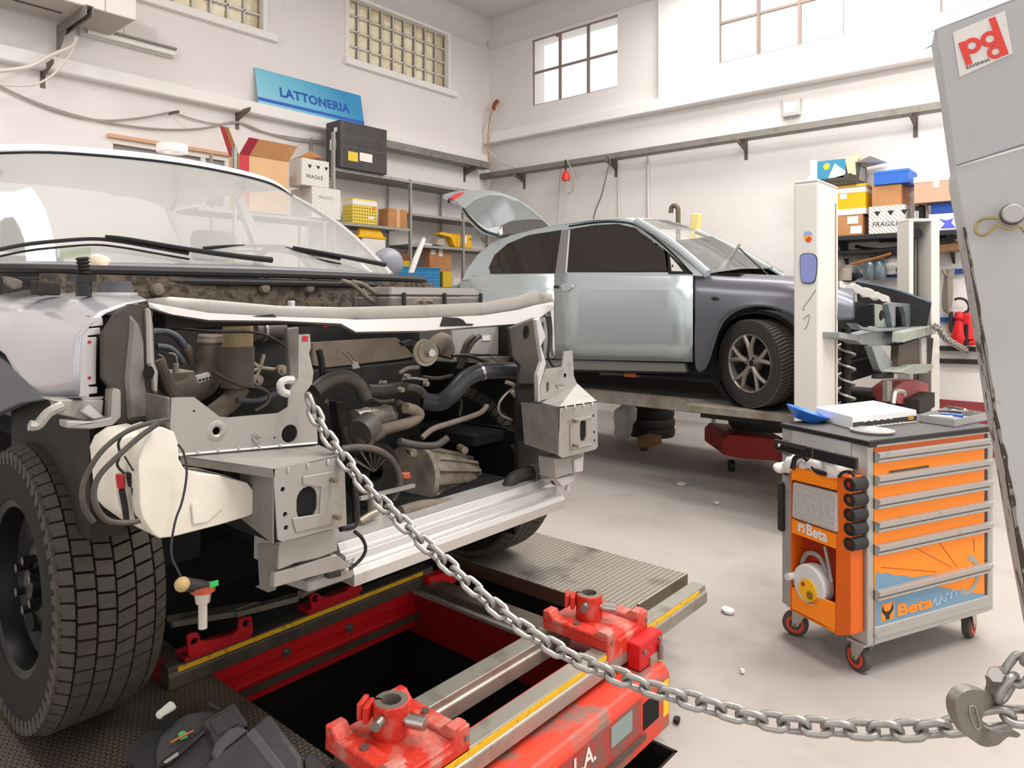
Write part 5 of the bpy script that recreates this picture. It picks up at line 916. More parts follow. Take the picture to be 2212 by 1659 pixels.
hpr('bracket_edge', [(440, 1420), (700, 1220), (760, 1170), (770, 1200), (520, 1420), (450, 1450)], .06, .02, mHD); hpr('foil_strip', [(480, 1410), (580, 1340), (590, 1360), (500, 1420)], .064, .004, mSteelB, .0)
for t_, q in enumerate((((500, 1130), (590, 1080)),)):
    a = onP(*c5((500, 1130))[0], hp0 + hn * .03, hn); b_ = onP(*c5((480, 1040))[0], hp0 + hn * .07, hn); MB().cyl(a, b_, .026, n=18).build('bulb_holder', mHD, H)
hpr('bulb_cap', [(420, 1075), (520, 990), (545, 990), (568, 1030), (440, 1115)], .085, .016, M('cap_grey_light', '#b9bdb2', .5), .006)
hpr('circuit_board', [(580, 1215), (610, 1195), (640, 1200), (650, 1240), (600, 1260)], .034, .006, M('board_green', '#4f9a5e', .5), .001)
MB().tube([onP(x, y, hp0 + hn * .036, hn) for x, y in c5((535, 1275), (600, 1240), (690, 1195))], .0025, 6).build('thin_wire', M('wire_orange', '#c86a3a', .5), H)
MB().tube([onP(x, y, hp0 + hn * .036, hn) for x, y in c5((800, 1010), (830, 1030), (880, 1050))], .006, 6).build('harness_wire', mHD, H)
MB().box(hp0.x - .12, hp0.x + .1, hp0.y - .05, hp0.y + .12, BZ, BZ + .05).build('lens_body', mHD, H, sm=0, bevel=.01)
# ---------------- pulling chain, hook and tower ----------------
mChain = M('chain_steel', '#a9a6a1', .38, .75, dirt=(40, '#6d6863', .5, .7, .6), bump=(200, .15, .002)); mHook = M('hook_steel', '#8b847c', .5, .6, dirt=(30, '#5d564f', .5, .7, .6), bump=(120, .2, .003))
ce0 = onY(665, 856, 1.66); ce1 = onD(2100, 1562, 1.19); hd = (ce1 - ce0); cn_ = V((hd.y, -hd.x, 0)).normalized()
cpx = [(665, 856), (676, 885), (700, 932), (740, 988), (790, 1052), (850, 1110), (905, 1163), (960, 1213), (1010, 1258), (1060, 1303), (1110, 1343), (1170, 1383), (1230, 1417), (1290, 1443), (1350, 1466), (1400, 1486), (1470, 1506), (1530, 1524), (1600, 1545), (1680, 1561), (1760, 1570), (1850, 1576), (1950, 1579), (2030, 1573), (2100, 1562)]
CP = smooth([onP(x, y, ce0, cn_) for x, y in cpx], 12)
PIT, WR, IW = .0385, .0064, .0165
def link_pts():
    r = IW / 2 + WR; s = PIT / 2 - IW / 2; P = []
    for i in range(9): a = -PI / 2 + PI * i / 8; P.append(V((s + r * math.cos(a), r * math.sin(a), 0)))
    for i in range(9): a = PI / 2 + PI * i / 8; P.append(V((-s + r * math.cos(a), r * math.sin(a), 0)))
    return P
lk = MB().tube(link_pts(), WR, 10, 1, True)
def chain(name, label, path, roll0=.5, first=None):
    r = thing(name, label, 'chain', (0, 0, 0), local=True); L = [0]
    for a, b in zip(path, path[1:]): L.append(L[-1] + (b - a).length)
    def at(d):
        for k in range(len(L) - 1):
            if L[k + 1] >= d: return path[k].lerp(path[k + 1], (d - L[k]) / max(1e-9, L[k + 1] - L[k]))
        return path[-1]
    n = int(L[-1] / PIT)
    proto = None
    for i in range(n):
        p, q = at(i * PIT), at((i + 1) * PIT); x = (q - p).normalized(); z = x.cross(UP).normalized(); y = z.cross(x)
        a = roll0 + (PI / 2 if i % 2 else 0) + .12 * math.sin(i * 1.7)
        yy_ = y * math.cos(a) + z * math.sin(a); zz = x.cross(yy_)
        m = Matrix(((x.x, yy_.x, zz.x), (x.y, yy_.y, zz.y), (x.z, yy_.z, zz.z))).to_4x4(); m.translation = (p + q) / 2
        if proto is None: o = lk.build('link', mChain, r, sm=60); proto = o
        else: o = proto.copy(); C.objects.link(o); o.parent = r
        o.matrix_local = m
    return r
chain('pull_chain', 'long steel chain running from the pickup front panel across to the grab hook', CP, .45)
he = [(2148, 1462), (2172, 1440), (2196, 1412), (2230, 1380), (2280, 1330)]
chain('tower_chain', 'short steel chain rising from the hook bolt to the tower edge', smooth([onD(2162, 1508, 1.165), onD(2186, 1468, 1.16), onD(2215, 1430, 1.155), onD(2290, 1340, 1.14)], 10), .9)
chain('slack_chain', 'loose steel chain links passing through the hook throat towards the right edge', smooth([onD(2122, 1556, 1.17), onD(2160, 1549, 1.16), onD(2200, 1548, 1.15), onD(2260, 1552, 1.15), onD(2330, 1560, 1.15)], 10), .2)
S6 = 1480 / 232; ck = lambda *p: [(1980 + x / S6, 1380 + y / S6) for x, y in p]
ho = ck((540, 900), (600, 780), (700, 715), (830, 700), (1000, 760), (1080, 780), (1100, 650), (1080, 580), (1180, 520), (1260, 455), (1340, 500), (1360, 570), (1230, 690), (1200, 740), (1240, 850), (1160, 900), (1010, 960), (920, 1000), (895, 1090), (930, 1200), (1000, 1270), (1130, 1290), (1230, 1270), (1400, 1290), (1430, 1330), (1380, 1365), (1270, 1350), (1200, 1400), (1130, 1460), (1000, 1490), (880, 1470), (760, 1390), (680, 1320), (600, 1180), (548, 1050))
hd0 = onD(2110, 1550, 1.155); hnn = (-FW + RT * .25).normalized()
HP = [onP(x, y, hd0, hnn) for x, y in ho]
hk = thing('grab_hook', 'heavy forged steel grab hook joining the chains at the right', 'hook', sum(HP, V()) / len(HP))
MB().prism(smooth(HP, 2, True), -hnn * .019).build('hook_body', mHook, hk, sm=50, bevel=.005, seg=3)
em = [onP(x, y, hd0 + hnn * .0008, hnn) for x, y in ck((725, 960), (760, 920), (810, 945), (840, 1060), (875, 1180), (860, 1240), (820, 1235), (760, 1120))]
MB().tube(em, .0012, 6, 3, True).build('hook_emblem', M('emblem_light', '#b0a79c', .5, .5), hk)
a, b_ = onP(*ck((1120, 500))[0], hd0 + hnn * .012, hnn), onP(*ck((1190, 560))[0], hd0 - hnn * .01, hnn)
MB().cyl(onP(*ck((1085, 495))[0], hd0 + hnn * .01, hnn), onP(*ck((1190, 470))[0], hd0 - hnn * .02, hnn), .0125, n=6).build('clevis_bolt', mSteelB, hk, sm=0, bevel=.001)
# tower
mTow = M('tower_grey_paint', '#c0c0c0', .45, dirt=(14, '#8b8988', .66, .74, .5), tint=(2, '#aeadad', .6)); mTowE = M('tower_edge_paint', '#aaa7a3', .5, chips=(16, '#4a3b33', .555))
tex = FW * .12 + RT * .062; tn = -tex.normalized(); tp0 = onD(2060, 800, 1.35)
TP = lambda pts, lift=0: [onP(x, y, tp0 + tn * lift, tn) for x, y in pts]
tw = thing('pulling_tower', 'tall grey painted pulling tower leaning at the right edge with red logo sticker', 'tower', V((TP([(2370, 2300)])[0].x, TP([(2370, 2300)])[0].y, 0)))
edge = [(2062, 384), (2082, 490), (2101, 598), (2128, 760), (2150, 907), (2172, 1011), (2203, 1204), (2240, 1400), (2290, 1659), (2420, 2320)]
lowp = [(2064, 358), (2300, 290), (2560, 230), (2900, 2320)] + list(reversed(edge))
MB().prism(TP(lowp), tex).build('lower_column', mTow, tw, sm=0, bevel=.004)
# worn corner strip on the column edge
es = smooth([(x, y, 0) for x, y in edge[1:9]], 5); es = [(p.x, p.y) for p in es]; MB().prism(TP(es + [(x + 1.5 + .32 * i + 2.5 * math.sin(i * 2.1), y) for i, (x, y) in reversed(list(enumerate(es)))], .0012), tex * .01).build('worn_edge', M('worn_edge_paint', '#8d857e', .6, chips=(22, '#463830', .47)), tw, sm=0)
es2 = edge[1:9]; P0 = TP(es2); off = -FW * .0; sd = tex
MB().prism([p + sd * .02 - RT * .0012 for p in P0] + [p + sd * .96 - RT * .0012 for p in reversed(P0)], -RT * .0004).build('worn_side', mTowE, tw, sm=0)
MB().prism(TP([(2018, 64), (2030, 58), (2172, 0), (2420, -90), (2600, 700), (2130, 700), (2063, 370), (2040, 200)], -.03), tex * .72).build('upper_column', M('tower_upper_paint', '#b4b4b6', .45, dirt=(14, '#8b8988', .66, .74, .5)), tw, sm=0, bevel=.006)
for q in ((2066, 352, 2300, 276),): MB().bar(*TP([(q[0], q[1] + 6), (q[2], q[3] + 8)], .001), .002, .003).build('column_seam', M('seam_grey', '#7f7c7a', .6), tw, sm=0)
st_ = -.03 + .0008; S7 = 962 / 232; cs_ = lambda *p: [(1980 + x / S7, y / S7) for x, y in p]
MB().prism(TP(cs_((325, 290), (790, 95), (860, 480), (385, 690)), st_), tn * .0004).build('logo_sticker', M('sticker_white', '#e4dfda', .5, dirt=(60, '#8f8a86', .62, .72, .5)), tw, sm=0)
q0, q1, q2 = TP(cs_((415, 545), (800, 400), (385, 350)), st_ + .001); ux = (q1 - q0).normalized(); uy = (q2 - q0); uy = (uy - ux * uy.dot(ux)).normalized(); sz_ = (q1 - q0).length
mLR = M('logo_red', '#e2463c', .5)
def logo(cx, cy, r, stem, name):  # bold round letter: disc with hole and a stem
    o = q0 + ux * sz_ * cx + uy * sz_ * cy + tn * .0003; R_ = r * sz_; b = MB()
    b.prism(rcirc(o, ux, uy, R_, R_, 32), tn * .0005, [rcirc(o, ux, uy, R_ * .46, R_ * .46, 24)])
    x0, x1, y0, y1 = [v * sz_ for v in stem]; b.prism([o + ux * x0 + uy * y0, o + ux * x1 + uy * y0, o + ux * x1 + uy * y1, o + ux * x0 + uy * y1], tn * .0006); b.build(name, mLR, tw, sm=0)
logo(.30, .30, .215, (-.27, -.12, -.46, .2), 'logo_letter'); logo(.72, .30, .215, (.12, .27, -.2, .52), 'logo_letter'); logo(.74, -.08, .19, (.1, .25, -.18, .19), 'logo_letter')
q0b = TP(cs_((448, 622)), st_ + .0008)[0]
MB().text('RAVENNA', q0b, ux, uy, sz_ * .12, .0002, bold=.01).build('logo_text', M('logo_text_grey', '#4d4846', .6), tw, sm=0); MB().text('s.r.l.', TP(cs_((432, 522)), st_ + .0012)[0], ux, uy, sz_ * .10, .0002, bold=.01).build('logo_text', M('sticker_white', '#e4dfda'), tw, sm=0)
S8 = 926 / 212; ct = lambda *p: [(2000 + x / S8, 380 + y / S8) for x, y in p]
pc = TP(ct((800, 370)), 0)[0]; pr_ = (TP(ct((910, 370)))[0] - pc).length
pn = MB().cyl(pc - tn * .01, pc + tn * .035, pr_ * .95, n=32).build('pin', mTow, tw, bevel=.002); MB().lathe([(pr_ * .9, .008), (pr_ * 1.12, .012), (pr_ * 1.12, .02), (pr_ * .95, .024)], pc, tn, 32).build('pin_collar', M('collar_dark', '#6f685f', .5, .4), pn)
MB().tube(TP(ct((690, 398), (560, 402), (490, 440), (468, 500), (490, 550), (550, 560), (610, 520), (670, 465), (730, 480), (800, 500), (880, 470), (920, 510), (990, 600)), .024), .0028, 8).build('retaining_clip', M('brass_clip', '#a8986c', .3, .7), tw)
# ---------------- orange tool trolley ----------------
TRO = V((3.034, .746, 0)); TRZ = math.radians(-24.7)
tr_ = V((math.cos(TRZ), math.sin(TRZ), 0)); ts_ = V((-math.sin(TRZ), math.cos(TRZ), 0))
def loc(p): d = p - TRO; return V((d.dot(tr_), d.dot(ts_), d.z))
def wld(p): return TRO + tr_ * p[0] + ts_ * p[1] + UP * p[2]
def tf(x, y, off=0): return loc(onP(x, y, TRO + ts_ * off, ts_))     # pixel on front plane -> local
def tsd(x, y, off=0): return loc(onP(x, y, TRO + tr_ * off, tr_))    # pixel on left side plane
G = thing('tool_trolley', 'grey and orange drawer tool trolley on castors beside the lift post', 'tool trolley', TRO, TRZ, local=True)
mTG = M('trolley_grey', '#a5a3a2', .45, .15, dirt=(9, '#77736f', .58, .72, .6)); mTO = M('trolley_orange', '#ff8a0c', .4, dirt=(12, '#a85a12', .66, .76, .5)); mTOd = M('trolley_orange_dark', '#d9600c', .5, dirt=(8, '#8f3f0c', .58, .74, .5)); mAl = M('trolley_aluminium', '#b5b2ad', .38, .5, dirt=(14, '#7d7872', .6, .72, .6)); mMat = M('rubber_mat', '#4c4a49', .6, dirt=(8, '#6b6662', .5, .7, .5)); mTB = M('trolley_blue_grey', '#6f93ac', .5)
W_, D_, ZB, ZT = .79, .445, .135, .925
MB().box(.03, W_ - .03, .02, D_ - .01, ZB, ZT).build('cabinet', mTG, G, sm=0)
MB().box(0, .034, 0, .08, ZB, ZT).build('corner_post', mAl, G, sm=0, bevel=.004); MB().box(W_ - .034, W_, -.002, .08, ZB, ZT).build('corner_post', mAl, G, sm=0, bevel=.004); MB().box(0, .034, D_ - .06, D_, ZB, ZT).build('corner_post', mTG, G, sm=0, bevel=.004); MB().box(W_ - .034, W_, D_ - .06, D_, ZB, ZT).build('corner_post', mTG, G, sm=0, bevel=.004)
MB().box(-.006, W_ + .006, -.01, D_ + .006, ZT, ZT + .022).build('worktop', mMat, G, sm=0, bevel=.008, seg=2); MB().box(-.008, W_ + .008, -.012, -.004, ZT - .006, ZT + .022).build('worktop_edge', mBlk, G, sm=0, bevel=.004); MB().box(-.008, -.002, -.01, D_ + .006, ZT, ZT + .02).build('worktop_edge', mBlk, G, sm=0, bevel=.003)
MB().box(.034, W_ - .034, -.006, .02, ZB, ZB + .07).build('base_rail', mAl, G, sm=0, bevel=.004); MB().box(.034, W_ - .034, -.012, -.004, ZB + .03, ZB + .04).build('base_rail', mAl, G, sm=0)
q = lambda yc: tf(1640 + 915 / 3.607, 840 + yc / 3.607).z
levels = [(430, 490), (575, 675), (755, 850), (935, 1035), (1115, 1210), (1295, 1565), (1645, 1800)]
for i, (a, b) in enumerate(levels):
    za, zb_ = q(a), q(b)
    if i == 6: zb_ = ZB + .07
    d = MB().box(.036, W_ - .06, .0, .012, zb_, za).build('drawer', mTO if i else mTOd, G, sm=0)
    MB().box(W_ - .06, W_ - .034, .008, .014, zb_, za).build('drawer_gap', M('gap_purple', '#5e4a4a', .7), d, sm=0)
    rz = q((480, 550, 735, 915, 1095, 1275, 1630)[i] if 0 else a) 
    MB().prism([V((.036, y, za + z * .77)) for y, z in ((0, .002), (-.016, .002), (-.02, .008), (-.02, .018), (-.012, .022), (-.012, .026), (-.024, .03), (-.026, .052), (-.016, .056), (0, .056))], (W_ - .072, 0, 0)).build('drawer_handle', mAl, d, sm=0) if i else MB().box(.036, W_ - .036, -.012, 0, za, ZT - .006).build('drawer_handle', mAl, d, sm=0)
    if i == 0: MB().box(.04, .19, -.014, -.011, za + .005, za + .012).build('drawer_label', mBlkD, d, sm=0)
    if i == 1: p0, p1 = tf(1920, 1019), tf(2006, 1003); MB().box(p0.x, p1.x, -.002, .0, p0.z - .006, p0.z + .003).build('drawer_label', M('label_brown', '#5e4430', .6), d, sm=0)
    if i == 5:
        e = [tf(1640 + x / 3.607, 840 + y / 3.607, -.001) for x, y in ((912, 1428), (960, 1440), (1000, 1432), (1060, 1455), (1120, 1450), (1190, 1470), (1260, 1462), (1330, 1450))]
        MB().prism([V((.037, -.0012, zb_ + .0)), V((W_ * .55, -.0012, zb_))] + [V((p.x, -.0012, p.z)) for p in reversed(e)], (0, .001, 0)).build('panel_graphic', mTB, d, sm=0)
    if i >= 5:
        c = tf(1640 + 1620 / 3.607, 840 + 1450 / 3.607)
        P = [V((c.x + math.cos(t) * r, -.0016, c.z + math.sin(t) * r)) for r, ts in ((.085, range(10)), (.062, range(9, -1, -1))) for t in [(-1.5 if i == 5 else -2.2) + k * (3.0 if i == 5 else 2.4) / 9 for k in ts]]
        P = [V((p.x, p.y, min(max(p.z, zb_), za))) for p in P]
        MB().prism(P, (0, .001, 0)).build('wheel_graphic', M('graphic_grey', '#9c9a94', .5), d, sm=0)
        b_ = MB()
        for x0, y0, x1, y1 in (((950, 1390, 1380, 1425), (1200, 1230, 1500, 1390), (1400, 1195, 1540, 1385), (1670, 1170, 1675, 1270)) if i == 5 else ()):
            a1, a2 = tf(1640 + x0 / 3.607, 840 + y0 / 3.607), tf(1640 + x1 / 3.607, 840 + y1 / 3.607); a1.y = a2.y = -.0012; MB().bar(a1, a2, .0016, .001, (0, 1, 0)).build('line_graphic', M('graphic_brown', '#7d3f10', .6), d, sm=0)
    if i == 6:
        k = 4.424; e = [tf(1680 + x / k, 1260 + y / k) for x, y in ((1520, 30), (1600, 45), (1680, 60), (1800, 75), (1900, 95), (1975, 80))]
        MB().prism([V((.037, -.0012, zb_)), V((W_ - .062, -.0012, zb_)), V((W_ - .062, -.0012, e[-1].z - .008))] + [V((p.x, -.0012, min(p.z, za))) for p in reversed(e[:-1])] + [V((.037, -.0012, za))], (0, .001, 0)).build('panel_graphic', mTB, d, sm=0)
        sq = [tf(1680 + x / k, 1260 + y / k) for x, y in ((985, 205), (1105, 180), (1105, 340), (985, 365))]; x0, x1 = sq[0].x, sq[1].x; z0, z1 = sq[3].z, sq[0].z
        MB().box(x0, x1, -.0022, -.001, z0, z1).build('logo_square', mTO, d, sm=0)
        cx, cz = (x0 + x1) / 2, (z0 + z1) / 2; w_ = (x1 - x0) / 2; hh = (z1 - z0) / 2
        U = [(-.8, .95), (-.95, .2), (-.5, -.35), (-.35, -.4), (-.3, -.92), (.3, -.92), (.35, -.4), (.5, -.35), (.95, .2), (.8, .95), (.55, .3), (.3, .05), (-.3, .05), (-.55, .3)]
        MB().prism([V((cx + u * w_, -.0028, cz + v * hh)) for u, v in U], (0, .0006, 0)).build('logo_wrench', mBlk, d, sm=0)
        p0, p1 = tf(1680 + 1130 / k, 1260 + 330 / k), tf(1680 + 1475 / k, 1260 + 240 / k)
        t_ = MB().text('Beta', (0, 0, 0), (1, 0, 0), (0, 0, 1), 1, .001, bold=.03); wd = max(v.x for v in t_.v); s_ = (p1.x - p0.x) / wd
        t_.v = [V((p0.x + v.x * s_, -.0025 + v.y * .5, z0 + .004 + v.z * (z1 - z0) * .98)) for v in t_.v]; t_.build('brand_lettering', mTO, d, sm=0)
        a1 = tf(1680 + 1480 / k, 1260 + 190 / k); zz = [V((a1.x + .012 * j + .006 * math.sin(j * 2.3), -.003, a1.z + .012 * j * .15 + .018 * math.sin(j * 1.9))) for j in range(14)]
        MB().tube(zz, .0012, 5, 4).build('signature_graphic', M('graphic_white', '#d9e3ea', .5), d)
# left side : recess panel and orange rack
MB().box(.0, .02, .08, D_ - .06, .69, ZT).build('side_panel', M('panel_grey', '#b2b0af', .45), G, sm=0)
RK = -.075
def sp(name, px, th, mat, off=RK, par=G, bevel=.002): P = [tsd(x, y, off) for x, y in px]; return MB().prism(P, (th, 0, 0)).build(name, mat, par, sm=0, bevel=bevel)
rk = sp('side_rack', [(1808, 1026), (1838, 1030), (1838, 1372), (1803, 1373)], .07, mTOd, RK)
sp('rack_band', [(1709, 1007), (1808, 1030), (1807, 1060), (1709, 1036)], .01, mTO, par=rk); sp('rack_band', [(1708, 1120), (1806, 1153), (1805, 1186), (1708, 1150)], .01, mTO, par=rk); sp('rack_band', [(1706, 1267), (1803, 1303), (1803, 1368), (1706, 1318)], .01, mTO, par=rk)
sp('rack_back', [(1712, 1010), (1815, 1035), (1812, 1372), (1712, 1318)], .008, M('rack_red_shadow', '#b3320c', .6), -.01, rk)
ya, yb = tsd(1708, 1300, RK).y, tsd(1806, 1340, RK).y; zf = tsd(1706, 1316, RK).z
MB().box(RK, 0, min(ya, yb), max(ya, yb), zf + .0, zf + .008).build('rack_floor', mTOd, rk, sm=0); MB().box(RK, 0, max(ya, yb) - .006, max(ya, yb), zf, tsd(1708, 1010, RK).z).build('rack_side', mTOd, rk, sm=0)
p0, p1 = tsd(1724, 1148, RK - .001), tsd(1787, 1170, RK - .001)
t_ = MB().text('Beta', (0, 0, 0), (1, 0, 0), (0, 0, 1), 1, .0005, bold=.03); wd = max(v.x for v in t_.v); s_ = abs(p1.y - p0.y) * .72 / wd
o_ = tsd(1741, 1154, RK - .001); t_.v = [V((o_.x + v.y * .3, o_.y - v.x * s_, o_.z + v.z * s_ * 1.1)) for v in t_.v]; t_.build('brand_lettering', M('graphic_white', '#d9e3ea'), rk, sm=0)
sp('logo_square', [(1724, 1130), (1738, 1134), (1738, 1152), (1724, 1147)], .0005, MATS['graphic_white'], RK - .001, rk, 0); sp('logo_wrench', [(1727, 1133), (1729, 1140), (1733, 1141), (1736, 1136), (1734, 1147), (1731, 1151), (1729, 1146)], .0005, mTO, RK - .0016, rk, 0)
for yq in (1047, 1080, 1112, 1143, 1175):
    c = tsd(1834, yq, -.075); h_ = MB().cyl(c, c + V((.08, 0, 0)), .029, n=22).build('socket_holder', mBlkD, rk, bevel=.003); MB().lathe([(.012, -.001), (.024, -.002), (.024, .0)], c, (1, 0, 0), 20).build('holder_rim', mBlk, h_)
    if yq == 1047: MB().box(c.x - .003, c.x, c.y - .006, c.y + .006, c.z - .01, c.z + .01).build('red_plug', mRedC, h_, sm=0)
MB().cyl((.0, D_ - .03, .84), (-.006, D_ - .03, .84), .032, n=24).build('side_cap', mMat, G); MB().cyl((.0, D_ - .03, .74), (-.012, D_ - .03, .74), .022, n=20).build('lock_knob', mBlkD, G)
MB().box(-.02, .03, D_ - .02, D_ + .012, .46, .68).build('rear_box', mBlkD, G, sm=0, bevel=.008)
def castor(x, y, ang, nm='castor'):
    R_ = .055; dx, dy = math.cos(ang), math.sin(ang); c = V((x + dx * .02, y + dy * .02, R_)); ax = V((-dy, dx, 0))
    k = MB().cyl(c - ax * .017, c + ax * .017, R_, n=28).build(nm, M('castor_tyre', '#4f4a46', .7), G, bevel=.006, seg=2)
    for s in (-1, 1): MB().lathe([(.026, 0), (.038, .001), (.038, .003), (.026, .003)], c + ax * s * .0165, ax * s, 24, closed=True).build('castor_ring', M('castor_orange', '#d9482a', .5), k)
    for s in (-1, 1): MB().prism([c + ax * s * .022 + V((0, 0, -.006)) - V((dx, dy, 0)) * .012, c + ax * s * .022 + V((0, 0, -.006)) + V((dx, dy, 0)) * .012, V((x, y, ZB - .008)) + ax * s * .024 + V((dx, dy, 0)) * .03, V((x, y, ZB - .008)) + ax * s * .024 - V((dx, dy, 0)) * .035], ax * s * .003).build('castor_fork', mAl, k, sm=0)
    MB().box(x - .04, x + .04, y - .04, y + .04, ZB - .01, ZB).build('castor_plate', mAl, k, sm=0); MB().cyl(c - ax * .026, c + ax * .026, .008, n=10).build('castor_axle', mBolt, k)
castor(.03, .05, 1.5); castor(W_ - .08, .06, .3 + PI / 2 * 0); castor(.05, D_ - .06, 2.2); castor(W_ - .06, D_ - .06, .8)
# things on and in the trolley
ZW = ZT + .0225
zp = lambda pts, z: [onZ(x, y, z) for x, y in pts]
bz = zp([(1762, 905), (1842, 928), (1980, 912), (1886, 889)], ZW)
bk_ = MB().prism(bz, (0, 0, .055)).build('manual_box', M('box_white', '#e9e7e6', .5), sm=0, bevel=.002); tag(bk_, 'flat white carton with black printed edge lying on the tool trolley', 'box')
e0, e1 = bz[1], bz[2]; nn = V(((e1 - e0).y, -(e1 - e0).x, 0)).normalized(); st = lambda a, b, z0, z1, o: [e0.lerp(e1, a) + nn * o + UP * z0, e0.lerp(e1, b) + nn * o + UP * z0, e0.lerp(e1, b) + nn * o + UP * z1, e0.lerp(e1, a) + nn * o + UP * z1]
MB().prism(st(0, 1, .008, .03, .0008), -nn * .0005).build('printed_edge', M('print_dark', '#3b3632', .6), bk_, sm=0); MB().prism(st(.86, .95, .014, .033, .0012), -nn * .0005).build('orange_mark', M('mark_ochre', '#c9904a', .6), bk_, sm=0)
for j in range(10): MB().prism(st(.17 + j * .067, .195 + j * .067, .004, .009, .0012), -nn * .0005).build('printed_mark', mLabel, bk_, sm=0)
for j in range(5): MB().prism(st(.16 + j * .1, .21 + j * .1, .027, .034, .0012), -nn * .0005).build('printed_mark', mLabel, bk_, sm=0)
MB().prism([p + UP * .0551 for p in (bz[0].lerp(bz[2], .2), bz[0].lerp(bz[1], .6), bz[1].lerp(bz[2], .3), bz[2].lerp(bz[3], .7))], (0, 0, .001)).build('cover_print', M('pale_blue_print', '#c9d3e6', .6), bk_, sm=0)
c = onZ(1738, 908, ZW + .006); b = MB(); prof = [(0, 0), (.05, 0), (.088, .038), (.092, .042), (.092, .046), (.086, .044), (.05, .006), (0, .005)]
ax = (UP + RT * .3 - FW * .05).normalized(); tag(b.lathe(prof, c, ax, 32).build('parts_bowl', M('bowl_blue', '#2f6fd0', .35)), 'blue plastic bowl tilted at the left corner of the trolley top', 'bowl')
c = onZ(1884, 934, ZW); tag(MB().lathe([(0, .002), (.06, .002), (.084, .009), (.086, .012), (.082, .012), (.06, .005), (0, .004)], c, UP, 32).build('clear_dish', M('clear_plastic', '#e8e6e2', .15, trans=.6)), 'clear shallow plastic dish at the front of the trolley top', 'dish')
tz = zp([(1985, 912), (2062, 923), (2134, 908), (2050, 893)], ZW); tt = MB().prism(tz, (0, 0, .004)).build('tool_tray', mTG, sm=0); tag(tt, 'grey metal tray full of small tools on the trolley top', 'tray')
for i in range(4): a, b_ = tz[i], tz[(i + 1) % 4]; n2 = V(((b_ - a).y, -(b_ - a).x, 0)).normalized(); MB().prism([a, b_, b_ + UP * .034, a + UP * .034], -n2 * .003).build('tray_wall', mTG, tt, sm=0)
random.seed(11)
for i, (col, kind, lb_) in enumerate((('#d9d6d2', 'ratchet', 'light steel ratchet at the left of the tool tray'), ('#3a66b8', 'screwdriver', 'blue handled screwdriver in the tool tray'), ('#4a4644', 'pliers', 'dark pliers lying across the tool tray'), ('#b9b5af', 'spanner', 'steel spanner in the middle of the tool tray'), ('#8f8b86', 'chisel', 'grey chisel at the right of the tool tray'), ('#6b6662', 'socket_bar', 'thin dark socket bar at the back of the tool tray'), ('#c9c4bd', 'scraper', 'pale scraper at the front of the tool tray'))):
    u, v = .15 + .12 * i, random.uniform(.3, .7); p = tz[0].lerp(tz[1], v).lerp(tz[3].lerp(tz[2], v), u); a = random.uniform(0, PI); d = V((math.cos(a), math.sin(a), 0)) * .045
    z_ = UP * (.03 + .007 * (i % 3)); tag(MB().tube([p - d + z_, p + z_ * 1.05, p + d + z_], (.008, .004), 8, 3).build(kind, M('tool_%d' % i, col, .35, .5)), lb_, 'tool')
a, b_ = wld(tsd(1676, 960, -.125)), wld(tsd(1852, 1002, -.1)); lv = MB().bar(a, b_, .018, .045).build('pry_bar_set', mBlk, sm=0, bevel=.003); tag(lv, 'long black flat bar resting across the trolley side rack', 'bar')
MB().bar(wld(tsd(1674, 953, -.145)), wld(tsd(1740, 968, -.125)), .01, .018).build('bar_tip', mBlkD, lv, sm=0); c = wld(tsd(1683, 962, -.15)); MB().sphere(c, .008).build('bar_knob', mSteelB, lv); p = a.lerp(b_, .5); MB().obox(p - tr_ * .01, tr_ * .0005, ts_ * .002, UP * .018).build('gold_mark', M('brass_clip', '#a8986c'), lv, sm=0)
b = MB()
for k, (x, y, r, sc) in enumerate(((1715, 1000, .045, (1, 1, .9)), (1692, 1008, .04, (1.2, .8, .6)), (1775, 1004, .055, (1, 1.2, .7)), (1812, 1012, .055, (1, 1.2, .8)), (1745, 1008, .04, (1, 1, .7)), (1800, 985, .03, (1, 1.6, .6)))):
    o = crumple(wld(tsd(x, y, -.045)), r, 40 + k, sc); b.add(o.v, o.f)
tag(b.build('white_rag', M('rag_white', '#e9e5e2', .9, bump=(30, .8, .02)), sm=60), 'bunched white rag stuffed in the top of the trolley side rack', 'rag')
tag(MB().tube([wld(tsd(x, y, -.08)) for x, y in ((1712, 1012), (1718, 990), (1735, 985), (1750, 1000), (1765, 1018), (1790, 1024))], .011, 8).build('black_hose', mBlk), 'short black hose curled over the rack in front of the white rag', 'hose')
tag(MB().tube([wld(tsd(x, y, -.082)) for x, y in ((1812, 1030), (1822, 1020), (1838, 1020), (1845, 1030))], .006, 8).build('black_strap', mBlk), 'thin black strap above the socket holders of the trolley', 'strap')
P = [tsd(x, y, -.088) for x, y in ((1710, 1042), (1806, 1066), (1806, 1152), (1708, 1118))]; o = MB().prism([wld(p) for p in P], tr_ * .05).build('bubble_wrap_pouch', M('bubble_silver', '#bdbbb8', .35, .3, bump=(70, 1, .01)), sm=0, bevel=.008); tag(o, 'silver bubble wrap pouch held in the orange side rack', 'pouch')
c = wld(tsd(1757, 1262, -.045)); ax = -tr_; rl = thing('cable_reel', 'round white cable reel with yellow socket plate in the lower side rack', 'cable reel', c - UP * .09)
MB().cyl(c - ax * .03, c + ax * .03, .085, n=36).build('reel_drum', M('reel_white', '#d5d2ce', .4), rl, bevel=.008, seg=2); MB().cyl(c + ax * .03 + V((0, .0, -.02)), c + ax * .036 + V((0, 0, -.02)), .045, n=24).build('socket_plate', M('reel_yellow', '#f0b51a', .4), rl)
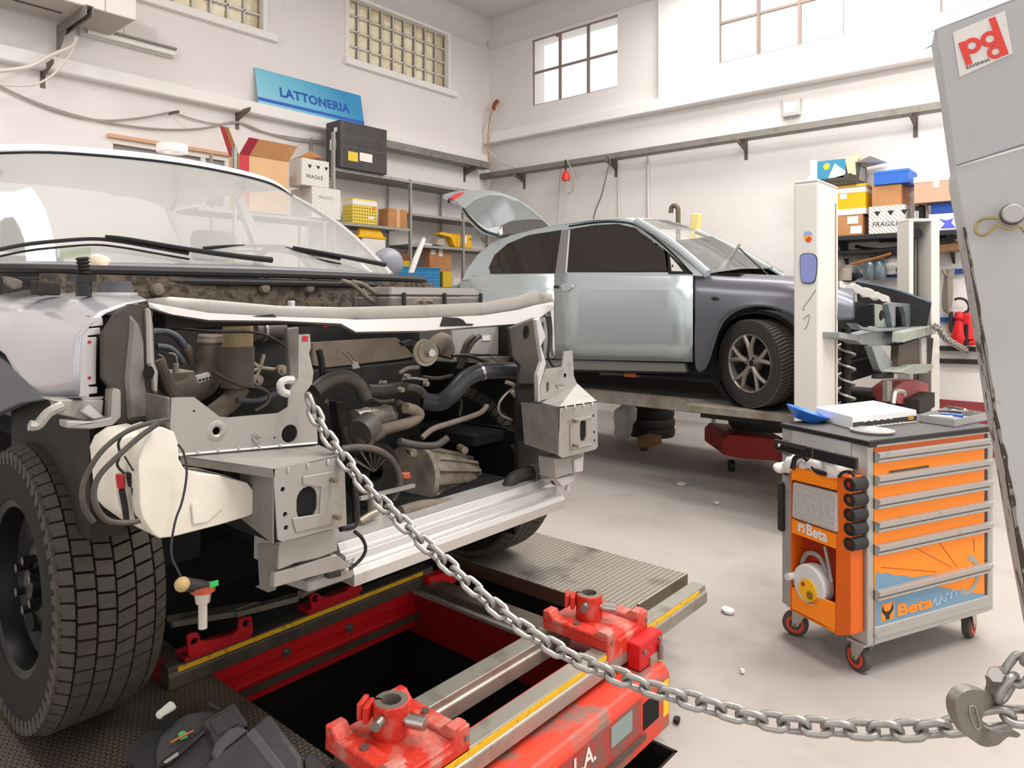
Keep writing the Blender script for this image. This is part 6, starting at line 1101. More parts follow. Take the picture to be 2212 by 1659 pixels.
MB().cyl(c + ax * .036 - ts_ * .015 + UP * -.035, c + ax * .039 - ts_ * .015 + UP * -.035, .017, n=18).build('socket', M('socket_ochre', '#8f6a12', .5), rl); MB().cyl(c + ax * .036 + ts_ * .02 + UP * 0, c + ax * .04 + ts_ * .02, .008, n=10).build('switch', mRedC, rl)
MB().tube([c + UP * .07 + ts_ * .06, c + UP * .12 + ts_ * .03, c + UP * .125 - ts_ * .03, c + UP * .07 - ts_ * .07], .01, 8).build('carry_handle', M('reel_grey', '#8a8782', .5), rl); a = c + ts_ * .085 + UP * .01 + ax * .02; MB().cyl(a, a + ax * .04, .015, n=14).build('winding_knob', M('reel_white', '#d5d2ce'), rl)
tag(MB().bar(wld(tsd(1782, 1180, -.04)), wld(tsd(1797, 1258, -.05)), .006, .016).build('steel_strip', mAl, sm=0), 'perforated steel strip standing behind the cable reel', 'strip')
# ---------------- silver hatchback on the lift ----------------
S4 = 2212 / 800; c4 = lambda *p: [(940 + x / S4, 380 + y / S4) for x, y in p]; S9 = 2212 / 712; c9 = lambda *p: [(1500 + x / S9, 550 + y / S9) for x, y in p]
CZ = .736
mCS = M('car_silver', '#b4bdc0', .25, .45, coat=.8, tint=(1.5, '#abb4b8', .4)); mCD = M('fender_satin_grey', '#6b6b73', .33, .65); mTint = M('tinted_glass', '#241f1e', .06, spec=.8); mCarBlk = M('car_void', '#0d0c0c', .9)
A_ = thing('hatchback_car', 'silver three door hatchback raised on the lift with dark unpainted fender', 'car', (5.7, 3.1, CZ))
def cx(name, pts, X, d, mat, par=A_, bevel=.003, holes=(), sm=0): return MB().prism([onX(x, y, X) for x, y in pts], (d, 0, 0), [[onX(x, y, X) for x, y in h] for h in holes]).build(name, mat, par, sm=sm, bevel=bevel)
def cgrid(name, lines, Xs, mat, solid=.004, sub=1, sm=60):  # lines: px polylines equal length (top to bottom)
    return MB().grid([[onX(x, y, X[i] if isinstance(X, (list, tuple)) else X) for i, (x, y) in enumerate(l)] for l, X in zip(lines, Xs)]).build(name, mat, A_, sm=sm, solid=solid, off=1, sub=sub)
# quarter panel + door (rows belt, upper, crease, below crease, mid, low)
xs_d = [716, 860, 1020, 1200, 1380, 1540]
row = lambda f, xs: c4(*[(x, f(x)) for x in xs])
cgrid('door', [row(lambda x: 582 + (x - 720) * .01, xs_d), row(lambda x: 600, xs_d), row(lambda x: 662 + (x - 720) * .006, xs_d), row(lambda x: 676 + (x - 720) * .006, xs_d), row(lambda x: 850, xs_d), row(lambda x: 1000, xs_d), row(lambda x: 1095 + (x - 830) * .022, xs_d)], [4.96, 4.93, 4.895, 4.875, 4.86, 4.875, 4.91], mCS, sub=0, sm=30)
xs_q = [130, 160, 240, 325, 500, 712]; tq = {130: 660, 160: 628, 240: 590, 325: 588, 500: 586, 712: 584}
cgrid('quarter_panel', [row(lambda x: tq[x], xs_q), row(lambda x: max(tq[x] + 3, 602), xs_q), row(lambda x: 664, xs_q), row(lambda x: 680, xs_q), row(lambda x: 850, xs_q), row(lambda x: 1090, xs_q)], [[5.02, 4.98, 4.96, 4.95, 4.95, 4.95], [5.0, 4.96, 4.94, 4.93, 4.93, 4.93], [5.0, 4.96, 4.92, 4.9, 4.9, 4.9], [5.0, 4.95, 4.9, 4.88, 4.88, 4.88], [5.0, 4.94, 4.88, 4.865, 4.86, 4.86], [5.0, 4.96, 4.92, 4.9, 4.9, 4.9]], mCS, sub=0, sm=30)
# fender
xf = [1547, 1600, 1640, 1690, 1760, 1860, 1960, 2060, 2140, 2230, 2320, 2412, 2510]
tl = [592, 594, 596, 598, 603, 606, 610, 615, 622, 634, 648, 664, 700]; bl = [1178, 1185, 1140, 915, 822, 782, 776, 800, 850, 865, 863, 862, 860]
inn = [(x, y - 14 - i * 1.0) for i, (x, y) in enumerate(zip(xf, tl))]
fx = lambda a: [a + max(0, (x - 2200)) * .00035 for x in xf]
cgrid('front_fender', [c4(*inn), c4(*zip(xf, tl)), c4(*[(x, t + 22) for x, t in zip(xf, tl)]), c4(*[(x, t + (80 if x < 2300 else 60)) for x, t in zip(xf, tl)]), c4(*[(x, min(t + 150, b - 25)) for x, t, b in zip(xf, tl, bl)]), c4(*[(x, t * .25 + b * .75 if b > t + 260 else b - 12) for x, t, b in zip(xf, tl, bl)]), c4(*zip(xf, bl))], [fx(5.12), fx(5.0), fx(4.94), fx(4.885), fx(4.875), fx(4.862), fx(4.872)], mCD, sub=1)
cx('side_repeater', c4((1648, 725), (1665, 720), (1695, 728), (1695, 742), (1665, 746), (1648, 738)), 4.868, .01, mBlk)
cx('sill', c4((600, 1095), (830, 1098), (1490, 1118), (1500, 1175), (830, 1160), (600, 1150)), 4.93, .06, M('sill_grey', '#7d7c78', .4, .4), bevel=.008); cx('sill_edge', c4((600, 1150), (830, 1160), (1500, 1172), (1500, 1185), (600, 1168)), 4.92, .05, mCarBlk)
cx('door_handle', c4((745, 655), (775, 640), (820, 650), (826, 665), (790, 690), (755, 685)), 4.862, .012, mCS, bevel=.004); cx('handle_slot', c4((705, 655), (738, 655), (738, 672), (705, 672)), 4.87, .006, mBlk)
# greenhouse
gx = lambda z: 4.94 + (z - 1.70) * .58  # tumblehome
def gh(name, pts, mat, lift=0, d=.006, holes=(), bevel=.0, sm=0):
    n = V((-1, 0, .58)).normalized(); p0 = V((4.94 - lift, 0, 1.70)); f = lambda l: [onP(x, y, p0, n) for x, y in l]
    return MB().prism(f(c4(*pts)), -n * d, [f(c4(*h)) for h in holes]).build(name, mat, A_, sm=sm, bevel=bevel)
qg = [(328, 586), (318, 545), (350, 475), (430, 405), (560, 352), (755, 322), (716, 584)]; dg = [(782, 574), (805, 322), (960, 296), (1085, 290), (1190, 312), (1290, 382), (1368, 455), (1383, 570)]
out = [(160, 625), (200, 545), (255, 470), (340, 400), (450, 358), (600, 318), (800, 285), (950, 266), (1100, 263), (1205, 272), (1300, 330), (1420, 425), (1560, 545), (1600, 596), (1540, 594), (716, 590), (325, 592)]
gh('side_frame', out, mCS, holes=[qg, [(778, 576), (800, 318), (960, 292), (1090, 286), (1200, 312), (1300, 385), (1390, 455), (1400, 576)]], d=.02, bevel=0)
gh('quarter_window', qg, mTint, -.006, .004); gh('door_window', dg, mTint, -.008, .004)
gh('b_pillar', [(716, 586), (757, 322), (800, 318), (778, 578)], M('pillar_grey', '#6d6a6c', .5), .002, .006); gh('door_seal', [(776, 578), (798, 322), (806, 322), (786, 578)], mSilW, .004, .004)
MB().tube([onP(x, y, V((4.935, 0, 1.70)), V((-1, 0, .58)).normalized()) for x, y in c4((800, 300), (960, 278), (1090, 274), (1195, 292), (1300, 362), (1420, 465), (1535, 585))], .007, 6).build('door_frame_seal', mCarBlk, A_)
gh('mirror_triangle', [(1392, 455), (1535, 585), (1392, 585)], mCarBlk, .004, .006); gh('mirror_bracket', [(1402, 480), (1440, 520), (1480, 570), (1412, 568)], mSilW, .008, .004, holes=[[(1412, 530), (1422, 530), (1422, 545), (1412, 545)]])
# roof, windscreen, rear
RTop = [onX(*c4(q)[0], 5.22) for q in ((255, 470), (450, 358), (700, 300), (950, 264), (1100, 261), (1205, 270))]
yb0 = RTop[-1].y
rows = [RTop, [V((5.35, p.y, p.z + .028)) for p in RTop], [V((5.75, p.y + .0, p.z + .055)) for p in RTop], [V((6.15, p.y, p.z + .028)) for p in RTop], [V((6.28, p.y, p.z)) for p in RTop]]
MB().grid(rows).build('roof', mCS, A_, sm=60, solid=.01)
wb_ = [V((4.98, 2.32, 1.70)), V((5.3, 2.2, 1.74)), V((5.75, 2.14, 1.755)), V((6.2, 2.2, 1.75)), V((6.5, 2.32, 1.72))]; wt_ = [r[-1] + V((0, -.01, 0)) for r in rows]
mWs = mGlass.copy(); mWs.name = 'hatchback_windscreen_glass'; mWs.node_tree.nodes['Mix Shader'].inputs[0].default_value = .3
rw = [[a.lerp(b, k / 6) + V((0, 0, .03 * math.sin(PI * k / 6))) for a, b in zip(wb_, wt_)] for k in range(7)]
MB().grid(rw).build('windscreen', mWs, A_, sm=80)
for e in (0, -1): MB().tube([r[e] + V((-.02 if e == 0 else .02, 0, -.004)) for r in rw], .034 if e == 0 else .025, 10, 1).build('a_pillar', mCS, A_)
MB().box(5.02, 6.5, 2.1, 2.36, 1.64, 1.70).build('scuttle', mCarBlk, A_, sm=0)
MB().box(4.98, 6.5, 2.3, 5.0, CZ + .2, 1.45).build('interior_void', mCarBlk, A_, sm=0); MB().box(6.52, 6.6, 2.25, 5.2, CZ + .25, 1.70).build('far_side', mCS, A_, sm=0); MB().prism([V((6.30, 2.9, 2.1)), V((6.30, 4.9, 2.0)), V((6.5, 5.1, 1.70)), V((6.5, 2.3, 1.70))], (.01, 0, 0)).build('far_windows', mTint, A_, sm=0)
for y in (3.0, ): 
    for x in (5.35, 6.1): s_ = MB().box(x - .24, x + .24, y, y + .16, 1.45, 1.98).build('seat', M('car_seat', '#2c2a2a', .9), A_, sm=30, bevel=.05, seg=3)
MB().tube([V((5.05, 2.34, 1.712)), V((5.5, 2.24, 1.76)), V((6.1, 2.26, 1.775))], .008, 6).build('wiper_blade', mBlk, A_)
wa = [onX(*c4(q)[0], 5.35) for q in ((1705, 560), (1770, 480), (1820, 405))]; MB().tube(wa, (.02, .009), 8).build('wiper_arm', mAl, A_); wa = [onX(*c4(q)[0], 5.4) for q in ((1815, 430), (1900, 510), (1995, 598))]; MB().tube(wa, .007, 6).build('wiper_blade', mBlk, A_)
# tailgate, raised
hA, hB, hC = V((5.2, 4.65, 2.15)), V((5.3, 5.47, 2.64)), V((6.2, 5.55, 2.78)); hn_ = (hB - hA).cross(hC - hA).normalized()
if hn_.dot(EYE - hA) < 0: hn_ = -hn_
tg = lambda l, lift=0: [onP(x, y, hA + hn_ * lift, hn_) for x, y in c4(*l)]
o_ = [(50, 108), (110, 92), (180, 84), (290, 84), (370, 92), (480, 130), (570, 188), (640, 248), (695, 302), (690, 330), (385, 352), (290, 320), (215, 255), (170, 195), (130, 150)]
gl = [(178, 190), (235, 140), (330, 108), (400, 112), (490, 145), (575, 205), (640, 262), (560, 258), (450, 270), (385, 296), (310, 310), (250, 270)]
H_ = MB().prism(tg(o_), -hn_ * .05, [tg(gl)]).build('tailgate', mCS, A_, sm=0, bevel=.006); MB().prism(tg(gl, -.01), -hn_ * .006).build('tailgate_glass', M('tailgate_glass', '#6f7375', .08, spec=.9), H_, sm=0)
MB().prism(tg([(385, 352), (390, 300), (450, 272), (560, 260), (640, 262), (690, 310), (690, 332)], .012), -hn_ * .03).build('tailgate_trim', M('trim_charcoal', '#3f3c3d', .7), H_, sm=0); MB().prism(tg([(88, 128), (130, 104), (178, 92), (150, 118), (108, 140)], .012), -hn_ * .02).build('tail_lamp', M('lamp_red', '#c03a34', .3), H_, sm=0)
MB().tube(tg([(168, 196), (215, 258), (290, 325), (385, 356)], .01), .014, 6).build('tailgate_seal', mBlk, H_); MB().tube(tg([(84, 140), (82, 155)], .0), .015, 6, 1).build('tailgate_catch', mBlk, H_); MB().tube([onX(*c4((245, 335))[0], 5.25), onX(*c4((310, 415))[0], 5.2)], .012, 8, 1).build('gas_strut', mGalvD, A_)
MB().prism(tg([(380, 330), (400, 300), (405, 345), (385, 350)], .03), -hn_ * .02).build('tailgate_lock', mSilW, H_, sm=0)
# front end
def cy(name, pts, Y, d, mat, par=A_, holes=(), bevel=.003): return MB().prism(PY(Y, *c9(*pts)), (0, d, 0), [PY(Y, *c9(*h)) for h in holes]).build(name, mat, par, sm=0, bevel=bevel)
mFG = M('primer_green_grey', '#9aa095', .5, .2, dirt=(8, '#6b6a62', .5, .7, .6)); mFDk = M('nose_dark', '#211f1f', .7)
cx('headlamp_opening', c9((1080, 385), (1100, 350), (1200, 330), (1205, 480), (1130, 480), (1085, 460)), 4.93, .03, mCarBlk)
cy('headlamp_support', ((1205, 330), (1300, 345), (1330, 470), (1345, 495), (1190, 485), (1205, 440)), 1.32, .02, mFG, holes=[[(1240, 400), (1250, 375), (1270, 372), (1285, 390), (1287, 420), (1270, 445), (1250, 445), (1240, 425)]])
cy('nose_frame', ((1300, 330), (1330, 320), (1440, 330), (1560, 325), (1575, 350), (1545, 470), (1530, 480), (1520, 380), (1450, 370), (1455, 470), (1430, 490), (1420, 400), (1400, 350), (1350, 350), (1350, 480), (1330, 490), (1320, 420)), 1.28, .04, M('nose_silver', '#80878c', .4, .4))
cy('nose_back', ((1200, 330), (1570, 340), (1560, 500), (1340, 500), (1190, 480)), 1.38, .04, mFDk)
cy('lower_tie_bar', ((1085, 460), (1130, 485), (1250, 495), (1400, 490), (1480, 485), (1600, 480), (1620, 500), (1540, 515), (1400, 510), (1220, 515), (1120, 500)), 1.24, .06, M('nose_silver', '#80878c'))
cy('bumper_beam', ((1410, 520), (1500, 500), (1600, 478), (1630, 480), (1625, 530), (1560, 545), (1470, 570), (1405, 590)), 1.16, .08, mFG)
cy('crash_member', ((975, 520), (1100, 540), (1240, 505), (1370, 510), (1370, 590), (1330, 612), (1130, 605), (1090, 580), (975, 560)), 1.3, .1, M('member_blue_grey', '#8f9596', .5, .2, dirt=(7, '#5f6460', .5, .7, .6)))
cy('crash_member_leg', ((1190, 615), (1250, 610), (1335, 725), (1335, 790), (1265, 800), (1245, 770)), 1.26, .05, MATS['member_blue_grey']); cy('leg_foot', ((1255, 800), (1340, 795), (1340, 830), (1248, 835)), 1.25, .06, mFDk)
rd = cy('radiator', ((1370, 610), (1520, 560), (1530, 740), (1365, 790)), 1.22, .05, M('radiator_brown', '#4f453c', .7)); nt = MATS['radiator_brown'].node_tree
for k in range(14): y = 615 + k * 12.2; cy('radiator_fin', ((1372, y), (1522, y - 45 + k * .0), (1522, y - 41), (1372, y + 4)), 1.216, .004, M('fin_grey', '#6d6055', .6), rd, bevel=0)
cy('radiator_tank', ((1525, 560), (1560, 555), (1560, 745), (1530, 750)), 1.2, .06, mSilW); cy('intake_scoop', ((1555, 570), (1605, 560), (1590, 740), (1555, 745)), 1.2, .1, mFDk); cy('under_lip', ((1370, 790), (1470, 740), (1600, 735), (1605, 760), (1560, 795), (1450, 805)), 1.15, .15, mFG)
rp = [onX(*c9(q)[0], 5.1 + i * .12) for i, q in enumerate(((975, 190), (1060, 200), (1150, 225), (1230, 250), (1310, 300)))]; rp2 = [onX(*c9(q)[0], 5.05 + i * .12) for i, q in enumerate(((975, 230), (1060, 255), (1150, 290), (1240, 310), (1320, 335)))]; random.seed(2)
MB().grid([[p + V((0, 0, random.uniform(-.01, .015))) for p in smooth([a.lerp(b, k / 5) for a, b in zip(rp, rp2)], 4)] for k in range(6)]).build('crumpled_slam_panel', M('crumple_grey', '#a6a39d', .5, .3), A_, sm=20, solid=.003)
MB().tube([onX(*c9(q)[0], 6.5) for q in ((1085, 185), (1250, 215), (1400, 255), (1590, 325))], .012, 8).build('far_fender_edge', M('far_fender_blue', '#4a5866', .35, .4), A_); MB().prism([onX(*c9(q)[0], 6.49) for q in ((1085, 190), (1250, 220), (1400, 260), (1590, 328), (1560, 480), (1300, 480), (1100, 400))], (.01, 0, 0)).build('far_fender', mFDk, A_, sm=0)
MB().box(5.25, 6.45, 1.75, 2.1, CZ + .3, 1.5).build('engine_mass', mCarBlk, A_, sm=0)
c = onX(*c9((1000, 175))[0], 5.9); MB().cyl(c, c + V((0, 0, .1)), .06, n=16).build('filler_can', mCast, A_); c = onX(*c9((1035, 125))[0], 6.0); MB().sphere(c, .09, 12, (1, 1, .8)).build('air_cap', mBlk, A_)
MB().box(5.35, 6.3, 1.55, 1.7, CZ + .2, CZ + .75).build('front_subframe', mFDk, A_, sm=0); MB().box(5.0, 6.5, 1.5, 5.0, CZ + .16, CZ + .3).build('floorpan', mCarBlk, A_, sm=0); MB().lathe([(.34, 0), (.36, .02), (.36, .25), (.0, .26)], V((4.89, 1.93, CZ + .33)), (1, 0, 0), 32).build('wheel_arch_liner', mCarBlk, A_)
sp_ = onD(1828, 772, 4.85); MB().tube([sp_ + V((math.cos(t) * .055, math.sin(t) * .055, .1 - .032 * t / 2)) for t in [k * PI / 6 for k in range(62)]], .009, 6, 1).build('coil_spring', mAl, A_); MB().cyl(sp_ + V((0, 0, .2)), sp_ + V((0, 0, -.5)), .03, n=12).build('strut', mFDk, A_)
cx('underside_trim', c4((980, 1170), (1120, 1172), (1130, 1200), (1195, 1204), (1195, 1180), (1500, 1180), (1500, 1192), (980, 1190)), 5.0, .1, M('under_grey', '#5a5652', .6)); cx('jacking_pad', c4((1128, 1178), (1195, 1178), (1195, 1204), (1128, 1200)), 4.99, .06, M('pad_orange', '#c8603f', .6))
# wheel
def car_wheel():
    R_, W2 = .317, .205; w_ = thing('tmpw', None, None, (0, 0, 0), local=True)
    ty = wheel_mb(R_, W2, 0, .205).build('tyre', M('car_tyre', '#2f2c2b', .75), w_, sm=40); g = MB()
    for k in range(72):
        t = 2 * PI * k / 72
        for s in (-1, 1):
            P = []
            for rr in (R_ - .02, R_ - .006):
                for tt, x in ((t, .004 * s), (t + .055, .004 * s), (t + .055 + .1, .098 * s), (t + .1, .098 * s)): P.append(V((x, math.cos(tt) * rr, math.sin(tt) * rr)))
            g.hexa(P)
    g.build('tread', M('car_tread', '#5a5550', .8), ty, sm=0)
    mAlloy = M('alloy_grey', '#9a918a', .4, .6, dirt=(9, '#6b5f55', .5, .7, .5))
    rim = MB().lathe([(.19, -.03), (.196, -.09), (.207, -.098), (.21, -.09), (.2, -.08), (.19, .08)], (0, 0, 0), (1, 0, 0), 48).build('rim', mAlloy, w_); MB().cyl((.0, 0, 0), (.01, 0, 0), .195, n=32).build('rim_back', mCarBlk, rim)
    MB().lathe([(.0, -.06), (.018, -.066), (.022, -.075), (.055, -.08), (.065, -.06), (.06, -.02)], (0, 0, 0), (1, 0, 0), 28).build('hub', mAlloy, rim)
    for k in range(5):
        t = 2 * PI * k / 5 + .3
        for s in (-.22, .22):
            a = V((-.07, math.cos(t) * .04, math.sin(t) * .04)); m_ = V((-.082, math.cos(t + s * .45) * .11, math.sin(t + s * .45) * .11)); b_ = V((-.088, math.cos(t + s * 1.15) * .198, math.sin(t + s * 1.15) * .198))
            MB().tube([a, m_, b_], (.02, .014), 8, 5).build('spoke', mAlloy, rim)
        c = V((-.08, math.cos(t + PI / 5) * .045, math.sin(t + PI / 5) * .045)); MB().cyl(c, c + V((-.004, 0, 0)), .009, n=10).build('bolt_hole', mCarBlk, rim)
    MB().cyl((-.078, 0, 0), (-.07, 0, 0), .02, n=18).build('centre_bore', mCarBlk, rim)
    return w_
cw = car_wheel(); wc = onD(1632, 789, 4.98); wc.z = CZ + .317
adopt(cw, A_, wc + V((.07, 0, 0)), -math.radians(25), 'front_wheel')
c2_ = copy_tree(cw); c2_.parent = A_; c2_.location = V((6.45, 1.95, CZ + .317)) - ORG[A_.name]; c2_.rotation_euler = (0, 0, PI - .4)
c3_ = copy_tree(cw); c3_.parent = A_; c3_.location = V((5.0, 4.46, CZ + .317)) - ORG[A_.name]; c3_.rotation_euler = (0, 0, 0)
c4_ = copy_tree(cw); c4_.parent = A_; c4_.location = V((6.45, 4.46, CZ + .317)) - ORG[A_.name]; c4_.rotation_euler = (0, 0, PI)
# ---------------- car lift, items under it, right wall ----------------
mPost = M('lift_post_cream', '#d9d4cd', .5, dirt=(6, '#9a8f82', .64, .78, .5), chips=(5, '#6d6258', .735)); mDeck = M('lift_deck', '#8f877d', .6, dirt=(5, '#5f564c', .45, .65, .7)); mDeckD = M('lift_deck_dark', '#2b2725', .8)
LF = thing('car_lift', 'cream four post car lift carrying the silver hatchback', 'car lift', (5.6, 2.5, 0))
pY = 1.40; a = onY(1768, 700, pY); xl0 = a.x; yl = onX(1714, 700, xl0).y; xr = onY(1811, 700, pY).x; ztp = onX(1740, 395, xl0).z
MB().box(xl0, xr, pY, yl, 0, ztp).build('post', mPost, LF, sm=0, bevel=.012, seg=2); MB().prism([V((xl0 + .0, pY, ztp)), V((xr, pY, ztp)), V((xr, yl, ztp)), V((xl0, yl, ztp))], (0, 0, .02)).build('post_cap', mPost, LF, sm=0, bevel=.01)
MB().box(xr - .075, xr - .06, pY - .004, pY, .3, ztp - .1).build('post_slot', M('rust_slot', '#9c7f70', .8), LF, sm=0)
MB().cyl((xl0 + .06, (pY + yl) / 2, ztp + .02), (xl0 + .06, (pY + yl) / 2, ztp + .05), .02, n=10).build('cap_bolt', mPost, LF)
P = PX(xl0 - .002, (1735, 508), (1738, 501), (1748, 499), (1754, 503), (1754, 517), (1749, 524), (1741, 522), (1736, 514)); MB().prism(P, (.001, 0, 0)).build('post_sticker', M('sticker_yellow', '#e8bf3a', .5), LF, sm=0)
P = PX(xl0 - .003, (1741, 522), (1749, 524), (1754, 516), (1748, 510), (1740, 515)); MB().prism(P, (.001, 0, 0)).build('post_sticker', M('sticker_red', '#cf4a3a', .5), LF, sm=0); P = PX(xl0 - .003, (1735, 508), (1738, 501), (1748, 499), (1754, 503), (1753, 508), (1737, 510)); MB().prism(P, (.001, 0, 0)).build('post_sticker', M('sticker_blue', '#8fa6c9', .5), LF, sm=0)
for q in (((1762, 626), (1750, 645), (1735, 665), (1738, 670)), ((1735, 690), (1748, 680), (1745, 700), (1738, 712))): MB().tube(PX(xl0 - .001, *q), .0022, 5).build('ink_scrawl', M('ink_grey', '#7d746d', .7), LF)
# far post, open channel facing the camera
d2 = 6.25; fp0, fp1 = onD(1964, 700, d2), onD(2030, 700, d2); fz = onD(1990, 478, d2).z; fX0 = onY(1964, 700, 1.36).x; fX1 = onY(2030, 700, 1.36).x
fX0, fX1 = fp0.x, fp1.x; u = (fp1 - fp0); u.z = 0; wd = u.length; u.normalize(); nb = V((-u.y, u.x, 0));
if nb.dot(FW) < 0: nb = -nb
o0 = V((fp0.x, fp0.y, 0))
def pbox(a0, a1, b0, b1, z0, z1, name, mat): return MB().prism([o0 + u * a0 + nb * b0, o0 + u * a1 + nb * b0, o0 + u * a1 + nb * b1, o0 + u * a0 + nb * b1], (0, 0, 1), ).build(name, mat, LF, sm=0)
def pbx(a0, a1, b0, b1, z0, z1, name, mat):
    Q = [o0 + u * a0 + nb * b0 + UP * z0, o0 + u * a1 + nb * b0 + UP * z0, o0 + u * a1 + nb * b1 + UP * z0, o0 + u * a0 + nb * b1 + UP * z0]; return MB().prism(Q, (0, 0, z1 - z0)).build(name, mat, LF, sm=0, bevel=.004)
pbx(0, .04, 0, .2, 0, fz, 'post', mPost); pbx(wd - .075, wd, 0, .2, 0, fz, 'post', mPost); pbx(.04, wd - .075, .18, .2, 0, fz, 'post_web', M('post_web_grey', '#8f8a82', .5)); pbx(0, wd, 0, .2, fz, fz + .025, 'post_cap', mPost)
for q in (.1, .13): MB().cyl(o0 + u * q + nb * .1 + UP * .3, o0 + u * q + nb * .1 + UP * (fz - .12), .006, n=6).build('lift_cable', mBlkD, LF)
c = o0 + u * .12 + nb * .1 + UP * (fz - .1); MB().cyl(c - nb * .02, c + nb * .02, .045, n=18).build('pulley', mBlk, LF)
for k in range(3): pbx(.045, .075, .1, .16, fz - 1.0 - k * .14, fz - .9 - k * .14, 'lock_slot', mCarBlk)
# runways
zr = CZ - .003
MB().box(4.80, 5.42, 1.15, 2.42, zr - .055, zr).build('runway', mDeck, LF, sm=0, bevel=.004); MB().box(5.1, 5.5, 2.42, 5.6, zr - .11, zr - .0).build('runway', mDeck, LF, sm=0, bevel=.006); MB().box(5.05, 5.4, 1.2, 2.42, zr - .13, zr - .056).build('runway_beam', mDeckD, LF, sm=0)
MB().box(6.15, 6.75, 1.15, 5.6, zr - .12, zr).build('runway', mDeckD, LF, sm=0)
cs = MB().box(xr - .05, 6.9, 1.24, 1.39, .3, .52).build('cross_beam', mDeckD, LF, sm=0); tag(cs, None, None)
for k in range(5): c = onX(1477 + k * 22, 830, 5.098); MB().cyl((5.099, c.y, zr - .03), (5.104, c.y, zr - .03), .006, n=8).build('runway_hole', mSilW, LF)
MB().prism(PY(1.26, *c9((1330, 905), (1400, 850), (1500, 840), (1570, 870), (1575, 995), (1500, 1010), (1370, 1000))), (0, .15, 0)).build('lift_carriage', M('carriage_red', '#a8474a', .6, dirt=(7, '#7a6a62', .5, .66, .7)), LF, sm=0, bevel=.004)
MB().prism(PY(1.2, *c9((1295, 850), (1328, 845), (1328, 980), (1295, 985))), (0, .03, 0)).build('stop_pin', mGalvD, LF, sm=0); MB().tube(PY(1.18, *c9((1335, 1000), (1345, 930), (1365, 915), (1400, 920), (1408, 940))), .016, 8).build('stop_hook', mAl, LF)
for x in (5.15, 6.3): MB().box(x, x + .3, 5.3, 5.5, 0, zr - .12).build('rear_support', mDeckD, LF, sm=0)
# mirror glass hung on the post
mp = PX(xl0 - .012, (1728, 560), (1731, 550), (1742, 547), (1757, 549), (1765, 560), (1763, 595), (1757, 610), (1742, 612), (1731, 606)); mp = smooth(mp, 4, True); mi = MB().prism(mp, (.01, 0, 0)).build('wing_mirror_glass', mBlk, sm=0); tag(mi, 'loose wing mirror glass stuck on the cream lift post', 'mirror')
MB().prism([p + V((-.001, 0, 0)) + (sum(mp, V()) / len(mp) - p) * .05 for p in mp], (.001, 0, 0)).build('reflective_glass', M('mirror_reflection_tint', '#7d82b0', .05, .85), mi, sm=0)  # violet-blue tint paints the reflected surroundings into the glass
# under the lift
def simple_tyre(name, label, c, R_, W2, group=None):
    o = MB().lathe([(R_ * .62, -W2 * .4), (R_ * .66, -W2 * .5), (R_ * .94, -W2 * .5), (R_, -W2 * .36), (R_, -W2 * .12), (R_ * .97, -W2 * .1), (R_ * .97, W2 * .1), (R_, W2 * .12), (R_, W2 * .36), (R_ * .94, W2 * .5), (R_ * .66, W2 * .5), (R_ * .62, W2 * .4)], c, UP, 40, closed=True).build(name, M('spare_tyre', '#272422', .8)); return tag(o, label, 'tyre', group)
c = onZ(1414, 945, 0); t_ = (c - EYE).dot(FW); R_ = 50 / FPX * t_
simple_tyre('spare_tyre', 'black spare tyre flat on the floor, lower of the stack under the lift', c + FW * R_ * .6 + UP * .1, R_, .2, 'stacked spare tyres'); simple_tyre('spare_tyre', 'black spare tyre, upper of the stack under the lift', c + FW * R_ * .6 + UP * .301, R_ * .97, .2, 'stacked spare tyres')
c = onD(1648, 940, 6.45); simple_tyre('spare_tyre', 'black tyre lying on the red floor jack under the lift', V((c.x, c.y, .44)), .3, .2)
p0, p1 = onD(1568, 995, 6.2), onD(1690, 1012, 6.2); p0.z = p1.z = .06
jk = thing('floor_jack', 'low red wheeled trolley jack on the floor under the car lift', 'jack', (p0 + p1) / 2 - UP * .06)
b = MB().prism([onD(x, y, 6.15) for x, y in ((1562, 950), (1575, 938), (1700, 950), (1700, 998), (1600, 990), (1562, 982))], FW * .6).build('jack_body', M('jack_red', '#a8241a', .5, dirt=(6, '#5f2018', .5, .7, .6)), jk, sm=0, bevel=.008)
for x in (1580, 1690): c = onD(x, 998, 6.2); c.z = .05; MB().cyl(c - RT * .02, c + RT * .02, .05, n=18).build('jack_wheel', mBlk, jk)
c = onZ(1351, 912, .2); b = crumple(c, .16, 21, (.8, .8, 1.1))
tag(b.build('plastic_bag', M('bag_clear', '#e6e3de', .3, trans=.1, bump=(20, .8, .03)), sm=50), 'crumpled clear plastic bag beside the stacked tyres under the lift', 'bag')
tag(MB().box(*[onZ(1350, 930, .12).x - .1, onZ(1350, 930, .12).x + .15, onZ(1350, 930, .12).y - .35, onZ(1350, 930, .12).y - .2, 0, .09]).build('wood_block', M('wood_block', '#8d6a48', .8), sm=0), 'low wooden block under the plastic bag', 'block')
tag(MB().prism(PX(5.3, *c4((960, 1390), (1080, 1398), (1082, 1420), (980, 1408))), (.3, 0, 0)).build('red_sheet', M('jack_red', '#a8241a'), LF and None, sm=0), 'thin red sheet edge', 'sheet') if 0 else None
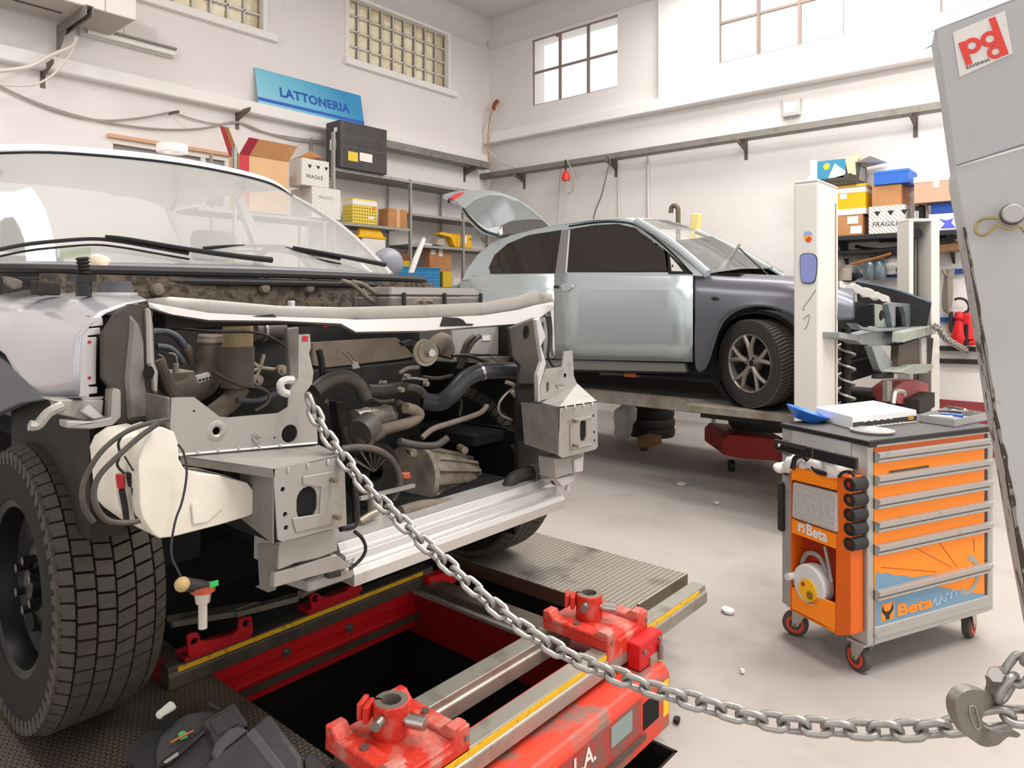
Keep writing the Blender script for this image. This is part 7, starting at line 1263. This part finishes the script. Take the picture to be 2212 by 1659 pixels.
# right wall shelf
XS = 7.72; z0s = (onX(1811, 512, XS).z + onX(1961, 501, XS).z + onX(2060, 495, XS).z) / 3
y0s, y1s = onX(2130, 500, XS).y, onX(1765, 500, XS).y
sh = thing('wall_shelf', 'long dark shelf on the right wall above the tool rail loaded with cartons', 'shelf', (7.9, (y0s + y1s) / 2, z0s - .06))
MB().box(XS, WX, y0s, y1s, z0s - .045, z0s).build('shelf_board', M('shelf_navy', '#26282f', .5), sh, sm=0, bevel=.003)
for y in (y0s + .3, y1s - .2): MB().prism([V((WX, y, z0s - .046)), V((XS + .05, y, z0s - .046)), V((WX, y, z0s - .3))], (0, .02, 0)).build('shelf_bracket', mBlkD, sh, sm=0)
S10 = 2207 / 572; c10 = lambda x, y: (1640 + x / S10, 300 + y / S10)
def crx(name, label, xl, xc, xr, yt, yb, xf, mat, z0=None, group=None, cat='box', bev=.004):
    (xl, yt), (xc, yb) = c10(xl, yt), c10(xc, yb); xr = c10(xr, 0)[0]
    ym, y1 = onX(xc, (yt + yb) / 2, xf).y, onX(xl, (yt + yb) / 2, xf).y; zb = onX(xc, yb, xf).z if z0 is None else z0; zt_ = onX(xc, yt, xf).z
    x1 = min(WX - .03, max(xf + .12, onY(xr, (yt + yb) / 2, ym).x)); o = MB().box(xf, x1, ym, y1, zb, zt_).build(name, mat, sm=0, bevel=bev); tag(o, label, cat, group); o['bb'] = (xf, x1, ym, y1, zb, zt_); return o
def labx(o, x0, x1, y0, y1, mat, name='label'):
    b = bb(o); p, q = onX(*c10(x0, y0), b[0]), onX(*c10(x1, y1), b[0]); return MB().box(b[0] - .003, b[0] - .0003, min(p.y, q.y), max(p.y, q.y), min(p.z, q.z), max(p.z, q.z)).build(name, mat, o, sm=0)
zS = z0s + .001
b1 = crx('carton', 'brown carton with two white labels at the left end of the wall shelf', 640, 862, 905, 625, 800, XS + .02, mCard, zS); labx(b1, 735, 825, 650, 705, mLabel); labx(b1, 760, 855, 730, 785, mLabel)
b2 = crx('carton', 'yellow and white carton stacked on the left brown carton', 640, 885, 940, 380, 620, XS + .02, M('bright_yellow', '#f2b90f', .5), bb(b1)[5] + .001); x = bb(b2)
MB().box(x[0] - .002, x[1], x[2] - .002, x[3], x[4], x[4] + .06).box(x[0] - .002, x[1], x[2] - .002, x[3], x[5] - .07, x[5] - .0).build('white_band', mLabel, b2, sm=0); labx(b2, 672, 732, 462, 500, mLabel); MB().box(x[0] - .012, x[1], x[2] - .01, x[3] + .02, x[5] - .012, x[5] + .012).build('yellow_lid', mYel, b2, sm=0)
b3 = crx('carton', 'open printed carton with blue and yellow picture and spread flaps', 425, 810, 945, 190, 352, XS - .02, M('carton_dark_print', '#4a443c', .5), x[5] + .013)
x = bb(b3); labx(b3, 485, 720, 190, 330, M('print_teal', '#3f8fb3', .5), 'picture_print'); labx(b3, 425, 484, 180, 350, mLabel, 'white_end')
def dq(o, pts, mat, name): X = bb(o)[0]; MB().prism([onX(*c10(*p), X - .004) for p in pts], (.001, 0, 0)).build(name, mat, o, sm=0)
dq(b3, ((575, 325), (630, 205), (720, 270), (700, 320)), mLabel, 'picture_print'); dq(b3, ((530, 230), (560, 200), (590, 210), (580, 250), (545, 260)), mYelC, 'picture_print'); dq(b3, ((500, 335), (600, 330), (760, 285), (808, 310), (808, 350), (500, 350)), M('carton_dark_print', '#4a443c'), 'picture_print'); dq(b3, ((720, 200), (800, 180), (808, 300), (740, 290)), M('print_cream', '#d9cfa8', .6), 'picture_print')
MB().prism([V((x[0] + (x[1] - x[0]) * .25, x[2] - .0015, x[4] + .05)), V((x[1] - .03, x[2] - .0015, x[4] + .05)), V((x[1] - .05, x[2] - .0015, x[5] - .03)), V((x[0] + (x[1] - x[0]) * .4, x[2] - .0015, x[5] - .02))], (0, .001, 0)).build('picture_print', M('print_grey', '#a8a698', .5), b3, sm=0)
xm = (x[0] + x[1]) / 2
MB().prism([V((x[0], x[3], x[5])), V((x[0], x[2], x[5])), V((x[0] + .1, x[2] - .03, x[5] + .09)), V((x[0] + .1, x[3] - .05, x[5] + .05))], (.003, 0, .003)).build('flap', mCardL, b3, sm=0); MB().prism([V((x[0] + .02, x[2], x[5])), V((x[1], x[2], x[5])), V((x[1] - .02, x[2] - .2, x[5] + .02)), V((x[0] + .1, x[2] - .1, x[5] + .06))], (0, 0, .004)).build('flap', M('flap_grey', '#b3ad9c', .7), b3, sm=0)
MB().prism([V((x[0] + .06, x[2] + .0, x[5])), V((x[0] + .12, x[2] - .0, x[5] + .1)), V((x[0] + .2, x[2], x[5]))], (0, .01, 0)).build('flap', mCardL, b3, sm=0)
b4 = crx('carton', 'white striped carton marked FRAGILE in the middle of the wall shelf', 912, 1215, 1285, 545, 785, XS, mStripe, zS); x = bb(b4)
MB().text('FRAGILE', (x[0] - .001, x[3] - .03, x[5] - .2), (0, -1, 0), (0, 0, 1), .065, .0005, shear=.2).build('print', mBlackP, b4, sm=0)
for k in range(3): y = x[3] - .05 - k * .12; MB().prism([V((x[0] - .001, y, x[5] - .05)), V((x[0] - .001, y - .06, x[5] - .05)), V((x[0] - .001, y - .03, x[5] - .1))], (.0008, 0, 0)).build('symbol', mBlackP, b4, sm=0)
b5 = crx('carton', 'plain brown carton resting on the white striped carton', 938, 1185, 1275, 370, 545, XS + .02, mCard, x[5] + .001)
b6 = crx('carton', 'flat royal blue carton on top of the plain brown carton', 955, 1245, 1320, 245, 375, XS, M('royal_blue_carton', '#2f68c4', .5), bb(b5)[5] + .001); x = bb(b6); MB().box(x[0] - .003, x[1], x[2] - .003, x[3], x[5] - .02, x[5] + .002).build('box_lid', M('royal_blue_lid', '#3c78d6', .5), b6, sm=0)
b9 = crx('carton', 'white carton with blue cross print at the right end of the wall shelf', 1410, 1680, 1700, 612, 750, XS + .02, mWhiteBox, zS); dq(b9, ((1500, 665), (1560, 680), (1620, 660), (1600, 700), (1640, 740), (1510, 745), (1550, 705)), M('print_violet', '#5a64d6', .5), 'blue_print')
b8 = crx('carton', 'dark blue carton on the white carton with blue print', 1430, 1680, 1700, 515, 612, XS + .03, M('dark_blue_carton', '#1f4a9c', .5), bb(b9)[5] + .001)
b7 = crx('carton', 'large pale brown carton with white top on the dark blue carton', 1290, 1640, 1680, 290, 510, XS - .02, M('pink_cardboard', '#d0a58c', .8), bb(b8)[5] + .001); x = bb(b7); MB().box(x[0] - .003, x[1], x[2] - .003, x[3] + .003, x[5] - .05, x[5] + .003).build('white_top', mLabel, b7, sm=0); labx(b7, 1450, 1500, 355, 405, mLabel)
g = thing('battery_charger', 'black battery charger with grey handle between the striped and white cartons', 'charger', onX(*c10(1340, 668), XS + .1))
p, q = onX(*c10(1290, 560), XS + .08), onX(*c10(1380, 660), XS + .08); MB().box(p.x, p.x + .16, q.y, p.y, zS, p.z).build('charger_body', mBlk, g, sm=0, bevel=.01); MB().tube([onX(*c10(a, b), XS + .07) for a, b in ((1290, 600), (1300, 550), (1350, 540), (1395, 560), (1400, 660))], .012, 8).build('charger_handle', M('reel_grey', '#8a8782'), g)
for k in (1300, 1320): a = onX(*c10(k, 600), XS + .06); MB().cyl(a, a - UP * .1, .012, n=8).build('charger_lead', mSilW, g)
# long stock below the shelf
def rod(name, label, pts, X, r, mat, cat='rod'): return tag(MB().tube([onX(*c10(a, b), X) for a, b in pts], r, 8).build(name, mat), label, cat)
rod('rubber_trim_strip', 'long dark rubber strip hanging under the wall shelf', ((640, 950), (900, 945), (1240, 905), (1660, 800)), 7.85, .03, mBlkD, 'strip'); rod('rubber_trim_strip', 'second dark strip above the long rubber strip', ((800, 895), (900, 915), (1100, 930), (1240, 920)), 7.9, .018, mBlk, 'strip'); rod('trim_moulding', 'brown flat moulding behind the far lift post under the shelf', ((1240, 950), (1450, 920), (1680, 890)), 7.9, .045, M('moulding_tan', '#a8825c', .6), 'strip'); rod('copper_pipe', 'thin copper pipe slanting under the wall shelf', ((765, 1045), (950, 1000), (1100, 955)), 7.82, .014, M('copper', '#b37440', .5, .4), 'pipe'); rod('steel_rod', 'straight grey rod under the wall shelf', ((640, 985), (1240, 960), (1680, 925)), 8.0, .02, mGalvD); rod('steel_rod', 'short dark rod just below the wall shelf', ((1000, 850), (1240, 845)), 7.95, .016, mBlkD)
# tool rail on the wall
def railx(nm, label, pts, X, h_, mat, cat): p, q = onX(*c10(*pts[0]), X), onX(*c10(*pts[1]), X); return tag(MB().bar(p, q, .02, h_).build(nm, mat, sm=0), label, cat)
mRB = M('rail_blue', '#1f4f9c', .5)
railx('tool_rail', 'blue tool rail on the right wall behind the car nose', ((700, 1140), (1240, 1130)), 8.08, .05, mRB, 'rail'); railx('tool_rail', 'short blue tool rail above the coiled grey cable', ((1560, 1112), (1720, 1100)), 8.08, .05, mRB, 'rail'); railx('tool_rail', 'lower blue tool rail above the red tools', ((1510, 1508), (1690, 1508)), 8.08, .05, mRB, 'rail')
for px, lb_ in ((925, 'left grey gas canister on the blue tool rail'), (990, 'right grey gas canister on the blue tool rail')):
    c = onX(*c10(px + (12 if px > 950 else -4), 1175), 7.95); MB_ = MB().lathe([(0, -.01), (.05, 0), (.065, .03), (.068, .14), (.05, .19), (.03, .21), (0, .212)], c, UP, 20); tag(MB_.build('gas_canister', M('canister_grey', '#7d8a8f', .3, .4)), lb_, 'canister', 'gas canisters')
b = MB()
for k in range(3): o = crumple(onX(*c10(930 + k * 80, 1060 - (k % 2) * 20), 8.0), .12, 60 + k, (.5, 1, .7)); b.add(o.v, o.f)
tag(b.build('plastic_bag', M('bag_clear', '#c9c5c0'), sm=50), 'clear plastic bag bunched above the grey canisters', 'bag')
tag(MB().prism([onX(*c10(*p), 7.98) for p in ((1140, 1075), (1200, 1070), (1235, 1080), (1235, 1210), (1180, 1220), (1180, 1110), (1140, 1110))], (.05, 0, 0)).build('riveting_tool', M('dark_green_tool', '#26352b', .5), sm=0, bevel=.006), 'dark green hand tool hanging right of the canisters', 'tool')
for i in range(5): pass
ck_ = thing('cable_coil', 'coiled grey cable hanging on the right wall right of the far lift post', 'cable', onX(*c10(1570, 1440), 8.0))
for i in range(6): MB().tube([onX(*c10(*p), 8.02 - .012 * i) for p in ((1570 + i * 3, 1090), (1545 + i * 6, 1200), (1530 + i * 10, 1350), (1545 + i * 8, 1430), (1580, 1440), (1600 - i * 3, 1350), (1605 - i * 4, 1220), (1590, 1100))], .011, 6).build('cable_loop', M('coil_grey', '#8f857a', .6), ck_)
MB().tube([onX(*c10(*p), 7.98) for p in ((1535, 1085), (1560, 1130), (1600, 1150), (1610, 1090))], .02, 6).build('coil_tie', MATS['coil_grey'], ck_)
S11 = 926 / 212
rt = thing('hand_pump', 'red hydraulic hand pump hanging at the right on the white wall', 'tool', onX(*ct((390, 1600))[0], 8.0)); mRT = M('tool_red', '#d8262c', .4)
MB().tube(PX(8.0, *ct((405, 1310), (400, 1400), (405, 1540))), .05, 10).build('pump_body', mRT, rt); MB().tube(PX(8.0, *ct((340, 1345), (380, 1320), (420, 1330))), .04, 8).build('pump_head', mRT, rt); MB().tube(PX(8.0, *ct((370, 1570), (420, 1572), (470, 1565))), .03, 8).build('pump_foot', mRT, rt); MB().tube(PX(7.96, *ct((385, 1400), (380, 1600))), .02, 8, 1).build('pump_handle', mBlk, rt)
MB().tube(PX(7.98, *ct((330, 1440), (345, 1350), (370, 1290), (400, 1270), (405, 1220), (370, 1170), (310, 1155), (270, 1170))), .012, 8).build('pump_hose', mBlkD, rt)
r2 = thing('pull_clamp', 'red pull clamp hanging left of the red hand pump', 'tool', onX(*ct((320, 1580))[0], 8.0)); MB().lathe([(0, .0), (.06, .0), (.08, .05), (.055, .16), (.05, .2), (.03, .22), (.05, .25), (.04, .3), (0, .31)], onX(*ct((320, 1580))[0], 8.0), UP, 16).build('clamp_body', mRT, r2)
tag(MB().tube(PX(8.0, *ct((235, 1280), (240, 1400), (260, 1480), (275, 1580))), .02, 6).build('black_strap', mBlk), 'black strap hanging below the coiled cable', 'strap'); tag(MB().tube(PX(8.02, *ct((225, 1360), (235, 1480))), .018, 6, 1).build('file_tool', M('file_brown', '#8a5f4a', .6)), 'thin brown file beside the black strap', 'tool')
for i, (yq, lb_) in enumerate(((1625, 'upper black wall rail below the red tools'), (1745, 'lower black wall rail near the red dado'))): tag(MB().bar(onX(*ct((120, yq))[0], 8.08), onX(*ct((540, yq + 12))[0], 8.08), .05, .045).build('wall_rail', mBlkD, sm=0), lb_, 'rail')
# chain pulling the car
P = smooth(PY(1.1, *ct((60, 1410), (120, 1440), (150, 1490), (200, 1545), (270, 1585), (340, 1625), (420, 1660), (520, 1700))), 8)
PIT, WR, IW = .055, .009, .024
lk = MB().tube(link_pts(), WR, 8, 1, True); chain('car_chain', 'dark chain pulling the hatchback nose towards the grey tower', P, .6)
# right wall bits
jb = onX(1712, 234, WX); j = MB().box(WX - .06, WX, jb.y - .1, jb.y + .1, jb.z - .1, jb.z + .1).build('junction_box', M('box_grey', '#b7b3ae', .5), sm=0, bevel=.01); tag(j, 'small grey junction box on the right wall above the cable tray', 'junction box'); MB().box(WX - .062, WX - .06, jb.y - .075, jb.y + .075, jb.z - .06, jb.z + .06).build('box_lid', M('box_lid_white', '#e6e2de', .5), j, sm=0)
rp_ = thing('red_plug', 'red cone plug hanging on a grey cord from the right tray', 'plug', onX(1222, 390, 7.9)); MB().lathe([(0, 0), (.055, 0), (.06, .03), (.045, .1), (.02, .13), (0, .13)], onX(1222, 390, 7.9), UP, 16).build('plug_cone', M('plug_red', '#e0372c', .4), rp_)
MB().tube(PX(7.9, (1222, 372), (1222, 352), (1222, 345)), .012, 6).build('plug_lead', mBlkD, rp_); MB().tube(PX(7.9, (1224, 345), (1234, 365), (1240, 390), (1236, 412), (1226, 418), (1219, 402), (1220, 390)), .008, 6).build('plug_cord', mCab, rp_)
wcable('wall_cable', 'thin dark cable hanging left of the red plug', [(1211, 362), (1207, 420), (1203, 480)], .008, mCab, 'x', 7.95); wcable('wall_cable', 'curved dark cable hanging below the second tray bracket', [(1310, 335), (1318, 345), (1312, 370), (1300, 420), (1288, 450), (1281, 475)], .009, M('dark_cable', '#6f655e', .6), 'x', 7.9); wcable('wall_conduit', 'pale vertical conduit on the right wall above the car roof', [(1400, 335), (1400, 400), (1401, 485)], .016, mCabW, 'x', 8.09); wcable('wall_conduit', 'faint vertical pipe left of the pale conduit', [(1336, 345), (1336, 400), (1337, 480)], .01, mCabW, 'x', 8.09)
tag(MB().tube(PX(7.7, (1449, 460), (1451, 448), (1458, 444), (1464, 450), (1465, 465), (1465, 482), (1465, 560)), .028, 10).build('exhaust_pipe', M('pipe_brown', '#6e5f54', .6, .3)), 'brown hooked pipe standing behind the hatchback roof', 'pipe')
tag(MB().prism(PX(7.7, (1490, 488), (1494, 460), (1511, 461), (1508, 490), (1505, 520), (1488, 520)), (.08, 0, 0)).build('yellow_can', M('can_yellow', '#ead98a', .5), sm=0, bevel=.01), 'pale yellow can behind the hatchback windscreen', 'can')
hb = thing('work_bench', 'low steel bench behind the hatchback holding the pipe and yellow can', 'bench', (7.7, onX(1480, 560, 7.7).y, 0)); ybn = onX(1480, 560, 7.7).y
MB().box(7.45, 8.0, ybn - .5, ybn + .6, 1.5, 1.54).build('bench_top', mGalvD, hb, sm=0)
for dx in (7.5, 7.95):
    for dy in (-.45, .55): MB().box(dx - .02, dx + .02, ybn + dy - .02, ybn + dy + .02, 0, 1.5).build('leg', mGalvD, hb, sm=0)
# floor litter
def litter(nm, label, px, s, col, cat='litter'):
    c = onZ(*px, .004); random.seed(int(px[0])); P = [c + V((math.cos(t) * s * random.uniform(.5, 1.2), math.sin(t) * s * random.uniform(.5, 1.2), random.uniform(0, .006))) for t in [k * PI / 4 for k in range(8)]]
    tag(MB().prism(P, (0, 0, .012)).build(nm, M('litter_' + col, col, .8), sm=0), label, cat)
litter('crumpled_tissue', 'crumpled white tissue on the floor left of the tool trolley', (1472, 1047), .05, '#d6d0ca', 'tissue'); litter('paper_scrap', 'thin white paper scrap on the floor in front of the bench rail', (1572, 1322), .03, '#e3deda', 'paper'); litter('paper_scrap', 'tiny white scrap on the floor below the tool trolley', (1604, 1453), .01, '#f0ecea', 'paper'); litter('dark_clip', 'small black plastic clip on the floor beside the red front beam', (1462, 1560), .016, '#2f2a28', 'clip'); litter('rubber_scrap', 'small dark rubber scrap on the floor under the lift runway', (1390, 972), .05, '#3a3431', 'scrap'); litter('paper_scrap', 'small pale scrap on the floor near the stacked tyres', (1548, 1088), .02, '#dcd6d0', 'paper')
